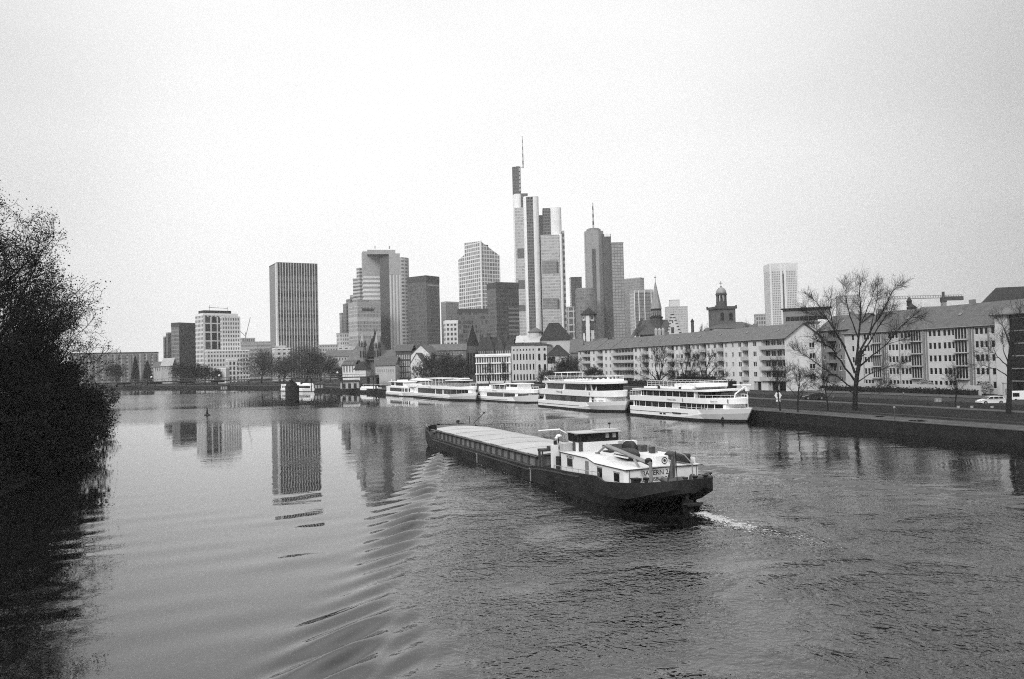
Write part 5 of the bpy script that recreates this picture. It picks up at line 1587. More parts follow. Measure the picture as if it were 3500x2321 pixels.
def wall_open(m, W, z0, z1, ops, th=0.2, mi=0):
    xs = sorted({0.0, W} | {v for o in ops for v in o[:2] if 0 < v < W})
    zs = sorted({z0, z1} | {v for o in ops for v in o[2:4]})
    for i in range(len(xs) - 1):
        for j in range(len(zs) - 1):
            cx, cz = (xs[i] + xs[i + 1]) / 2, (zs[j] + zs[j + 1]) / 2
            if any(o[0] < cx < o[1] and o[2] < cz < o[3] for o in ops):
                continue
            m.face([(xs[i], 0, zs[j]), (xs[i + 1], 0, zs[j]), (xs[i + 1], 0, zs[j + 1]), (xs[i], 0, zs[j + 1])], mi)
    for o in ops:
        a, b, c, d = o[:4]
        t = o[4] if len(o) > 4 else th
        m.face([(a, 0, c), (a, t, c), (a, t, d), (a, 0, d)], mi); m.face([(b, t, c), (b, 0, c), (b, 0, d), (b, t, d)], mi)
        m.face([(a, 0, d), (a, t, d), (b, t, d), (b, 0, d)], mi); m.face([(a, t, c), (a, 0, c), (b, 0, c), (b, t, c)], mi)
        if len(o) > 4:
            m.face([(a, t, c), (b, t, c), (b, t, d), (a, t, d)], mi)
def apartment(name, label, R0, fl, fr, fyl, ze, zr, depth, elems, z0=2.9, floors=5, plaster=M_PLAST, roof=M_TILE, group=None, hip0=0.0, hip1=0.0, rng_seed=1, right_end=False, ground_dark=(), fh=None, wh=1.35, end_windows=()):
    """R0: a plan point of the front line; fl, fr: photograph columns of its two ends; elems: ('w', column, width) or ('b', left column, right column)"""
    xof = lambda f: solve(R0, E, f, fyl)
    xl, xr = xof(fl), xof(fr)
    O = R0 + E * xl
    W = xr - xl
    t = thing(name, label, 'apartment house', (O.x, O.y, 0), EA, group)
    fh = fh or (ze - z0 - .25) / floors
    ops, wins, bals = [], [], []
    r_ = random.Random(rng_seed)
    for e in elems:
        for k in range(floors):
            zb = z0 + k * fh
            if e[0] == 'w':
                x = xof(e[1]) - xl - e[2] / 2
                if k == 0 and any(a <= e[1] <= b for a, b in ground_dark):
                    continue
                ops.append((x, x + e[2], zb + .95, zb + .95 + wh))
                wins.append((x, zb + .95, e[2], wh, e[3] if len(e) > 3 else 3 if e[2] > 2.0 else 2))
            elif e[0] == 'b' and k > 0:
                xa, xb = xof(e[1]) - xl, xof(e[2]) - xl
                ops.append((xa, xb, zb + .12, zb + fh - .22, 1.3))
                bals.append((xa, xb, zb, k))
    for a, b in ground_dark:
        ops.append((max(.3, xof(a) - xl), min(W - .3, xof(b) - xl), z0 + .02, z0 + fh - .35, 1.6))
    m = MB()
    wall_open(m, W, z0 - 1, ze, ops)
    m.face([(W, depth, z0 - 1), (0, depth, z0 - 1), (0, depth, ze), (W, depth, ze)])
    m.face([(0, depth, z0 - 1), (0, 0, z0 - 1), (0, 0, ze), (0, depth, ze)])
    m.face([(W, 0, z0 - 1), (W, depth, z0 - 1), (W, depth, ze), (W, 0, ze)])
    if not hip1:
        m.face([(W, 0, ze), (W, depth, ze), (W, depth / 2, zr - .05)])
    if not hip0:
        m.face([(0, depth, ze), (0, 0, ze), (0, depth / 2, zr - .05)])
    wall = m.build('wall', plaster, t)
    for (x, z, w, h, s) in wins:
        add_window(t, x, z, w, h, s, gi=r_.choice((0, 0, 1, 1, 2)) if s > 1 else 0)
    for (xa, xb, zb, k) in bals:
        m = MB()
        m.box(xa - .1, xb + .1, -.75, 0.0 - .01, zb - .12, zb + .05)
        m.box(xa - .1, xb + .1, -.82, -.751, zb - .12, zb + .95)
        m.box(xa - .1, xa - .02, -.75, -.01, zb + .051, zb + .95); m.box(xb + .02, xb + .1, -.75, -.01, zb + .051, zb + .95)
        m.build('balcony', M_PLAST2 if plaster is M_PLAST else plaster, t)
        n = max(1, int((xb - xa) / 2.4))
        m = MB()
        for i in range(n):
            x0 = xa + (xb - xa) * (i + .14) / n; x1 = xa + (xb - xa) * (i + .86) / n
            m.box(x0, x1, 1.24, 1.29, zb + .2, zb + 2.35, 1)
            m.box(x0 - .07, x0, 1.2, 1.29, zb + .2, zb + 2.4, 0); m.box(x1, x1 + .07, 1.2, 1.29, zb + .2, zb + 2.4, 0); m.box((x0 + x1) / 2 - .05, (x0 + x1) / 2 + .05, 1.2, 1.239, zb + .2, zb + 2.35, 0)
        m.build('balcony_door', [M_WHITE, GL[r_.choice((0, 1))]], t)
    for a, b in ground_dark:
        xa, xb = max(.3, xof(a) - xl), min(W - .3, xof(b) - xl)
        m = MB(); m.box(xa + .05, xb - .05, 1.45, 1.55, z0 + .05, z0 + fh - .4, 0)
        x = xa + 1.2
        while x < xb - 1:
            m.box(x, x + .35, .1, .4, z0 + .03, z0 + fh - .36, 1); x += 3.1
        m.build('shopfront', [M_SGLASS, M_PLAST2], t)
    m = MB()
    m.gable(0, W, 0, depth, ze, zr, .55, 0, 1, hip0, hip1)
    rf = m.build('roof', [roof, M_DARKST], t)
    m = MB(); m.tube((-.5, -.62, ze - .42), (W + .5, -.62, ze - .42), .10, n=6); m.build('gutter', M_STEEL, rf)
    for k in range(max(1, int(W / 14))):
        x = 6 + k * 14 + r_.uniform(-2, 2)
        if x < W - 3:
            zz = ze + (zr - ze) * .45; y = depth / 2 * .45
            m = MB(); s_ = (zr - ze) / (depth / 2)
            m.loft([[(x, y, zz + .06), (x + .8, y, zz + .06), (x + .8, y + .7, zz + .7 * s_ + .06), (x, y + .7, zz + .7 * s_ + .06)], [(x, y, zz + .2), (x + .8, y, zz + .2), (x + .8, y + .7, zz + .7 * s_ + .2), (x, y + .7, zz + .7 * s_ + .2)]])
            m.build('skylight', M_GLASSM, rf)
        if k % 2 == 0 and x < W - 4:
            m = MB(); m.box(x, x + 1.2, depth / 2 - .5, depth / 2 + .4, zr - .8, zr + .9); m.build('chimney', M_PLAST3, rf)
    for (y, z, w, h) in end_windows:
        add_window(t, W + .04, z, w, h, 2, y=y, gi=0, rot=math.pi / 2)
    return t, W, O
GA = 'apartment houses along the embankment'
R1 = Vector((P(2688, 1250, 215).x, 215.0))
zE, zR = P(2688, 1151, 215).z, None
ze1 = P(2667, 1152, 218).z
g1 = R1 + Vector((-E.y, E.x)) * 5.5
zr1 = P(2728, 1103, g1.y).z
apartment('apartment_house', 'short white apartment house at the far left end of the long balcony row', R1, 1977, 2039.6, 1250, ze1, zr1, 11.0,
          [('w', 1985, 2.2), ('b', 1992, 2018), ('w', 2030, 1.9)], group=GA, rng_seed=3)
apartment('apartment_house', 'narrow white apartment house between the short end house and the long one', R1, 2040.2, 2093.8, 1250, ze1, zr1, 11.0,
          [('b', 2043, 2061), ('w', 2072, 2.0), ('w', 2086.5, 1.5)], group=GA, rng_seed=4)
el = [('b', 2097, 2166), ('w', 2174, 1.9), ('w', 2189, 1.3), ('b', 2197, 2218), ('w', 2229, 1.3), ('w', 2246, 1.7), ('w', 2263, 1.7), ('b', 2283, 2305), ('w', 2315, 1.5), ('w', 2331, 1.7),
      ('b', 2341, 2361), ('w', 2372, 1.5), ('w', 2386, 1.7), ('b', 2395, 2415), ('w', 2424, 1.2), ('w', 2445, 1.6), ('b', 2456, 2474), ('w', 2483, 1.2), ('w', 2506, 1.1), ('w', 2530, 1.7),
      ('b', 2541, 2559), ('w', 2581, 1.7), ('b', 2604, 2684)]
apartment('apartment_house', 'long five-storey white apartment house with recessed balconies and a white gable end', R1, 2094.2, 2688, 1250, ze1, zr1, 11.0, el, group=GA, rng_seed=5,
          ground_dark=((2108, 2164), (2574, 2600), (2624, 2684)),
          end_windows=[(7.2, z, 1.7, 1.4) for z in (5.9, 8.7, 11.5, 14.3)][:4])
R2 = Vector((P(3417, 1200, 173).x, 173.0))
ze2 = P(3416, 1103, 173).z
el2 = []
for a, b in ((2984, 3012), (3116, 3152), (3267, 3309)):
    el2.append(('f', a, b))
tri = [2916, 2957, 2968, 2979, 3041, 3053, 3065, 3083, 3096, 3108, 3180, 3195, 3211, 3230, 3245, 3260, 3340, 3356, 3373, 3395, 3410]
t2, W2, O2 = apartment('apartment_house', 'grey-white apartment house with tall french-window bays and dark roof behind the big bare tree', R2, 2888, 3418, 1200, ze2, P(3416, 1030, 182).z, 14.0,
                   [('w', c, .95, 1) for c in tri], group=GA, rng_seed=7, plaster=gray('shaded_plaster', .52, .85, .14, .3), roof=gray('brown_roof', .095, .85, .25, .8), hip0=6.5, z0=3.2, wh=1.5)
xo2 = lambda f: solve(R2, E, f, 1200) - solve(R2, E, 2888, 1200)
fh2 = (ze2 - 3.2 - .25) / 5
for a, b in ((2984, 3012), (3116, 3152), (3267, 3309)):
    for k in range(1, 5):
        xa, xb = xo2(a), xo2(b)
        zb = 3.2 + fh2 * k
        m = MB()
        m.box(xa, xb, -.10, -.02, zb + .15, zb + fh2 - .3, 1)
        for q in np.linspace(xa, xb, 5):
            m.box(q - .09, q + .09, -.2, -.101, zb + .15, zb + fh2 - .3, 0)
        m.box(xa - .3, xb + .3, -1.0, -.021, zb - .14, zb + .12, 0)
        m.build('french_window_bay', [M_PLAST2, M_SGLASS], t2)
    m = MB(); m.box(xo2(b) + .5, xo2(b) + 1.0, -.3, -.01, 3.3, ze2 - .5); m.box(xo2(b) + 1.4, xo2(b) + 1.7, -.2, -.01, 3.3, ze2 - .5); m.build('downpipe', M_PLAST3, t2)
for f in (2952, 2989 + 45, 3076, 3380):
    m = MB(); m.tube((xo2(f), -.12, 3.2), (xo2(f), -.12, ze2 - .4), .09, n=5); m.build('downpipe', M_STEEL, t2)
# stair tower house at the right edge
st = thing('stair_tower_house', 'pale house at the right edge with a tall dark glazed stair strip', 'apartment house', ((R2 + E * .4).x, (R2 + E * .4).y, 0), EA, GA)
zs = P(3425, 1070, 172).z
m = MB(); m.box(0, 3.0, -1.5, 14, 2, zs); m.box(3.0, 8.6, -.6, 14, 2, zs); m.box(8.6, 30, -1.5, 14, 2, zs); m.build('wall', gray('shaded_plaster', .52), st)
m = MB(); m.box(3.05, 8.55, -.9, -.61, 3.2, zs - .2, 0); m.build('stair_glazing', M_SGLASS, st)
m = MB()
for k in range(1, 7):
    m.box(3.02, 8.58, -1.0, -.91, 3.2 + 2.6 * k, 3.4 + 2.6 * k)
m.build('glazing_bar', M_STEEL, st)
m = MB(); m.gable(0, 30, -1.5, 14, zs, zs + 3.6, .8, 0, 1, 5.0, 0.0); m.build('roof', [gray('brown_roof2', .125, .85, .25, .8), M_DARKST], st)
rb_ = P(3359, 1050, 205)
dr = thing('gabled_house', 'house behind with a big dark steep roof rising over the right-hand roofs', 'house', (rb_.x - 1, 205, 0), math.atan2(-.35, 1))
w_ = 46
m = MB(); m.box(2, w_, 0, 16, 2, rb_.z - 1); m.build('wall', M_PLAST3, dr)
zt_ = P(3395, 985, 212).z
m = MB(); m.gable(1, w_, 0, 16, rb_.z - 1, zt_, .4, 0, 0, 5.0, 0); m.build('roof', M_ROOFD, dr)
m = MB(); m.box(13, 15, 3.0, 3.6, (rb_.z + zt_) / 2 - .6, (rb_.z + zt_) / 2 + .5); m.build('skylight', M_GLASSM, dr)
# set-back house in the gap, its shade put into the dark plaster colour
R3 = Vector((P(2905, 1200, 248).x, 248.0))
t3, W3, O3 = apartment('apartment_house', 'dark set-back apartment house in the gap beside the white gable end', R3, 2800, 2925, 1200, P(2905, 1120, 248).z, P(2905, 1075, 255).z, 12.0,
                  [('w', 2818, 1.4), ('b', 2832, 2860), ('w', 2872, 1.4), ('w', 2890, 1.4)], plaster=M_PLAST3, roof=gray('brown_roof', .095), group=GA, rng_seed=9, z0=3.0)
sb = P(2786, 1120, 262)
# ------------------------------------------------------------------ facing houses farther down the embankment
def house(name, label, xl, xr, ye, d, yaw, depth, wall, roof, yr=None, rows=(), cols=0, ww=1.0, wh=1.6, cat='house', base=2.0, group=None, hip=0.0, x0=.06, x1=.94, over=.4, gi=0, gable_front=False, sash=2):
    """front from column xl to xr, eaves at ye, ridge at yr (photograph rows), window sill rows in photograph rows"""
    if xl < 1160 and d < 700:
        d *= 1.22
    c = P(xl, ye, d)
    b = Vector((math.cos(R(yaw)), math.sin(R(yaw))))
    W = abs(solve(c, b, xr, ye))
    t = thing(name, label, cat, (c.x, c.y, 0), R(yaw), group)
    ze = c.z
    m = MB(); m.box(0, W, 0, depth, base, ze); 
    zr = P((xl + xr) / 2, yr, d + depth / 2).z if yr else ze
    if yr and gable_front:
        m.face([(0, -.001, ze), (W, -.001, ze), (W / 2, -.001, zr)])
    m.build('wall', wall, t)
    if yr:
        m = MB()
        if gable_front:
            m2 = MB(); m2.gable(0, depth, 0, W, ze, zr, over, 0, 1, 0, hip)
            m.v = [(W - y, x, z) for x, y, z in m2.v]; m.f, m.m, m.uv = m2.f, m2.m, m2.uv
        else:
            m.gable(0, W, 0, depth, ze, zr, over, 0, 1, hip, hip)
        m.build('roof', [roof, M_DARKST], t)
    else:
        m = MB(); m.box(-.2, W + .2, -.2, depth + .2, ze + .002, ze + .7); m.build('roof_slab', roof, t)
    ww = min(ww, .52 * W * (x1 - x0) / cols) if cols else ww
    for ri, yv in enumerate(rows):
        z = P(xl, yv, d).z
        for k in range(cols):
            x = W * (x0 + (x1 - x0) * (k + .5) / cols) - ww / 2
            add_window(t, x, z, ww, wh, sash, y=-.02, gi=gi)
    return t, W, ze, zr
# round-arched palace
def arched_proto(w, h):
    m = MB()
    pts = [(0, 0), (w, 0), (w, h - w / 2)] + [(w / 2 + w / 2 * math.cos(a), h - w / 2 + w / 2 * math.sin(a)) for a in np.linspace(.4, math.pi - .4, 5)] + [(0, h - w / 2)]
    m.loft([[(x, -.06, z) for x, z in pts], [(x, .05, z) for x, z in pts]])
    return m
t, W_, ze_, _ = house('palace', 'pale sandstone riverside palace with rows of narrow arched windows and battlements', 1748, 1828.5, 1183, 366, -10, 16, gray('palace_stone', .50, .85, .12, .25), M_DARKST, None, cat='palace')
pal_m = M_GLASSM
wp = None
def arched_rows(t, W, rows, xs, d, xl, w, h, zoff=0):
    global wp
    proto = None
    for yv in rows:
        z = P(xl, yv, d).z
        for x in xs:
            if proto is None:
                proto = arched_proto(w, h).build('window', M_SGLASS, t, loc=(x * W - w / 2, 0, z))
            else:
                put(proto, t, (x * W - w / 2, 0, z))
cols7 = [.10, .24, .38, .51, .64, .78, .92]
arched_rows(t, W_, (1231, 1265, 1300), cols7, 366, 1748, .62, 2.7)
arched_rows(t, W_, (1200,), cols7, 366, 1748, .5, .9)
m = MB()
for k in range(14):
    m.box(W_ * k / 14, W_ * (k + .6) / 14, -.25, .4, ze_ + .7, ze_ + 1.4)
m.build('battlement', M_DARKST, t)
m = MB(); m.box(-.1, W_ + .1, -.12, -.01, 2, P(1748, 1305, 366).z); m.build('plinth', M_STONE, t)
t, W_, ze_, _ = house('palace_corner_tower', 'corner block of the palace with two columns of paired round-arched windows', 1826, 1868, 1180, 361, -10, 15, gray('palace_stone', .40), M_DARKST, None, cat='palace') if False else house('palace_wing', 'projecting right wing of the arched palace with round top windows', 1829, 1869, 1182, 362, -10, 17, gray('palace_stone', .40), M_DARKST, None, cat='palace')
arched_rows(t, W_, (1232, 1268), [.33, .80], 362, 1829, 1.0, 3.0)
arched_rows(t, W_, (1199,), [.33, .80], 362, 1829, .9, 1.2)
m = MB()
for k in range(13):
    m.box(W_ * k / 13, W_ * (k + .6) / 13, -.25, .4, ze_ + .7, ze_ + 1.4)
m.build('battlement', M_DARKST, t)
m = MB(); m.box(-.1, W_ + .1, -.12, -.01, 2, P(1829, 1305, 362).z); m.build('plinth', M_STONE, t)
# steep-roofed halls right of the palace
def hip_hall(name, label, xl, xr, ye, yt, xtl, xtr, d, wall, roof, depth, base=2.0, windows=(), yaw=-8):
    c = P(xl, ye, d); b = Vector((math.cos(R(yaw)), math.sin(R(yaw))))
    W = abs(solve(c, b, xr, ye))
    t = thing(name, label, 'hall', (c.x, c.y, 0), R(yaw))
    m = MB(); m.box(.5, W - .5, .5, depth, base, c.z); m.build('wall', wall, t)
    zt = P((xl + xr) / 2, yt, d + depth / 2).z
    xa, xb = abs(solve(c, b, xtl, ye)), abs(solve(c, b, xtr, ye))
    m = MB()
    base_ = [(-.3, -.3, c.z), (W + .3, -.3, c.z), (W + .3, depth + .3, c.z), (-.3, depth + .3, c.z)]
    top = [(xa, depth * .42, zt), (xb, depth * .42, zt), (xb, depth * .58, zt), (xa, depth * .58, zt)]
    m.loft([base_, top]); m.build('roof', roof, t)
    for x, yv, w, h in windows:
        z = P(xl, yv, d).z
        o = arched_proto(w, h).build('window', M_SGLASS, t, loc=(x * W - w / 2, .5, z))
    return t, W
hip_hall('gothic_hall', 'tall pale hall with a huge dark truncated roof behind the palace', 1846, 1953, 1163, 1104, 1873, 1907, 378, gray('hall_plaster', .50, .85, .12, .3), M_ROOFD, 16)
hip_hall('gate_house', 'small pale gate house under a dark pyramid roof before the tall hall', 1868, 1942, 1216, 1179, 1899, 1907, 352, gray('hall_plaster', .50), M_ROOFD, 14, windows=((.14, 1243, 1.6, 3.0), (.28, 1243, 1.6, 3.0), (.33, 1243, 1.3, 3.0)))
house('low_hall', 'low hall with a broad grey roof left of the balcony row', 1949, 1990, 1203, 362, -8, 14, M_PLAST3, M_TILE, 1160, cat='hall')
house('low_hall', 'grey roofed house behind the left end of the balcony row', 1953, 2075, 1176, 400, -6, 14, M_PLAST3, M_TILE, 1158, cat='hall')
# round turret and glass gable
def turret(name, label, x0, x1, yb, ye, yt, d, wall, roof, n=12, cat='turret', windows=False, base=None, over=1.12, flare=False):
    a, b = P(x0, ye, d), P(x1, ye, d)
    r_ = (b.x - a.x) / 2
    t = thing(name, label, cat, ((a.x + b.x) / 2, d + r_, 0))
    zb = base if base is not None else P(x0, yb, d).z
    m = MB(); m.lathe([(r_ * .95, zb), (r_ * .95, a.z)], n=n, ph=math.pi / n); m.build('drum', wall, t)
    zt = P((x0 + x1) / 2, yt, d).z
    m = MB()
    prof = [(r_ * over, a.z - .3), (r_ * over, a.z + .05)]
    prof += [(r_ * over * .62, a.z + (zt - a.z) * .34), (r_ * .3, a.z + (zt - a.z) * .66), (.05, zt)] if flare else [(.05, zt)]
    m.lathe(prof, n=n, ph=math.pi / n); m.build('cone_roof', roof, t)
    if windows:
        for k in range(n):
            an = math.pi / n * 2 * k + math.pi / n * 2
            m = MB(); w = r_ * .22
            m.box(-w, w, -.05, .05, a.z - (a.z - zb) * .75, a.z - (a.z - zb) * .2)
            o = m.build('window', M_SGLASS, t); o.location = (r_ * .96 * math.cos(an) * math.cos(math.pi / n), r_ * .96 * math.sin(an) * math.cos(math.pi / n), 0); o.rotation_euler = (0, 0, an + math.pi / 2)
    return t, r_
turret('stair_turret', 'round pale turret with a ring of windows and grey cone roof above the palace', 1806, 1857, 1155, 1134, 1117, 384, gray('hall_plaster', .5), M_TILE, 14, 'turret', True, 8, 1.1, False)
t, W_, ze_, zr_ = house('glass_hall', 'pale glass-roofed gable above the left palace roof', 1764, 1846, 1171, 380, -6, 14, gray('hall_white', .66), gray('glass_roof', .42, .3, .1, .4), 1147, cat='hall', gable_front=False)
m = MB(); m.face([(-.2, -.45, ze_), (W_ * .36, -.45, ze_), (W_ * .17, -.45, zr_ + .3)]); m.face([(W_ * .36, -.2, ze_), (-.2, -.2, ze_), (W_ * .17, -.2, zr_ + .3)]); m.build('glass_gable', M_WHITE, t)
# columned bank house
t, W_, ze_, _ = house('columned_house', 'white house with rows of tall windows between thin white columns', 1626, 1744, 1216, 386, -7, 15, gray('column_white', .70, .7, .08, .3), M_WHITE, None, cat='office house')
for ri, (ya, yb, gm) in enumerate(((1240, 1222, M_SGLASS2), (1276, 1245, M_SGLASS2), (1303, 1281, M_SGLASS))):
    pr = None
    za, zb = P(1626, ya, 386).z, P(1626, yb, 386).z
    for k in range(13):
        x = W_ * (.03 + .94 * k / 13)
        if pr is None:
            m = MB(); m.box(0, W_ * .94 / 13 * .62, -.08, .05, 0, zb - za); pr = m.build('window', gm, t, loc=(x, 0, za))
        else:
            put(pr, t, (x, 0, za))
m = MB()
for yv in (1242.5, 1278.5, 1219):
    z = P(1626, yv, 386).z; m.box(-.3, W_ + .3, -.7, -.09, z - .3, z + .3)
m.build('cornice', M_WHITE, t)
# gabled dark-roofed row behind
t, W_, ze_, zr_ = house('gabled_mansion', 'dark old mansion with pointed dormers and a spiky roofline above the columned house', 1636, 1752, 1212, 412, -5, 18, M_REDST, gray('mansion_roof', .035, .85, .3, .6), 1152, cat='mansion')
for k, (f, hh) in enumerate(((.10, .55), (.34, .85), (.62, .95), (.88, .6))):
    m = MB(); x = W_ * f; h_ = (zr_ - ze_) * hh
    m.prism([(x - 2.2, -.6), (x + 2.2, -.6), (x + 2.2, 5), (x - 2.2, 5)], ze_ - 3, ze_ + h_ * .35)
    m.loft([[(x - 2.4, -.7, ze_ + h_ * .35), (x + 2.4, -.7, ze_ + h_ * .35), (x + 2.4, 6, ze_ + h_ * .35), (x - 2.4, 6, ze_ + h_ * .35)], [(x - .05, -.7, ze_ + h_), (x + .05, -.7, ze_ + h_), (x + .05, 8, ze_ + h_), (x - .05, 8, ze_ + h_)]])
    m.build('dormer', M_REDST, t)
    for q in (-1.5, -.5, .5, 1.5):
        m = MB(); m.box(x + q - .22, x + q + .22, -.75, -.6, ze_ - .4, ze_ + 1.7); m.build('dormer_window', M_CONC, t)
for f in (.26, .55, .78):
    m = MB(); x = W_ * f; m.box(x - .7, x + .7, 7, 9, ze_, zr_ + 1.6); m.box(x - .9, x + .9, 6.8, 9.2, zr_ + 1.6, zr_ + 2.0); m.build('chimney', M_REDST, t)
turret('spired_tower', 'dark slender corner tower with a tall pointed spire beside the columned house', 1594, 1636, 1300, 1178, 1105, 396, M_REDST, gray('spire_slate', .014, .8, .3, .6), 10, 'tower', True, 2, 1.05, True)
# houses at the church end
t, W_, ze_, zr_ = house('town_house', 'dark stone town house with many small windows left of the white gables', 1352, 1404, 1199, 428, -4, 16, M_REDST, M_ROOF, 1178, (1228, 1250, 1270, 1290), 6, 1.3, 2.2, 'house', gi=3, sash=1)
house('gabled_house', 'white gable-fronted house beside the dark stone town house', 1404, 1472, 1212, 424, -12, 18, M_PLAST, M_TILE, 1180, (1286, 1262), 3, 1.2, 1.6, 'house', gable_front=True)
house('gabled_house', 'lower white house with a dark sloping roof in front of the white gable', 1403, 1446, 1240, 414, -10, 12, M_PLAST, M_ROOF, 1206, (1284, 1265), 3, 1.0, 1.5, 'house', gable_front=True)
house('town_house', 'pale house with dormers and a mansard roof just right of the church', 1283, 1351, 1248, 420, -6, 14, M_PLAST2, M_ROOF, 1218, (1274,), 8, 1.0, 1.7, 'house')
house('town_house', 'pale upper house with a row of windows behind the mansard house', 1288, 1351, 1222, 445, -6, 14, M_PLAST2, M_TILE, 1196, (1243,), 7, 1.0, 1.8, 'house')
house('town_house', 'broad dark house with a flat roof behind the clump of bare trees', 1462, 1592, 1198, 440, -2, 16, M_SAND, M_TILE, 1176, (1215,), 12, 1.0, 1.6, 'house', gi=1)
house('low_building', 'low pale pavilion with dark doorways behind the clump of bare trees', 1440, 1600, 1282, 408, -4, 10, M_PLAST2, M_STEEL, None, (1298,), 9, 1.6, 2.4, 'building')
house('mansard_house', 'long pale house with a dormered mansard roof left of the church', 1112, 1200, 1218, 560, 2, 14, M_PLAST2, M_TILE, 1197, (1232,), 8, 1.3, 2.2, 'house')
# gothic church with three spirelets
def church():
    d = 450
    c = P(1185, 1231, d)
    yaw = R(-6)
    b = Vector((math.cos(yaw), math.sin(yaw)))
    W = abs(solve(c, b, 1306, 1231))
    t = thing('gothic_church', 'old church with a steep dark roof and two pale pointed towers near the bridge end', 'church', (c.x, c.y, 0), yaw)
    k = W / 121.0
    X = lambda f: (f - 1185) * k
    Z = lambda y, f=1240: P(f, y, d).z
    m = MB(); m.box(X(1196), X(1303), 1, 15, 2, Z(1231)); m.build('nave_wall', M_SAND, t)
    m = MB(); m.loft([[(X(1184), -1, Z(1231)), (X(1306), -1, Z(1231)), (X(1306), 17, Z(1231)), (X(1184), 17, Z(1231))], [(X(1224), 7.5, Z(1155)), (X(1288), 7.5, Z(1155)), (X(1288), 8.5, Z(1155)), (X(1224), 8.5, Z(1155))]])
    m.build('nave_roof', gray('nave_slate', .15, .8, .3, .5), t)
    m = MB(); m.loft([[(X(1256), -2, Z(1222)), (X(1306), -2, Z(1222)), (X(1306), 10, Z(1222)), (X(1256), 10, Z(1222))], [(X(1274), -1.5, Z(1158)), (X(1281), -1.5, Z(1158)), (X(1281), 10, Z(1158)), (X(1274), 10, Z(1158))]])
    m.build('choir_roof', M_ROOFD, t)
    for f0, f1, yb, ym, yt in ((1235, 1255, 1240, 1184, 1136), (1283, 1303, 1240, 1190, 1137)):
        tw = MB(); x = (X(f0) + X(f1)) / 2; r_ = (X(f1) - X(f0)) / 2
        tw.lathe([(r_, 2), (r_, Z(ym))], x, -2.5, 8, 0, math.pi / 8)
        o = tw.build('tower', M_PLAST3, t)
        m = MB(); m.lathe([(r_ * 1.1, Z(ym)), (r_ * 1.1, Z(ym) + .4), (r_ * .55, Z(ym) + (Z(yt) - Z(ym)) * .5), (.1, Z(yt))], x, -2.5, 8, 0, math.pi / 8); m.build('spire', gray('pale_slate', .36, .8, .15, .6), o)
        m = MB()
        for q in range(8):
            a = math.pi / 4 * q
            m.lathe([(.5, Z(ym)), (.55, Z(ym) + 1.2), (.02, Z(ym) + 3.2)], x + r_ * 1.05 * math.cos(a), -2.5 + r_ * 1.05 * math.sin(a), 4)
        m.build('pinnacle', M_REDST, o)
        for q in (-.45, .45):
            m = MB(); m.box(x + q * r_ - .35, x + q * r_ + .35, -2.5 - r_ * 1.02, -2.5 - r_ * .8, Z(1222), Z(1200)); m.build('belfry_window', M_BLACK, o)
    m = MB(); x = X(1270); m.lathe([(1.3, Z(1158)), (1.3, Z(1150)), (.9, Z(1147)), (.05, Z(1121))], x, 8, 8); m.build('ridge_spirelet', M_ROOFD, t)
    return t
church()
house('chapel_wing', 'white church wing with three tall narrow windows beside the water', 1170, 1212, 1247, 436, -6, 9, M_PLAST, gray('church_slate', .07), 1232, (1272,), 4, .9, 5.0, 'chapel', x0=.02)
hip_hall('chapel', 'small dark-roofed chapel standing at the right of the white church wing', 1208, 1252, 1264, 1236, 1222, 1234, 430, M_PLAST, M_ROOFD, 9)
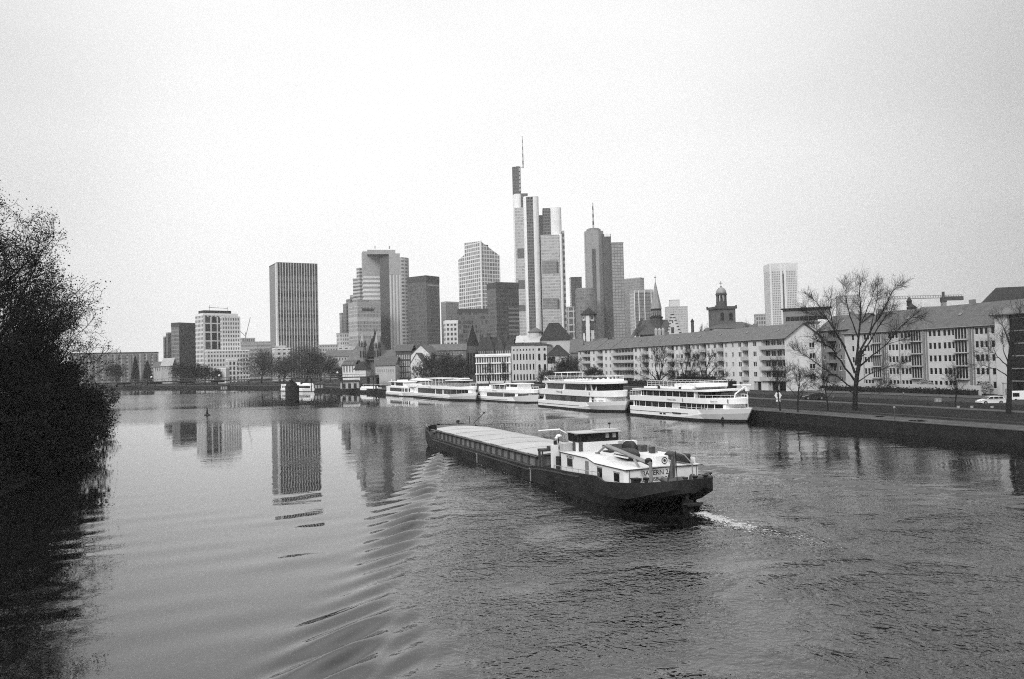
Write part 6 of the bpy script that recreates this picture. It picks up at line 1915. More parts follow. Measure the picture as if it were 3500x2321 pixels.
# slender-spired church
def spire_church():
    d = 440
    o = P(2249, 1140, d)
    t = thing('spired_church', 'church with a slender tall spire and stepped white gable', 'church', (o.x, d, 0))
    X = lambda f, y=1100: P(f, y, d).x - o.x
    Z = lambda y, f=2249: P(f, y, d).z
    r_ = (X(2272) - X(2229)) / 2
    cx = (X(2272) + X(2229)) / 2
    m = MB(); m.lathe([(r_, 2), (r_, Z(1085))], cx, 6, 8, 0, math.pi / 8); tw = m.build('tower', M_REDST, t)
    m = MB(); m.lathe([(r_ * 1.12, Z(1085)), (r_ * 1.12, Z(1081)), (r_ * .86, Z(1080)), (r_ * .86, Z(1053))], cx, 6, 8, 0, math.pi / 8); bf = m.build('belfry', M_ROOFD, tw)
    for q in range(8):
        a = math.pi / 4 * q + math.pi / 8
        m = MB(); m.box(-.75, .75, -.06, .06, Z(1077), Z(1060)); w = m.build('belfry_opening', M_CONC, bf); w.location = (cx + r_ * .80 * math.cos(a), 6 + r_ * .80 * math.sin(a), 0); w.rotation_euler = (0, 0, a + math.pi / 2)
    m = MB(); m.lathe([(r_ * .95, Z(1053)), (r_ * .90, Z(1050)), (.12, Z(957))], cx, 6, 8, 0, math.pi / 8); m.build('spire', gray('spire_lead', .26, .7, .2, .5), tw)
    m = MB(); m.tube((cx, 6, Z(957)), (cx, 6, Z(937)), .12, n=4); m.box(cx - .6, cx + .6, 5.95, 6.05, Z(945), Z(943)); m.build('cross', M_DARKST, tw)
    m = MB(); m.box(X(2200), X(2232), 2, 14, 2, Z(1140)); m.box(X(2268), X(2322), 2, 14, 2, Z(1140)); m.build('nave_wall', M_SAND, t)
    m = MB(); m.loft([[(X(2168), 0, Z(1143)), (X(2300), 0, Z(1143)), (X(2300), 14, Z(1143)), (X(2168), 14, Z(1143))], [(X(2196), 6.5, Z(1091)), (X(2290), 6.5, Z(1091)), (X(2290), 7.5, Z(1091)), (X(2196), 7.5, Z(1091))]]); m.build('nave_roof', gray('church_slate', .07), t)
    # stepped gable
    m = MB(); st_ = []
    y0 = -.8
    n = 7
    for k in range(n):
        f0 = k / n
        xa = X(2278) + (X(2297) - X(2278)) * f0; xb = X(2325) - (X(2325) - X(2299)) * f0
        za, zb = Z(1150) + (Z(1078) - Z(1150)) * f0, Z(1150) + (Z(1078) - Z(1150)) * (k + 1) / n
        m.box(xa, xb, y0, y0 + .8, za, zb)
        st_.append((xa - .3, xa + 1.0, zb)); st_.append((xb - 1.0, xb + .3, zb))
    g = m.build('stepped_gable', gray('gable_white', .55, .85, .2, .5), t)
    for xa, xb, zb in st_:
        m = MB(); m.box(xa, xb, y0 - .1, y0 + .9, zb - .1, zb + .45); m.build('coping_step', M_REDST, g)
    m = MB(); m.box(X(2296), X(2300), y0 - .1, y0 + .1, Z(1105), Z(1096)); m.box(X(2292), X(2302), y0 - .1, y0 + .1, Z(1140), Z(1120)); m.build('gable_window', M_DARKST, g)
    m = MB(); st2 = MB()
    for k in range(n):
        f0 = k / n
        xa = X(2168) + (X(2192) - X(2168)) * f0
        zb = Z(1143) + (Z(1088) - Z(1143)) * (k + 1) / n
        st2.box(xa, xa + 1.4, 0 - .5, .8, zb - 1.4, zb)
    st2.build('stepped_edge', M_REDST, t)
    m = MB()
    for k in range(3):
        x = X(2236 + 12 * k); m.loft([[(x, -1.0, 2), (x + 1.4, -1.0, 2), (x + 1.4, 0.5, 2), (x, .5, 2)], [(x, -1.0, Z(1127)), (x + 1.4, -1.0, Z(1127)), (x + 1.4, .5, Z(1127)), (x, .5, Z(1127))], [(x + .65, -.3, Z(1120)), (x + .75, -.3, Z(1120)), (x + .75, -.2, Z(1120)), (x + .65, -.2, Z(1120))]])
    m.build('pale_buttress', M_CONC, t)
spire_church()
# domed round church tower
def domed_tower():
    d = 480
    o = P(2480, 1110, d)
    t = thing('domed_church_tower', 'square brown church tower with columned lantern and small dome', 'church tower', (o.x, d, 0), R(10))
    X = lambda f: (f - 2480) / FPX * d
    Z = lambda y: P(2480, y, d).z
    s_ = X(2514)
    body_m = gray('brown_stone', .115, .85, .25, .4)
    m = MB(); m.box(-s_, s_, -s_ * .2, s_ * 1.8, 2, Z(1056)); body = m.build('shaft', body_m, t)
    for x in (-.42, .50):
        o2 = arched_proto(2.2, Z(1068) - Z(1096)).build('arched_window', M_BLACK, body, loc=(x * s_ - 1.1, -s_ * .2 - .02, Z(1096)))
    m = MB(); m.box(-s_ * 1.14, s_ * 1.14, -s_ * .34, s_ * 1.94, Z(1056) + .01, Z(1052)); m.box(-s_ * 1.05, s_ * 1.05, -s_ * .25, s_ * 1.85, Z(1052) + .01, Z(1047)); m.build('cornice', M_REDST, body)
    for x in (-1.1, 1.05):
        for y in (-.3, 1.85):
            m = MB(); m.box(x * s_ - .4, x * s_ + .4, y * s_ - .4, y * s_ + .4, Z(1052), Z(1044)); m.build('corner_pinnacle', M_REDST, body)
    r_ = X(2498)
    cy = s_ * .8
    m = MB(); m.lathe([(r_, Z(1047) + .01), (r_, Z(1029))], 0, cy, 16); dr_ = m.build('lantern_drum', M_REDST, t)
    m = MB()
    for q in range(8):
        a = math.pi / 4 * q + .2
        m.lathe([(.55, Z(1029) + .01), (.45, Z(1006))], r_ * .85 * math.cos(a), cy + r_ * .85 * math.sin(a), 6)
    m.build('column', body_m, dr_)
    m = MB(); m.lathe([(r_ * 1.08, Z(1006)), (r_ * 1.08, Z(1002))], 0, cy, 16); m.build('lantern_cornice', M_REDST, dr_)
    m = MB(); m.lathe([(r_ * math.cos(a), Z(1002) + .01 + (Z(979) - Z(1002)) * math.sin(a)) for a in np.linspace(0, 1.45, 8)] + [(0, Z(979))], 0, cy, 16); m.build('dome', gray('dome_copper', .26, .6, .25, .6), dr_, True)
    m = MB(); m.tube((0, cy, Z(979)), (0, cy, Z(958)), .15, n=5); m.box(-1, 1, cy - .06, cy + .06, Z(966), Z(964)); m.lathe([(.5, Z(980)), (.5, Z(976)), (0, Z(975))], 0, cy, 6); m.build('cross', M_DARKST, dr_)
domed_tower()
t, W_, ze_, zr_ = house('assembly_hall', 'low rounded dark roof with pale rim below the domed tower', 2440, 2600, 1122, 470, 3, 20, M_PLAST2, M_ROOF, 1100, cat='hall', hip=8)
# white tower by the river
def rent_tower():
    d = 405
    o = P(2014, 1150, d)
    t = thing('white_river_tower', 'white square old tower with dark quoins and a flared eight-sided roof', 'tower', (o.x, d, 0), R(28))
    X = lambda f: (f - 2014) / FPX * d
    Z = lambda y: P(2014, y, d).z
    s_ = X(2034)
    pts = lambda r: [(r, -r * .42), (r, r * .42), (r * .42, r), (-r * .42, r), (-r, r * .42), (-r, -r * .42), (-r * .42, -r), (r * .42, -r)]
    m = MB(); m.prism(pts(s_ * 1.02), 2, Z(1075), 0); b = m.build('shaft', M_PLAST, t)
    q = MB()
    for (x, y) in pts(s_ * 1.03):
        zz = 4
        k = 0
        while zz < Z(1076):
            w = .28 if k % 2 else .42
            q.box(x - w / 2, x + w / 2, y - w / 2, y + w / 2, zz, zz + 1.4); zz += 1.5; k += 1
    q.build('quoin', M_REDST, b)
    m = MB(); r = s_ * 1.3
    m.loft([[(x, y, Z(1077)) for x, y in pts(r)], [(x, y, Z(1074)) for x, y in pts(r)], [(x, y, Z(1062)) for x, y in pts(r * .55)], [(x, y, Z(1051)) for x, y in pts(.15)]]); m.build('flared_roof', M_ROOFD, t)
    for z0, z1, f in ((1082, 1090, 0), (1100, 1127, 0)):
        m = MB(); w = .9 if z0 < 1095 else 1.4
        m.box(-w / 2 - .2, w / 2 + .2, -s_ * 1.02 - .12, -s_ * 1.02 - .01, Z(z1) - .3, Z(z0) + .3, 1); m.box(-w / 2, w / 2, -s_ * 1.02 - .16, -s_ * 1.02 - .121, Z(z1), Z(z0), 0)
        m.build('window', [M_GLASSM, M_REDST], b)
        m = MB(); m.box(-s_ * 1.02 - .16, -s_ * 1.02 - .02, -w / 2, w / 2, Z(z1), Z(z0)); m.build('window', M_GLASSM, b)
    m = MB(); m.box(-s_ * 1.02 - .2, -s_ * 1.02 - .01, -1.4, 1.2, Z(1138), Z(1096)); m.build('dark_recess', M_DARKST, b)
rent_tower()
turret('roof_turret', 'tiny dark turret on the roofline between the spire and the domed tower', 2362, 2373, 1125, 1098, 1088, 430, M_REDST, M_ROOFD, 8, 'turret', False, 5, 1.15)
t, r_ = turret('lantern_turret', 'dark tiered turret with a needle tip above the right apartment roof', 3108, 3139, 1065, 1050, 1034, 330, M_ROOFD, M_ROOFD, 8, 'turret', False, 5, 1.05, True)
c_ = P(3123, 1034, 330)
m = MB(); m.lathe([(1.1, c_.z - 1.2), (1.0, c_.z + .6), (1.25, c_.z + .8), (.6, c_.z + 1.9), (.1, c_.z + 2.6), (.05, P(3122, 1000, 330).z)], 0, r_, 8); m.build('needle_lantern', M_ROOFD, t)
house('white_strip_house', 'low pale wall strip peeping above the right apartment roof', 3160, 3345, 1056, 255, -17, 6, M_PLAST2, M_STEEL, None, cat='building')
house('white_house', 'pale rendered house piece behind the white gable end', 2768, 2800, 1106, 300, -4, 10, M_PLAST2, M_TILE, None, cat='house')
house('small_house', 'low white house with a row of columns by the left conifers', 525, 570, 1253, 560, 4, 10, M_PLAST2, M_TILE, 1236, (1268,), 6, 1.0, 3.0)
house('small_house', 'low white house with a pale roof beside the black tower block', 550, 588, 1250, 545, 4, 12, M_PLAST2, M_CONC, 1224, (1263,), 6, 1.0, 2.2)
house('pavilion', 'small white pavilion below the white gridded wing', 741, 772, 1262, 500, 0, 8, M_PLAST, M_WHITE, None, cat='pavilion')
# ------------------------------------------------------------------ trees
def grow(seed, H, tr, first=.28, spread=.62, levels=5, kids=(5, 5, 4, 4, 3), ratio=.62, minr=.012, droop=0.0, lead=True, jitter=.16):
    """a leafless tree: returns (limbs, twigs, tips)"""
    r_ = random.Random(seed)
    limbs, twigs, tips = MB(), MB(), []
    def rv(s):
        return Vector((r_.uniform(-s, s), r_.uniform(-s, s), r_.uniform(-s, s)))
    def branch(p, d, L, r, lv):
        n = 4 if lv < 2 else 3 if lv < 4 else 2
        pts, rad, dirs = [p.copy()], [r], [d.copy()]
        q, dd = p.copy(), d.copy()
        for i in range(n):
            dd = (dd + rv(jitter + .04 * lv) + Vector((0, 0, .10 - droop * lv))).normalized()
            q = q + dd * (L / n)
            pts.append(q.copy()); dirs.append(dd.copy())
            rad.append(max(minr, r * (1 - (.55 if lv else .5) * (i + 1) / n)))
        mb = limbs if lv <= 1 else twigs
        sides = 8 if lv == 0 else 5 if lv == 1 else 4 if lv == 2 else 3
        for i in range(n):
            mb.tube(pts[i], pts[i + 1], rad[i], rad[i + 1], sides, caps=False)
        if lv >= levels:
            tips.append(q); return
        k = kids[min(lv, len(kids) - 1)]
        for j in range(k):
            f = (first if lv == 0 else .25) + (1 - (first if lv == 0 else .25)) * (j + r_.uniform(.2, .9)) / k
            f = min(f, .98)
            i = min(n - 1, int(f * n)); t = f * n - i
            s = pts[i].lerp(pts[i + 1], t); sd = dirs[i + 1]
            az = r_.uniform(0, 6.283) if lv else j * 2.4 + r_.uniform(-.5, .5)
            a = sd.cross(Vector((0, 0, 1)) if abs(sd.z) < .9 else Vector((1, 0, 0))).normalized(); b = sd.cross(a)
            sp = spread * r_.uniform(.75, 1.35) * (1.25 - .5 * f if lv == 0 else 1)
            nd = (sd * math.cos(sp) + (a * math.cos(az) + b * math.sin(az)) * math.sin(sp)).normalized()
            nl = L * ratio * r_.uniform(.75, 1.15) * (1.15 - .35 * f)
            branch(s, nd, nl, max(minr, rad[i] * r_.uniform(.45, .62)), lv + 1)
        if lv <= 2:
            branch(q, dirs[-1], L * ratio * .85, max(minr, rad[-1] * .9), lv + 1)
    branch(Vector((0, 0, -.3)), Vector((r_.uniform(-.04, .04), r_.uniform(-.04, .04), 1)), H * .52, tr, 0)
    return limbs, twigs, tips
def leafquads(mb, pts, n, size, spread, r_):
    for _ in range(n):
        p = r_.choice(pts)
        c = Vector((p[0] + r_.gauss(0, spread), p[1] + r_.gauss(0, spread), p[2] + r_.gauss(0, spread * .8)))
        a = Vector((r_.gauss(0, 1), r_.gauss(0, 1), r_.gauss(0, 1))).normalized() * size * r_.uniform(.5, 1.3)
        b = a.cross(Vector((r_.gauss(0, 1), r_.gauss(0, 1), r_.gauss(0, 1)))).normalized() * size * r_.uniform(.35, .9)
        mb.face([c - a, c - b * .8, c + a, c + b], 0)
def normalise(mbs, H):
    zs = [v[2] for m in mbs for v in m.v]
    k = H / max(zs)
    for m in mbs:
        m.v = [(x * k, y * k, z * k) for x, y, z in m.v]
    return k
def bare_tree(name, label, loc, H, tr, seed, group=None, rot=0.0, leaves=0, lsize=.3, lspread=.5, twigm=None, cat='tree', **kw):
    t = thing(name, label, cat, loc, rot, group)
    l, w, tips = grow(seed, H, tr, **kw)
    k = normalise([l, w], H)
    l.build('trunk', M_BARK, t)
    if leaves:
        leafquads(w, [p * k for p in tips], leaves, lsize, lspread, random.Random(seed + 50))
    w.build('crown', twigm or M_TWIG, t)
    return t
def at(fx, fy, z):
    p = G(fx, fy, z)
    return (p.x, p.y, z)
# the great bare tree on the lawn
p = G(2922, 1397, 2.4)
Hb = P(2922, 942, p.y).z - 2.4
def guided_tree(label, loc, tr, guides, seed, group, minr=.02, twigm=None, dens=2):
    """limbs follow given lines (x across, z up, in metres, plus their own depth); twigs grow from them"""
    t = thing('bare_tree', label, 'tree', loc, 0, group)
    r_ = random.Random(seed)
    l, w = MB(), MB()
    def sub_(p, d, L, r, lv):
        n = 3
        q, dd, rr = p.copy(), d.copy(), r
        pts = [q.copy()]
        for i in range(n):
            dd = (dd + Vector((r_.gauss(0, .16), r_.gauss(0, .16), r_.gauss(.10, .12)))).normalized()
            q2 = q + dd * L / n
            r2 = max(minr * .55, rr * .75)
            (w if lv else l).tube(q, q2, rr, r2, 4 if lv == 0 else 3, caps=False)
            if lv < 3:
                for _ in range(2 if lv < 2 else 1):
                    az = r_.uniform(0, 6.283); sp = r_.uniform(.4, .85)
                    a = dd.cross(Vector((0, 0, 1)) if abs(dd.z) < .9 else Vector((1, 0, 0))).normalized(); b = dd.cross(a)
                    nd = (dd * math.cos(sp) + (a * math.cos(az) + b * math.sin(az)) * math.sin(sp)).normalized()
                    sub_(q.lerp(q2, r_.uniform(.2, 1)), nd, L * r_.uniform(.45, .7), max(minr * .55, r2 * .6), lv + 1)
            q, rr = q2, r2
    for g, r0, r1 in guides:
        g = list(g)
        if r0 < .5:
            g[-1] = (g[-2][0] + (g[-1][0] - g[-2][0]) * .72, g[-2][1] + (g[-1][1] - g[-2][1]) * .72)
        y = [0.0]
        dy = r_.uniform(-.55, .55)
        pts = []
        for i, (x, z) in enumerate(g):
            k = i / (len(g) - 1)
            pts.append(Vector((x, dy * abs(x - g[0][0]) * k + dy * 2.5 * k, z)))
        fine_ = []
        for a, b in zip(pts[:-1], pts[1:]):
            for q in range(3):
                fine_.append(a.lerp(b, q / 3) + (Vector((r_.gauss(0, 1), r_.gauss(0, 1), r_.gauss(0, 1))) * (.02 if r0 > .33 else .08) if q else Vector()))
        fine_.append(pts[-1])
        N_ = len(fine_) - 1
        for i in range(N_):
            ra, rb = (r0 + (r1 - r0) * (i / N_) ** .7) * .82, (r0 + (r1 - r0) * ((i + 1) / N_) ** .7) * .82
            l.tube(fine_[i], fine_[i + 1], ra, rb, 8 if r0 > .3 else 6, caps=False)
            if i >= N_ * .30 and r0 < .5:
                d = (fine_[i + 1] - fine_[i]).normalized()
                for _ in range(dens):
                    az = r_.uniform(0, 6.283); sp = r_.uniform(.45, .9)
                    a = d.cross(Vector((0, 0, 1)) if abs(d.z) < .9 else Vector((1, 0, 0))).normalized(); b = d.cross(a)
                    nd = (d * math.cos(sp) + (a * math.cos(az) + b * math.sin(az)) * math.sin(sp)).normalized()
                    sub_(fine_[i].lerp(fine_[i + 1], r_.random()), nd, r_.uniform(1.6, 3.2) * (1.15 - .5 * i / N_), max(minr, rb * .45), 1)
        sub_(fine_[-1], (fine_[-1] - fine_[-2]).normalized(), 1.5, max(minr, r1 * .9), 1)
    l.build('trunk', M_BARK, t)
    w.build('crown', twigm or M_TWIG, t)
    return t
def px_guides(f0, fy0, d, lines):
    o = P(f0, fy0, d)
    out = []
    for pts, r0, r1 in lines:
        out.append(([((P(fx, fy, d).x - o.x), P(fx, fy, d).z - o.z) for fx, fy in pts], r0, r1))
    return out
guided_tree('great spreading bare tree standing alone on the riverside lawn', (p.x, p.y, 2.3), .6, px_guides(2922, 1400, p.y, [
    ([(2922, 1404), (2921, 1340), (2924, 1280), (2930, 1225)], .62, .42),
    ([(2926, 1250), (2935, 1160), (2945, 1070), (2942, 1000), (2948, 945)], .34, .05),
    ([(2922, 1275), (2890, 1190), (2860, 1130), (2850, 1060), (2858, 990)], .26, .05),
    ([(2890, 1190), (2845, 1110), (2812, 1040), (2795, 1000)], .18, .04),
    ([(2930, 1225), (2975, 1130), (3010, 1070), (3040, 1000), (3066, 968)], .28, .05),
    ([(2940, 1215), (2990, 1150), (3040, 1090), (3085, 1055), (3110, 1038)], .20, .04),
    ([(2926, 1262), (2980, 1215), (3025, 1180), (3060, 1130), (3100, 1090), (3128, 1086)], .22, .04),
    ([(2920, 1300), (2870, 1235), (2820, 1185), (2775, 1170), (2738, 1160)], .24, .04),
    ([(2918, 1330), (2870, 1290), (2815, 1255), (2768, 1215), (2732, 1190)], .20, .035),
    ([(2916, 1345), (2860, 1318), (2810, 1290), (2770, 1282)], .13, .03),
    ([(2926, 1310), (2985, 1270), (3030, 1250), (3052, 1246)], .15, .03),
    ([(2928, 1345), (2970, 1338), (3010, 1330), (3040, 1322)], .10, .03),
    ([(2935, 1160), (2905, 1080), (2893, 1010), (2896, 960)], .16, .04),
    ([(2945, 1100), (2972, 1030), (2985, 970)], .13, .04),
    ([(2860, 1130), (2830, 1090), (2790, 1075), (2762, 1050)], .11, .03), ([(2975, 1130), (3000, 1030), (3012, 968)], .12, .03), ([(2820, 1185), (2790, 1130), (2765, 1100)], .09, .03), ([(3025, 1180), (3070, 1165), (3100, 1150)], .09, .03),
]), 21, 'trees on the embankment', dens=4)
# row before the balcony houses; two prototypes, copied at other sizes
def tree_at(f, fyb, fyt, z):
    p = G(f, fyb, z)
    return p, P(f, fyt, p.y).z - z
def depth_tree(f, fyt, d, z=2.8):
    p = P(f, 1300, d)
    return Vector((p.x, d, z)), P(f, fyt, d).z - z
spots = [(2251, 1166, 222, 'dark bare tree with a forked trunk, tallest of those before the long balcony house'),
         (2338, 1172, 214, 'middle bare tree with a straight stem before the long balcony house'),
         (2413, 1178, 206, 'bare tree with a leaning crown before the long balcony house, rightmost of its trio')]
row_lines = [
    [([(2251, 1318), (2250, 1285), (2252, 1262)], .36, .28), ([(2252, 1270), (2262, 1235), (2268, 1200), (2274, 1166)], .22, .04), ([(2251, 1265), (2240, 1235), (2236, 1200), (2232, 1172)], .20, .04),
     ([(2250, 1275), (2225, 1250), (2205, 1222), (2196, 1200)], .15, .035), ([(2252, 1278), (2275, 1252), (2296, 1236), (2303, 1215)], .15, .035), ([(2250, 1282), (2215, 1262), (2180, 1247), (2166, 1242)], .12, .03), ([(2253, 1284), (2280, 1270), (2300, 1262)], .10, .03), ([(2256, 1250), (2252, 1210), (2254, 1175)], .13, .035)],
    [([(2337, 1318), (2337, 1290), (2340, 1262)], .30, .24), ([(2340, 1266), (2344, 1225), (2350, 1190), (2348, 1170)], .2, .04), ([(2339, 1262), (2330, 1230), (2318, 1200)], .14, .035), ([(2338, 1280), (2318, 1264), (2296, 1250), (2284, 1246)], .12, .03), ([(2340, 1268), (2358, 1240), (2368, 1205), (2372, 1188)], .14, .035), ([(2338, 1290), (2315, 1276), (2300, 1268)], .08, .03), ([(2341, 1276), (2362, 1262), (2380, 1254)], .10, .03)],
    [([(2414, 1310), (2413, 1285), (2411, 1262)], .32, .25), ([(2411, 1266), (2412, 1230), (2420, 1195), (2424, 1178)], .2, .04), ([(2412, 1272), (2396, 1240), (2385, 1205), (2380, 1190)], .15, .035), ([(2414, 1286), (2432, 1272), (2450, 1258), (2462, 1244)], .13, .03), ([(2413, 1282), (2390, 1266), (2370, 1256), (2362, 1250)], .13, .03), ([(2412, 1260), (2430, 1230), (2440, 1212)], .12, .03)]]
rots = []
for (f, yt, d, lab), ln in zip(spots, row_lines):
    q = P(f, 1316, d)
    o = guided_tree(lab, (q.x, d, 2.8), .3, [(g_, a_ * 1.35, b_ * 1.5) for g_, a_, b_ in px_guides(f, 1316, d, ln)], 300 + int(f), 'trees on the embankment', .03)
    rots.append(o)
pt = (rots[0], 17.0)
small = None
for f, yb, yt, z, lab in ((2667, 1398, 1196, 2.2, 'slender bare tree on the lawn beside the white river sign'), (2727, 1404, 1225, 2.2, 'thin bare tree on the lawn left of the dark parked car'),
                          (2830, 1402, 1240, 2.1, 'young bare tree between the dark parked car and the great bare tree'), (3263, 1395, 1225, 2.3, 'low spreading bare tree left of the white estate car')):
    q, h = tree_at(f, yb, yt, z)
    if small is None:
        o = bare_tree('bare_tree', lab, q, h, .17, 41, 'trees on the embankment', first=.36, spread=.66, levels=4, kids=(7, 5, 4, 4), ratio=.62, minr=.014)
        small = (o, h)
    else:
        dup(small[0], lab, q, f * .7, h / small[1], 'trees on the embankment')
q = G(3447, 1420, 2.1)
guided_tree('dark thick-stemmed bare tree at the right edge beside the white estate car', (q.x, q.y, 2.1), .55, px_guides(3447, 1420, q.y, [
    ([(3447, 1424), (3448, 1330), (3446, 1240), (3452, 1170)], .52, .34), ([(3448, 1290), (3415, 1262), (3385, 1250), (3360, 1246)], .13, .03), ([(3447, 1262), (3420, 1225), (3400, 1205), (3384, 1196)], .13, .03),
    ([(3449, 1250), (3480, 1210), (3500, 1170), (3520, 1130)], .18, .04), ([(3452, 1180), (3440, 1120), (3430, 1080)], .14, .04), ([(3452, 1170), (3475, 1100), (3490, 1060)], .16, .04), ([(3449, 1300), (3480, 1280), (3510, 1262)], .12, .03), ([(3446, 1240), (3425, 1190), (3412, 1150)], .12, .03)]), 47, 'trees on the embankment')
# trees farther along the quay
for f, yt, d, lab in ((1604, 1222, 372, 'pale-barked bare tree left of the columned house'), (1673, 1216, 370, 'dark bare tree before the left part of the columned house'),
                      (1724, 1210, 366, 'dark bare tree before the right part of the columned house'), (1419, 1228, 405, 'thin bare tree before the white gabled house')):
    q, h = depth_tree(f, yt, d)
    dup(pt[0], lab, q, f * 1.3, (h / pt[1] * .8, h / pt[1] * .8, h / pt[1]), 'trees on the embankment')
# round-headed twiggy trees: dense crowns seen as a grey haze
def twiggy(label, f, w, yt, yb, d, seed, dark=False, z=2.6, n=5200, cat='tree'):
    if f < 1180:
        d *= 1.24
        n = int(n * 1.5)
    q = P(f, yb, d); q = Vector((q.x, d, z))
    h = P(f, yt, d).z - z
    rr = w / FPX * d
    t = thing('bushy_tree', label, cat, q, 0, 'bushy winter trees along the bank')
    r_ = random.Random(seed)
    l, wv, tips = grow(seed, h, max(.12, h * .022), first=.25, spread=.7, levels=4, kids=(8, 6, 5, 4), ratio=.62, minr=.045)
    k = normalise([l, wv], h)
    xs = max(abs(v[0]) for v in wv.v) or 1
    ys_ = max(abs(v[1]) for v in wv.v) or 1
    s = rr / xs; s2 = rr / ys_
    for m in (l, wv):
        m.v = [(x * s, y * s2, zz) for x, y, zz in m.v]
    pts = []
    for _ in range(70):
        while True:
            a, b, c = r_.uniform(-1, 1), r_.uniform(-1, 1), r_.uniform(-1, 1)
            if a * a + b * b + c * c < 1:
                break
        pts.append(Vector((a * rr * .82, b * rr * .82, h * .54 + c * h * .38)))
    leafquads(wv, pts, n, .28 if d > 300 else .2, rr * .16, r_)
    l.build('trunk', M_BARK, t)
    wv.build('crown', M_HEDGE if dark else M_FARTREE, t)
    return t
twiggy('wide grey twiggy tree below the left end of the slab tower', 893, 82, 1190, 1300, 470, 61, n=7000)
twiggy('tall dense round twiggy tree below the slab tower', 1046, 84, 1178, 1300, 460, 62, n=9500)
twiggy('broad low twiggy tree between the two tall ones below the slab tower', 968, 56, 1214, 1300, 465, 78, n=5000)
twiggy('low twiggy tree right of the dense round tree below the slab tower', 1098, 52, 1203, 1300, 462, 79, n=4500)
twiggy('low dark tree at the foot of the black tower block', 662, 50, 1238, 1304, 490, 80, True, n=3200)
twiggy('small twiggy tree between the dense round tree and the church', 1128, 42, 1212, 1300, 450, 63, n=3200)
twiggy('low shrubby tree at the foot of the church', 1165, 34, 1245, 1300, 440, 64, n=2500)
twiggy('dark ivy-clad tree left part of the clump before the broad flat-roofed house', 1470, 52, 1200, 1305, 404, 65, n=3000)
twiggy('tall twiggy tree in the middle of the clump before the broad flat-roofed house', 1527, 54, 1196, 1305, 400, 66, n=3000)
twiggy('twiggy tree at the right end of the clump, touching the dark spired tower', 1572, 40, 1205, 1305, 398, 67, n=2000)
twiggy('spreading twiggy tree before the palace right wing', 1873, 48, 1262, 1312, 318, 68, n=2600)
twiggy('larger spreading twiggy tree left of the short end apartment house', 1938, 58, 1212, 1312, 322, 69, n=3800)
twiggy('pale twiggy shrub tree before the narrow apartment house', 2025, 46, 1248, 1312, 298, 70, n=1700)
twiggy('dark low trees by the far-left small houses', 620, 46, 1235, 1306, 500, 71, True, n=3000)
twiggy('dark low tree left of the white pavilion', 700, 44, 1246, 1306, 495, 72, True, n=2600)
twiggy('dark broad evergreen at the far left shore', 400, 40, 1238, 1308, 505, 73, True, n=3000)
twiggy('small dark tree right of the white pavilion', 742, 18, 1256, 1306, 490, 74, True, n=900)
twiggy('bare scrub tree left of the domed tower', 2420, 26, 1098, 1140, 400, 75, n=900, z=5)
twiggy('bare scrub tree right of the domed tower', 2555, 30, 1085, 1140, 395, 76, n=1000, z=5)
twiggy('little bare tree beside the tiny dark turret', 2398, 18, 1100, 1140, 410, 77, n=600, z=5)
def conifer(label, f, w, yt, d, seed, z=2.6):
    d *= 1.3
    q = P(f, 1300, d); h = P(f, yt, d).z - z; rr = w / FPX * d
    t = thing('conifer', label, 'tree', (q.x, d, z), 0, 'pointed conifers')
    m = MB(); m.tube((0, 0, -.3), (0, 0, h * .9), .35, .08, 6); m.build('trunk', M_BARK, t)
    r_ = random.Random(seed)
    m = MB()
    for _ in range(2600):
        f_ = r_.random() ** .8
        zz = h * (.06 + .94 * f_)
        rad = rr * (1 - f_) ** .85 * r_.uniform(.55, 1.05)
        a = r_.uniform(0, 6.283)
        c = Vector((rad * math.cos(a), rad * math.sin(a), zz - rad * .2))
        u = Vector((math.cos(a), math.sin(a), -.5)) * r_.uniform(.4, 1.0); v = Vector((-math.sin(a), math.cos(a), r_.uniform(-.3, .3))) * r_.uniform(.2, .5)
        m.face([c - u, c - v, c + u, c + v], 0)
    m.build('crown', M_HEDGE, t)
conifer('left pointed dark conifer on the far-left shore', 463, 20, 1219, 500, 81)
conifer('right pointed dark conifer on the far-left shore', 504, 25, 1233, 490, 82)
# left bank: the huge dark trees over the water
def bank_tree(label, x, y, H, tr, seed, leaves, lsize, lspread, **kw):
    return bare_tree('riverside_tree', label, (x, y, 2.2), H, tr, seed, 'dark trees on the near left bank', leaves=leaves, lsize=lsize, lspread=lspread, twigm=M_DRYLEAF, **kw)
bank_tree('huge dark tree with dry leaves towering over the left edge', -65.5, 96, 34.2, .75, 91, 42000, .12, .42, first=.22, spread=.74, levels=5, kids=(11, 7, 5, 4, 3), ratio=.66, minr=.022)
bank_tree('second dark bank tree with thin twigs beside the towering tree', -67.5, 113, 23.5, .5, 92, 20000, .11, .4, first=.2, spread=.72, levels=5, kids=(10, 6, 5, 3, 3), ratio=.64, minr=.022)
bank_tree('smaller bare-topped dark tree farther along the left bank', -79, 138, 18.0, .4, 93, 6000, .13, .45, first=.2, spread=.62, levels=5, kids=(9, 6, 4, 3, 3), ratio=.62, minr=.025)
bank_tree('low dark tree farthest along the left bank', -112, 196, 14.0, .35, 94, 5000, .2, .6, first=.15, spread=.7, levels=4, kids=(9, 6, 5, 4), ratio=.62, minr=.035)
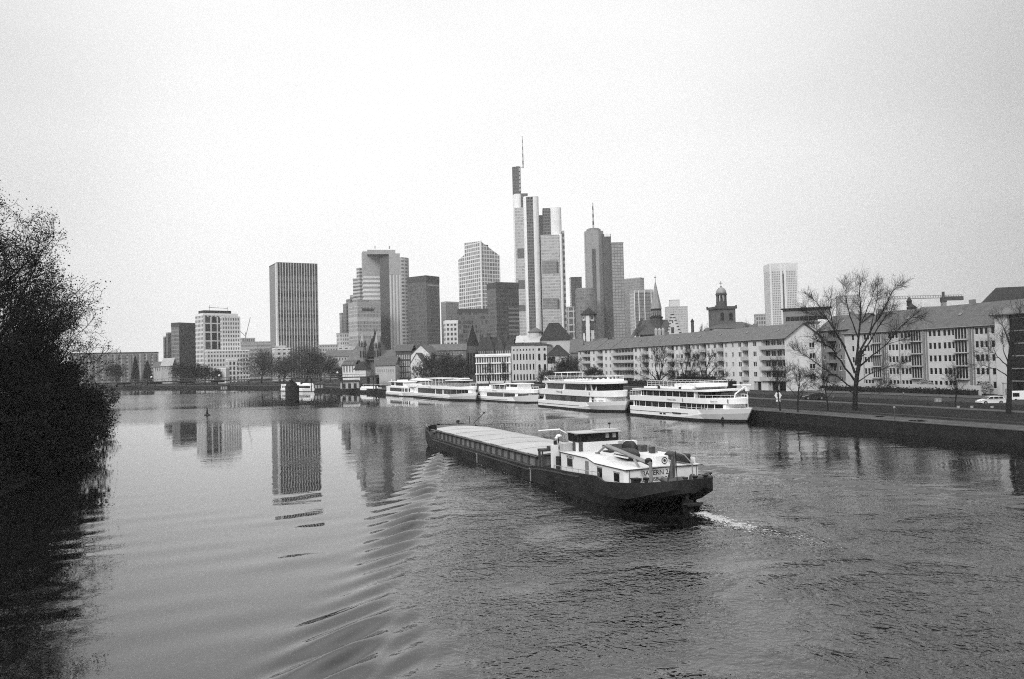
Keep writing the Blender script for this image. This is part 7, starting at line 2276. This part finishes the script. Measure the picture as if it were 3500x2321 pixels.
def bush(label, x, y, rx, ry, h, seed, n, z=.4, size=.3, name='riverside_bush'):
    t = thing(name, label, 'bush', (x, y, z), 0, 'dark bushes along the left bank' if name == 'riverside_bush' else 'shrubs on the quay')
    r_ = random.Random(seed)
    m, s = MB(), MB()
    pts = []
    for _ in range(90):
        a, f_ = r_.uniform(0, 6.283), math.sqrt(r_.random())
        zz = h * r_.random() ** .8 * math.sqrt(max(.05, 1 - f_ * f_ * .8))
        pts.append(Vector((rx * f_ * math.cos(a), ry * f_ * math.sin(a), zz)))
    for p in pts:
        s.tube((p.x * .15, p.y * .15, 0), p, .07, .025, 4, caps=False)
        for _ in range(4):
            q = p + Vector((p.x * .16 + r_.gauss(0, .1 * min(9, h)), p.y * .16 + r_.gauss(0, .1 * min(9, h)), r_.uniform(-.05, .18) * min(9, h)))
            s.tube(p, q, .03, .012, 3, caps=False)
    leafquads(m, pts, n, size, .095 * min(9, h), r_)
    s.build('stems', M_BARK, t)
    m.build('foliage', M_DRYLEAF, t)
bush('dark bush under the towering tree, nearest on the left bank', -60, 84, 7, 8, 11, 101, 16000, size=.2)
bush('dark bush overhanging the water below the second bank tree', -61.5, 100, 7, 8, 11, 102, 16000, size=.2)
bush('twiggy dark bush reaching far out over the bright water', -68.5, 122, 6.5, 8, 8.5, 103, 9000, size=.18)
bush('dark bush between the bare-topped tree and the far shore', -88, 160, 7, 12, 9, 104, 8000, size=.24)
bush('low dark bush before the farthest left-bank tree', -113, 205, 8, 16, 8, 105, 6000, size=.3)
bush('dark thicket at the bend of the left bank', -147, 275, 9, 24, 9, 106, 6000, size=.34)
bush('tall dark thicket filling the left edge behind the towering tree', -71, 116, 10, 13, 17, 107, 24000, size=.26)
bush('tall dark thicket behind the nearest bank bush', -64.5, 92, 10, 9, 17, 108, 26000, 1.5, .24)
q = G(3140, 1440, 1.9)
bush('low dark shrub hanging over the top of the bare quay wall', q.x - .3, q.y, 1.5, .6, .35, 109, 900, 1.75, .08, 'quay_shrub')
q = G(2990, 1425, 1.9)
bush('small dark shrub at the quay path edge below the great bare tree', q.x + .8, q.y, .7, .5, .25, 110, 500, 1.8, .07, 'quay_shrub')
# ------------------------------------------------------------------ hedges, low walls
def hedge(label, pts, w, h, seed, n, z=2.9, mat=M_HEDGE):
    """pts: plan line"""
    o = pts[0]
    t = thing('clipped_hedge', label, 'hedge', (o[0], o[1], z))
    r_ = random.Random(seed)
    m, core = MB(), MB()
    for a, b in zip(pts[:-1], pts[1:]):
        a2, b2 = Vector(a) - Vector(o), Vector(b) - Vector(o)
        d = (b2 - a2).normalized(); nrm = Vector((-d.y, d.x)) * w / 2 * .86
        core.loft([[(*(a2 - nrm), 0), (*(a2 + nrm), 0), (*(a2 + nrm), h * .9), (*(a2 - nrm), h * .9)], [(*(b2 - nrm), 0), (*(b2 + nrm), 0), (*(b2 + nrm), h * .9), (*(b2 - nrm), h * .9)]])
        L = (b2 - a2).length
        for _ in range(int(n * L)):
            f_ = r_.random(); s_ = r_.choice((-1, 1, 0))
            p = a2.lerp(b2, f_)
            off = Vector((-d.y, d.x)) * (w / 2 * s_ if s_ else r_.uniform(-w / 2, w / 2))
            zz = h * (r_.random() if s_ else 1.0) + r_.gauss(0, .12)
            c = Vector((p.x + off.x + r_.gauss(0, .1), p.y + off.y + r_.gauss(0, .1), max(.05, zz)))
            u = Vector((r_.gauss(0, 1), r_.gauss(0, 1), r_.gauss(0, 1))).normalized() * .22; v = u.cross(Vector((r_.gauss(0, 1), r_.gauss(0, 1), r_.gauss(0, 1)))).normalized() * .16
            m.face([c - u, c - v, c + u, c + v], 0)
    core.build('stems', mat, t)
    m.build('foliage', mat, t)
def front(f, dist, fyl=1250, R0=None):
    """plan point dist metres in front of the apartment line at column f"""
    R0 = R0 or R1
    q = R0 + E * solve(R0, E, f, fyl)
    nrm = Vector((E.y, -E.x))
    return q + nrm * dist
nrm = Vector((E.y, -E.x))
hedge('dark hedge before the short and narrow apartment houses', [tuple(front(1965, 6)), tuple(front(2094, 6))], 2.0, 2.3, 111, 12)
hedge('dark hedge before the middle of the long apartment house', [tuple(front(2172, 6)), tuple(front(2330, 6))], 2.2, 2.2, 112, 12)
hedge('tall dark rounded hedge behind the largest ship before the long apartment house', [tuple(front(2398, 7)), tuple(front(2500, 7))], 4.0, 4.4, 113, 26)
hedge('dark hedge left of the pale shop entrance of the long apartment house', [tuple(front(2512, 6)), tuple(front(2568, 6))], 2.5, 3.0, 114, 18)
hl = [tuple(front(f, 7.0, 1200, R2)) for f in (2790, 2890, 2990, 3150, 3300, 3418)]
hedge('long dark hedge below the low white wall on the right', hl, 1.6, 1.3, 115, 16, 2.85)
lw = [tuple(front(f, 5.6, 1200, R2)) for f in (2815, 2900, 3000, 3150, 3300, 3418)]
m = MB()
o = Vector(lw[0])
for a, b in zip(lw[:-1], lw[1:]):
    a2, b2 = Vector(a) - o, Vector(b) - o
    dd = (b2 - a2).normalized(); n2 = Vector((-dd.y, dd.x)) * .2
    m.loft([[(*(a2 - n2), 0), (*(a2 + n2), 0), (*(a2 + n2), 2.15), (*(a2 - n2), 2.15)], [(*(b2 - n2), 0), (*(b2 + n2), 0), (*(b2 + n2), 2.15), (*(b2 - n2), 2.15)]])
wl_o = m.build('garden_wall', M_PLAST2, None, loc=(o.x, o.y, 2.85))
tag(wl_o, 'long low white garden wall before the french-window apartment house', 'wall')
for f, s, lab in ((3195, 1.9, 'round pale garden bush above the low white wall, left of the low spreading tree'), (3400, 1.7, 'round pale garden bush before the stair strip house')):
    q = front(f, 3.2, 1200, R2)
    t = thing('garden_bush', lab, 'bush', (q.x, q.y, 3.1), 0, 'garden bushes')
    r_ = random.Random(int(f)); m, st_ = MB(), MB()
    for _ in range(900):
        a, b = r_.uniform(0, 6.283), math.acos(r_.uniform(-.2, 1))
        c = Vector((s * math.sin(b) * math.cos(a), s * math.sin(b) * math.sin(a), 1.0 + s * math.cos(b))) * r_.uniform(.8, 1.03)
        u = Vector((r_.gauss(0, 1), r_.gauss(0, 1), r_.gauss(0, 1))).normalized() * .2; v = u.cross(c).normalized() * .15
        m.face([c - u, c - v, c + u, c + v], 0)
    for k in range(5):
        st_.tube((0, 0, -.1), (s * .6 * math.cos(k * 1.3), s * .6 * math.sin(k * 1.3), 1.6), .07, .03, 4)
    st_.build('stems', M_BARK, t); m.build('foliage', gray('pale_bush', .22, .9, .3, 1.0), t)
# ------------------------------------------------------------------ vehicles
def car(name, label, loc, rot, paint, estate=True, group='parked cars'):
    t = thing(name, label, 'car', loc, rot, group)
    L_, Wd, H = 4.65, 1.8, 1.5
    side = [(-2.30, .45), (-2.32, .75), (-2.22, .95), (-2.12, 1.02)] if estate else [(-2.25, .5), (-2.25, .9), (-1.6, .98)]
    body = [(-2.30, .32), (-2.32, .70), (-2.20, .98), (1.15, .98), (2.05, .78), (2.28, .62), (2.30, .36), (1.9, .26), (-1.95, .26)]
    m = MB()
    for a, w in ((0, 0),):
        pass
    m.loft([[(x, -Wd / 2 + .06, z) for x, z in body], [(x, -Wd / 2, (z - .6) * .96 + .6) for x, z in body], [(x, Wd / 2, (z - .6) * .96 + .6) for x, z in body], [(x, Wd / 2 - .06, z) for x, z in body]])
    m.build('body', paint, t)
    roof = [(-2.18, .97), (-1.95, 1.40), (-1.6, 1.48), (.05, 1.50), (.35, 1.44), (1.15, .97)] if estate else [(-1.7, .97), (-1.0, 1.40), (.0, 1.44), (.3, 1.38), (1.1, .97)]
    m = MB(); m.loft([[(x, -Wd / 2 + .12 + .12 * max(0, z - .97), z) for x, z in roof], [(x, Wd / 2 - .12 - .12 * max(0, z - .97), z) for x, z in roof]]); m.build('cabin', paint, t)
    for q in (-1, 1):
        for x0, x1, s0, s1 in ((-1.95, -1.15, .28, 0), (-1.05, -.2, 0, 0), (-.1, .95, 0, .52)):
            m = MB(); y = q * (Wd / 2 - .15)
            pts = [(x0, 1.0), (x1, 1.0), (x1 - s1, 1.38), (x0 + s0 * .5, 1.38)]
            m.loft([[(x, y - .02 - q * .02 * (z > 1.2), z) for x, z in pts], [(x, y + .03 - q * .02 * (z > 1.2), z) for x, z in pts]] if q > 0 else [[(x, y - .03, z) for x, z in pts], [(x, y + .02, z) for x, z in pts]])
            m.build('side_window', M_SGLASS, t)
        for x in (-1.4, 1.42):
            m = MB(); y = q * (Wd / 2 - .1)
            m.tube((x, y - .1, .33), (x, y + .1, .33), .33, n=14); wv = m.build('wheel', M_RUBBER, t)
            m = MB(); m.tube((x, y + q * .101, .33), (x, y + q * .115, .33), .2, n=10); m.build('rim', M_STEEL, wv)
        m = MB(); m.box(2.12, 2.26, q * .62 - .2, q * .62 + .2, .60, .74); m.build('headlight', M_CONC, t)
        m = MB(); m.box(-2.35, -2.28, q * .72 - .1, q * .72 + .1, .65, .95); m.build('tail_light', M_DARKST, t)
    m = MB(); m.face([(1.14, -.7, 1.0), (1.14, .7, 1.0), (.40, .62, 1.44), (.40, -.62, 1.44)]); m.build('windscreen', M_SGLASS, t)
    return t
pc = G(3386, 1382, 2.55)
car('parked_car', 'white estate car parked on the right side of the embankment', (pc.x, pc.y, 2.56), math.pi + .03, gray('car_white', .70, .3, .05, .5, .5))
pd = G(2782, 1366, 2.6)
car('parked_car', 'dark saloon car parked between the slender lawn trees', (pd.x, pd.y, 2.62), math.pi - .1, gray('car_black', .02, .25, .1, .5, .5), False)
pv = G(3478, 1374, 2.55)
t = thing('site_trailer', 'white box trailer with a dark window at the right edge', 'trailer', (pv.x - 1.1, pv.y, 2.55), 0)
m = MB(); m.box(0, 3.6, 0, 2.0, .45, 2.0); m.build('box_body', M_WHITE, t)
m = MB(); m.box(.25, 1.5, -.04, .02, 1.0, 1.7); m.build('window', M_SGLASS, t)
for x in (.8, 2.8):
    m = MB(); m.tube((x, -.05, .3), (x, .2, .3), .3, n=10); m.build('wheel', M_RUBBER, t)
pq = G(3437, 1376, 2.55)
t = thing('ticket_column', 'pale square column between the white estate car and the box trailer', 'column', (pq.x, pq.y, 2.55))
m = MB(); m.box(-.3, .3, -.3, .3, 0, 3.6); m.box(-.4, .4, -.4, .4, 3.61, 3.8); m.build('post', M_PLAST2, t)
m = MB(); m.box(-.2, .2, -.33, -.301, 1.4, 2.6); m.build('panel', M_STEEL, t)
# ------------------------------------------------------------------ signs, posts, boxes
ps = G(2660, 1385, 2.1)
t = thing('river_sign', 'white navigation sign on a post with a smaller plate below', 'sign', (ps.x, ps.y, 2.1))
m = MB(); m.tube((0, 0, -.2), (0, 0, 2.6), .06, n=6); m.build('post', M_STEEL, t)
m = MB(); s_ = .75
m.loft([[(s_ * math.cos(a), -.09, 2.0 + s_ * math.sin(a)) for a in np.linspace(0, 6.283, 7)[:-1]], [(s_ * math.cos(a), -.05, 2.0 + s_ * math.sin(a)) for a in np.linspace(0, 6.283, 7)[:-1]]]); m.box(-.45, .45, -.09, -.05, .75, 1.15)
pl_ = m.build('plate', M_WHITE, t)
m = MB(); m.box(-.25, .25, -.11, -.091, 1.72, 2.3); m.build('symbol', M_STEEL, t)
for f, yb, h, lab in ((2760, 1360, 3.2, 'thin dark lamp post left of the dark saloon car'), (3090, 1392, 2.4, 'short dark post on the lawn beyond the great bare tree'), (2850, 1396, 2.0, 'short thin post near the young bare tree'), (3058, 1432, 1.6, 'low post at the inner edge of the quay path')):
    q = G(f, yb, 2.2)
    t = thing('path_post', lab, 'post', (q.x, q.y, 2.15), 0, 'posts on the lawn')
    m = MB(); m.tube((0, 0, -.2), (0, 0, h), .06, .05, 6); m.build('shaft', M_DARKST, t)
    m = MB(); m.lathe([(.05, h), (.17, h + .1), (.15, h + .35), (0, h + .4)], n=8); m.build('lamp_head', M_STEEL, t)
for f, yb, lab in ((3276, 1400, 'pale litter bin left of the three on the right lawn'), (3322, 1400, 'pale litter bin in the middle of the three on the right lawn'), (3391, 1401, 'pale litter bin right of the three below the white estate car')):
    q = G(f, yb, 2.3)
    t = thing('litter_bin', lab, 'bin', (q.x, q.y, 2.3), 0, 'litter bins on the lawn')
    m = MB(); m.lathe([(.22, 0), (.26, .62), (0, .62)], n=8); m.build('drum', M_CONC, t)
    m = MB(); m.tube((.3, 0, -.1), (.3, 0, .9), .03, n=5); m.build('support', M_DARKST, t)
q = G(3208, 1378, 2.55)
t = thing('utility_cabinet', 'grey utility cabinet with pale stickers on the upper lawn', 'cabinet', (q.x, q.y, 2.5))
m = MB(); m.box(-.6, .6, 0, .5, 0, 1.0); m.build('case', M_STEEL, t)
m = MB(); m.box(-.4, -.1, -.02, -.002, .35, .75); m.box(.15, .4, -.02, -.002, .3, .6); m.build('sticker', M_CONC, t)
q = G(3196, 1462, 1.1)
t = thing('mooring_marker', 'small white marker plate on the face of the dark quay wall', 'marker', (q.x - .05, q.y - .03, 1.1), math.atan2(-22.5, 7.6))
m = MB(); m.box(-.42, .42, -.14, -.05, -.2, .2); m.build('plate', M_WHITE, t)
m = MB(); m.box(-.46, .46, -.05, .25, -.24, .24); m.build('bracket', M_STEEL, t)
q = G(2812, 1352, 2.7)
t = thing('information_board', 'pale notice board at the edge of the road right of the dark car', 'board', (q.x, q.y, 2.6))
m = MB(); m.box(-.5, .5, 0, .08, .5, 1.8); m.build('panel', M_CONC, t)
m = MB(); m.box(-.45, -.38, .08, .14, 0, 1.8); m.box(.38, .45, .08, .14, 0, 1.8); m.build('leg', M_DARKST, t)
# kiosks and clutter on the far quay
for f, d, w, h, lab in ((1195, 398, 9, 4.2, 'low pale quay kiosk with dark openings beyond the landing stage'), (765, 440, 4.0, 2.8, 'dark small hut on the far quay'), (1090, 415, 5, 3.0, 'dark boat house on the quay behind the launch')):
    q = P(f, 1325, d)
    t = thing('quay_kiosk', lab, 'kiosk', (q.x - w / 2, d, 1.85))
    pale = 'pale' in lab
    m = MB(); m.box(0, w, 0, 4, .02, h * .8); m.build('wall', M_PLAST2 if pale else M_DARKST, t)
    m = MB(); m.loft([[(-.5, -.6, h * .8 + .01), (w + .5, -.6, h * .8 + .01), (w + .5, 4.6, h * .8 + .01), (-.5, 4.6, h * .8 + .01)], [(.8, 1.4, h), (w - .8, 1.4, h), (w - .8, 2.6, h), (.8, 2.6, h)]]); m.build('roof', M_ROOFD, t)
    for k in range(3):
        m = MB(); x = w * (.12 + .3 * k); m.box(x, x + w * .16, -.05, .05, .1, h * .6); m.build('opening', M_BLACK if pale else M_CONC, t)
# small motor boats / quay lamp glints
for o in list(bpy.data.objects):
    if o.get('_proto') and o.parent is None:
        bpy.data.objects.remove(o)
for o in bpy.data.objects:
    for k in ('_proto', '_w'):
        if k in o:
            del o[k]
# ------------------------------------------------------------------ the hazy winter air
m = MB(); m.box(-1600, 1600, -200, 1750, -2.5, 420)
hm = bpy.data.materials.new('haze')
hm.use_nodes = True
hn, hlk = hm.node_tree.nodes, hm.node_tree.links
hn.clear()
ho = nn(hn, 'ShaderNodeOutputMaterial')
hv = nn(hn, 'ShaderNodeVolumePrincipled')
hv.inputs['Color'].default_value = (.95, .95, .95, 1)
hv.inputs['Density'].default_value = 0.00012
hlk.new(hv.outputs[0], ho.inputs['Volume'])
hz_ = m.build('haze', hm)
hz_['kind'] = 'stuff'
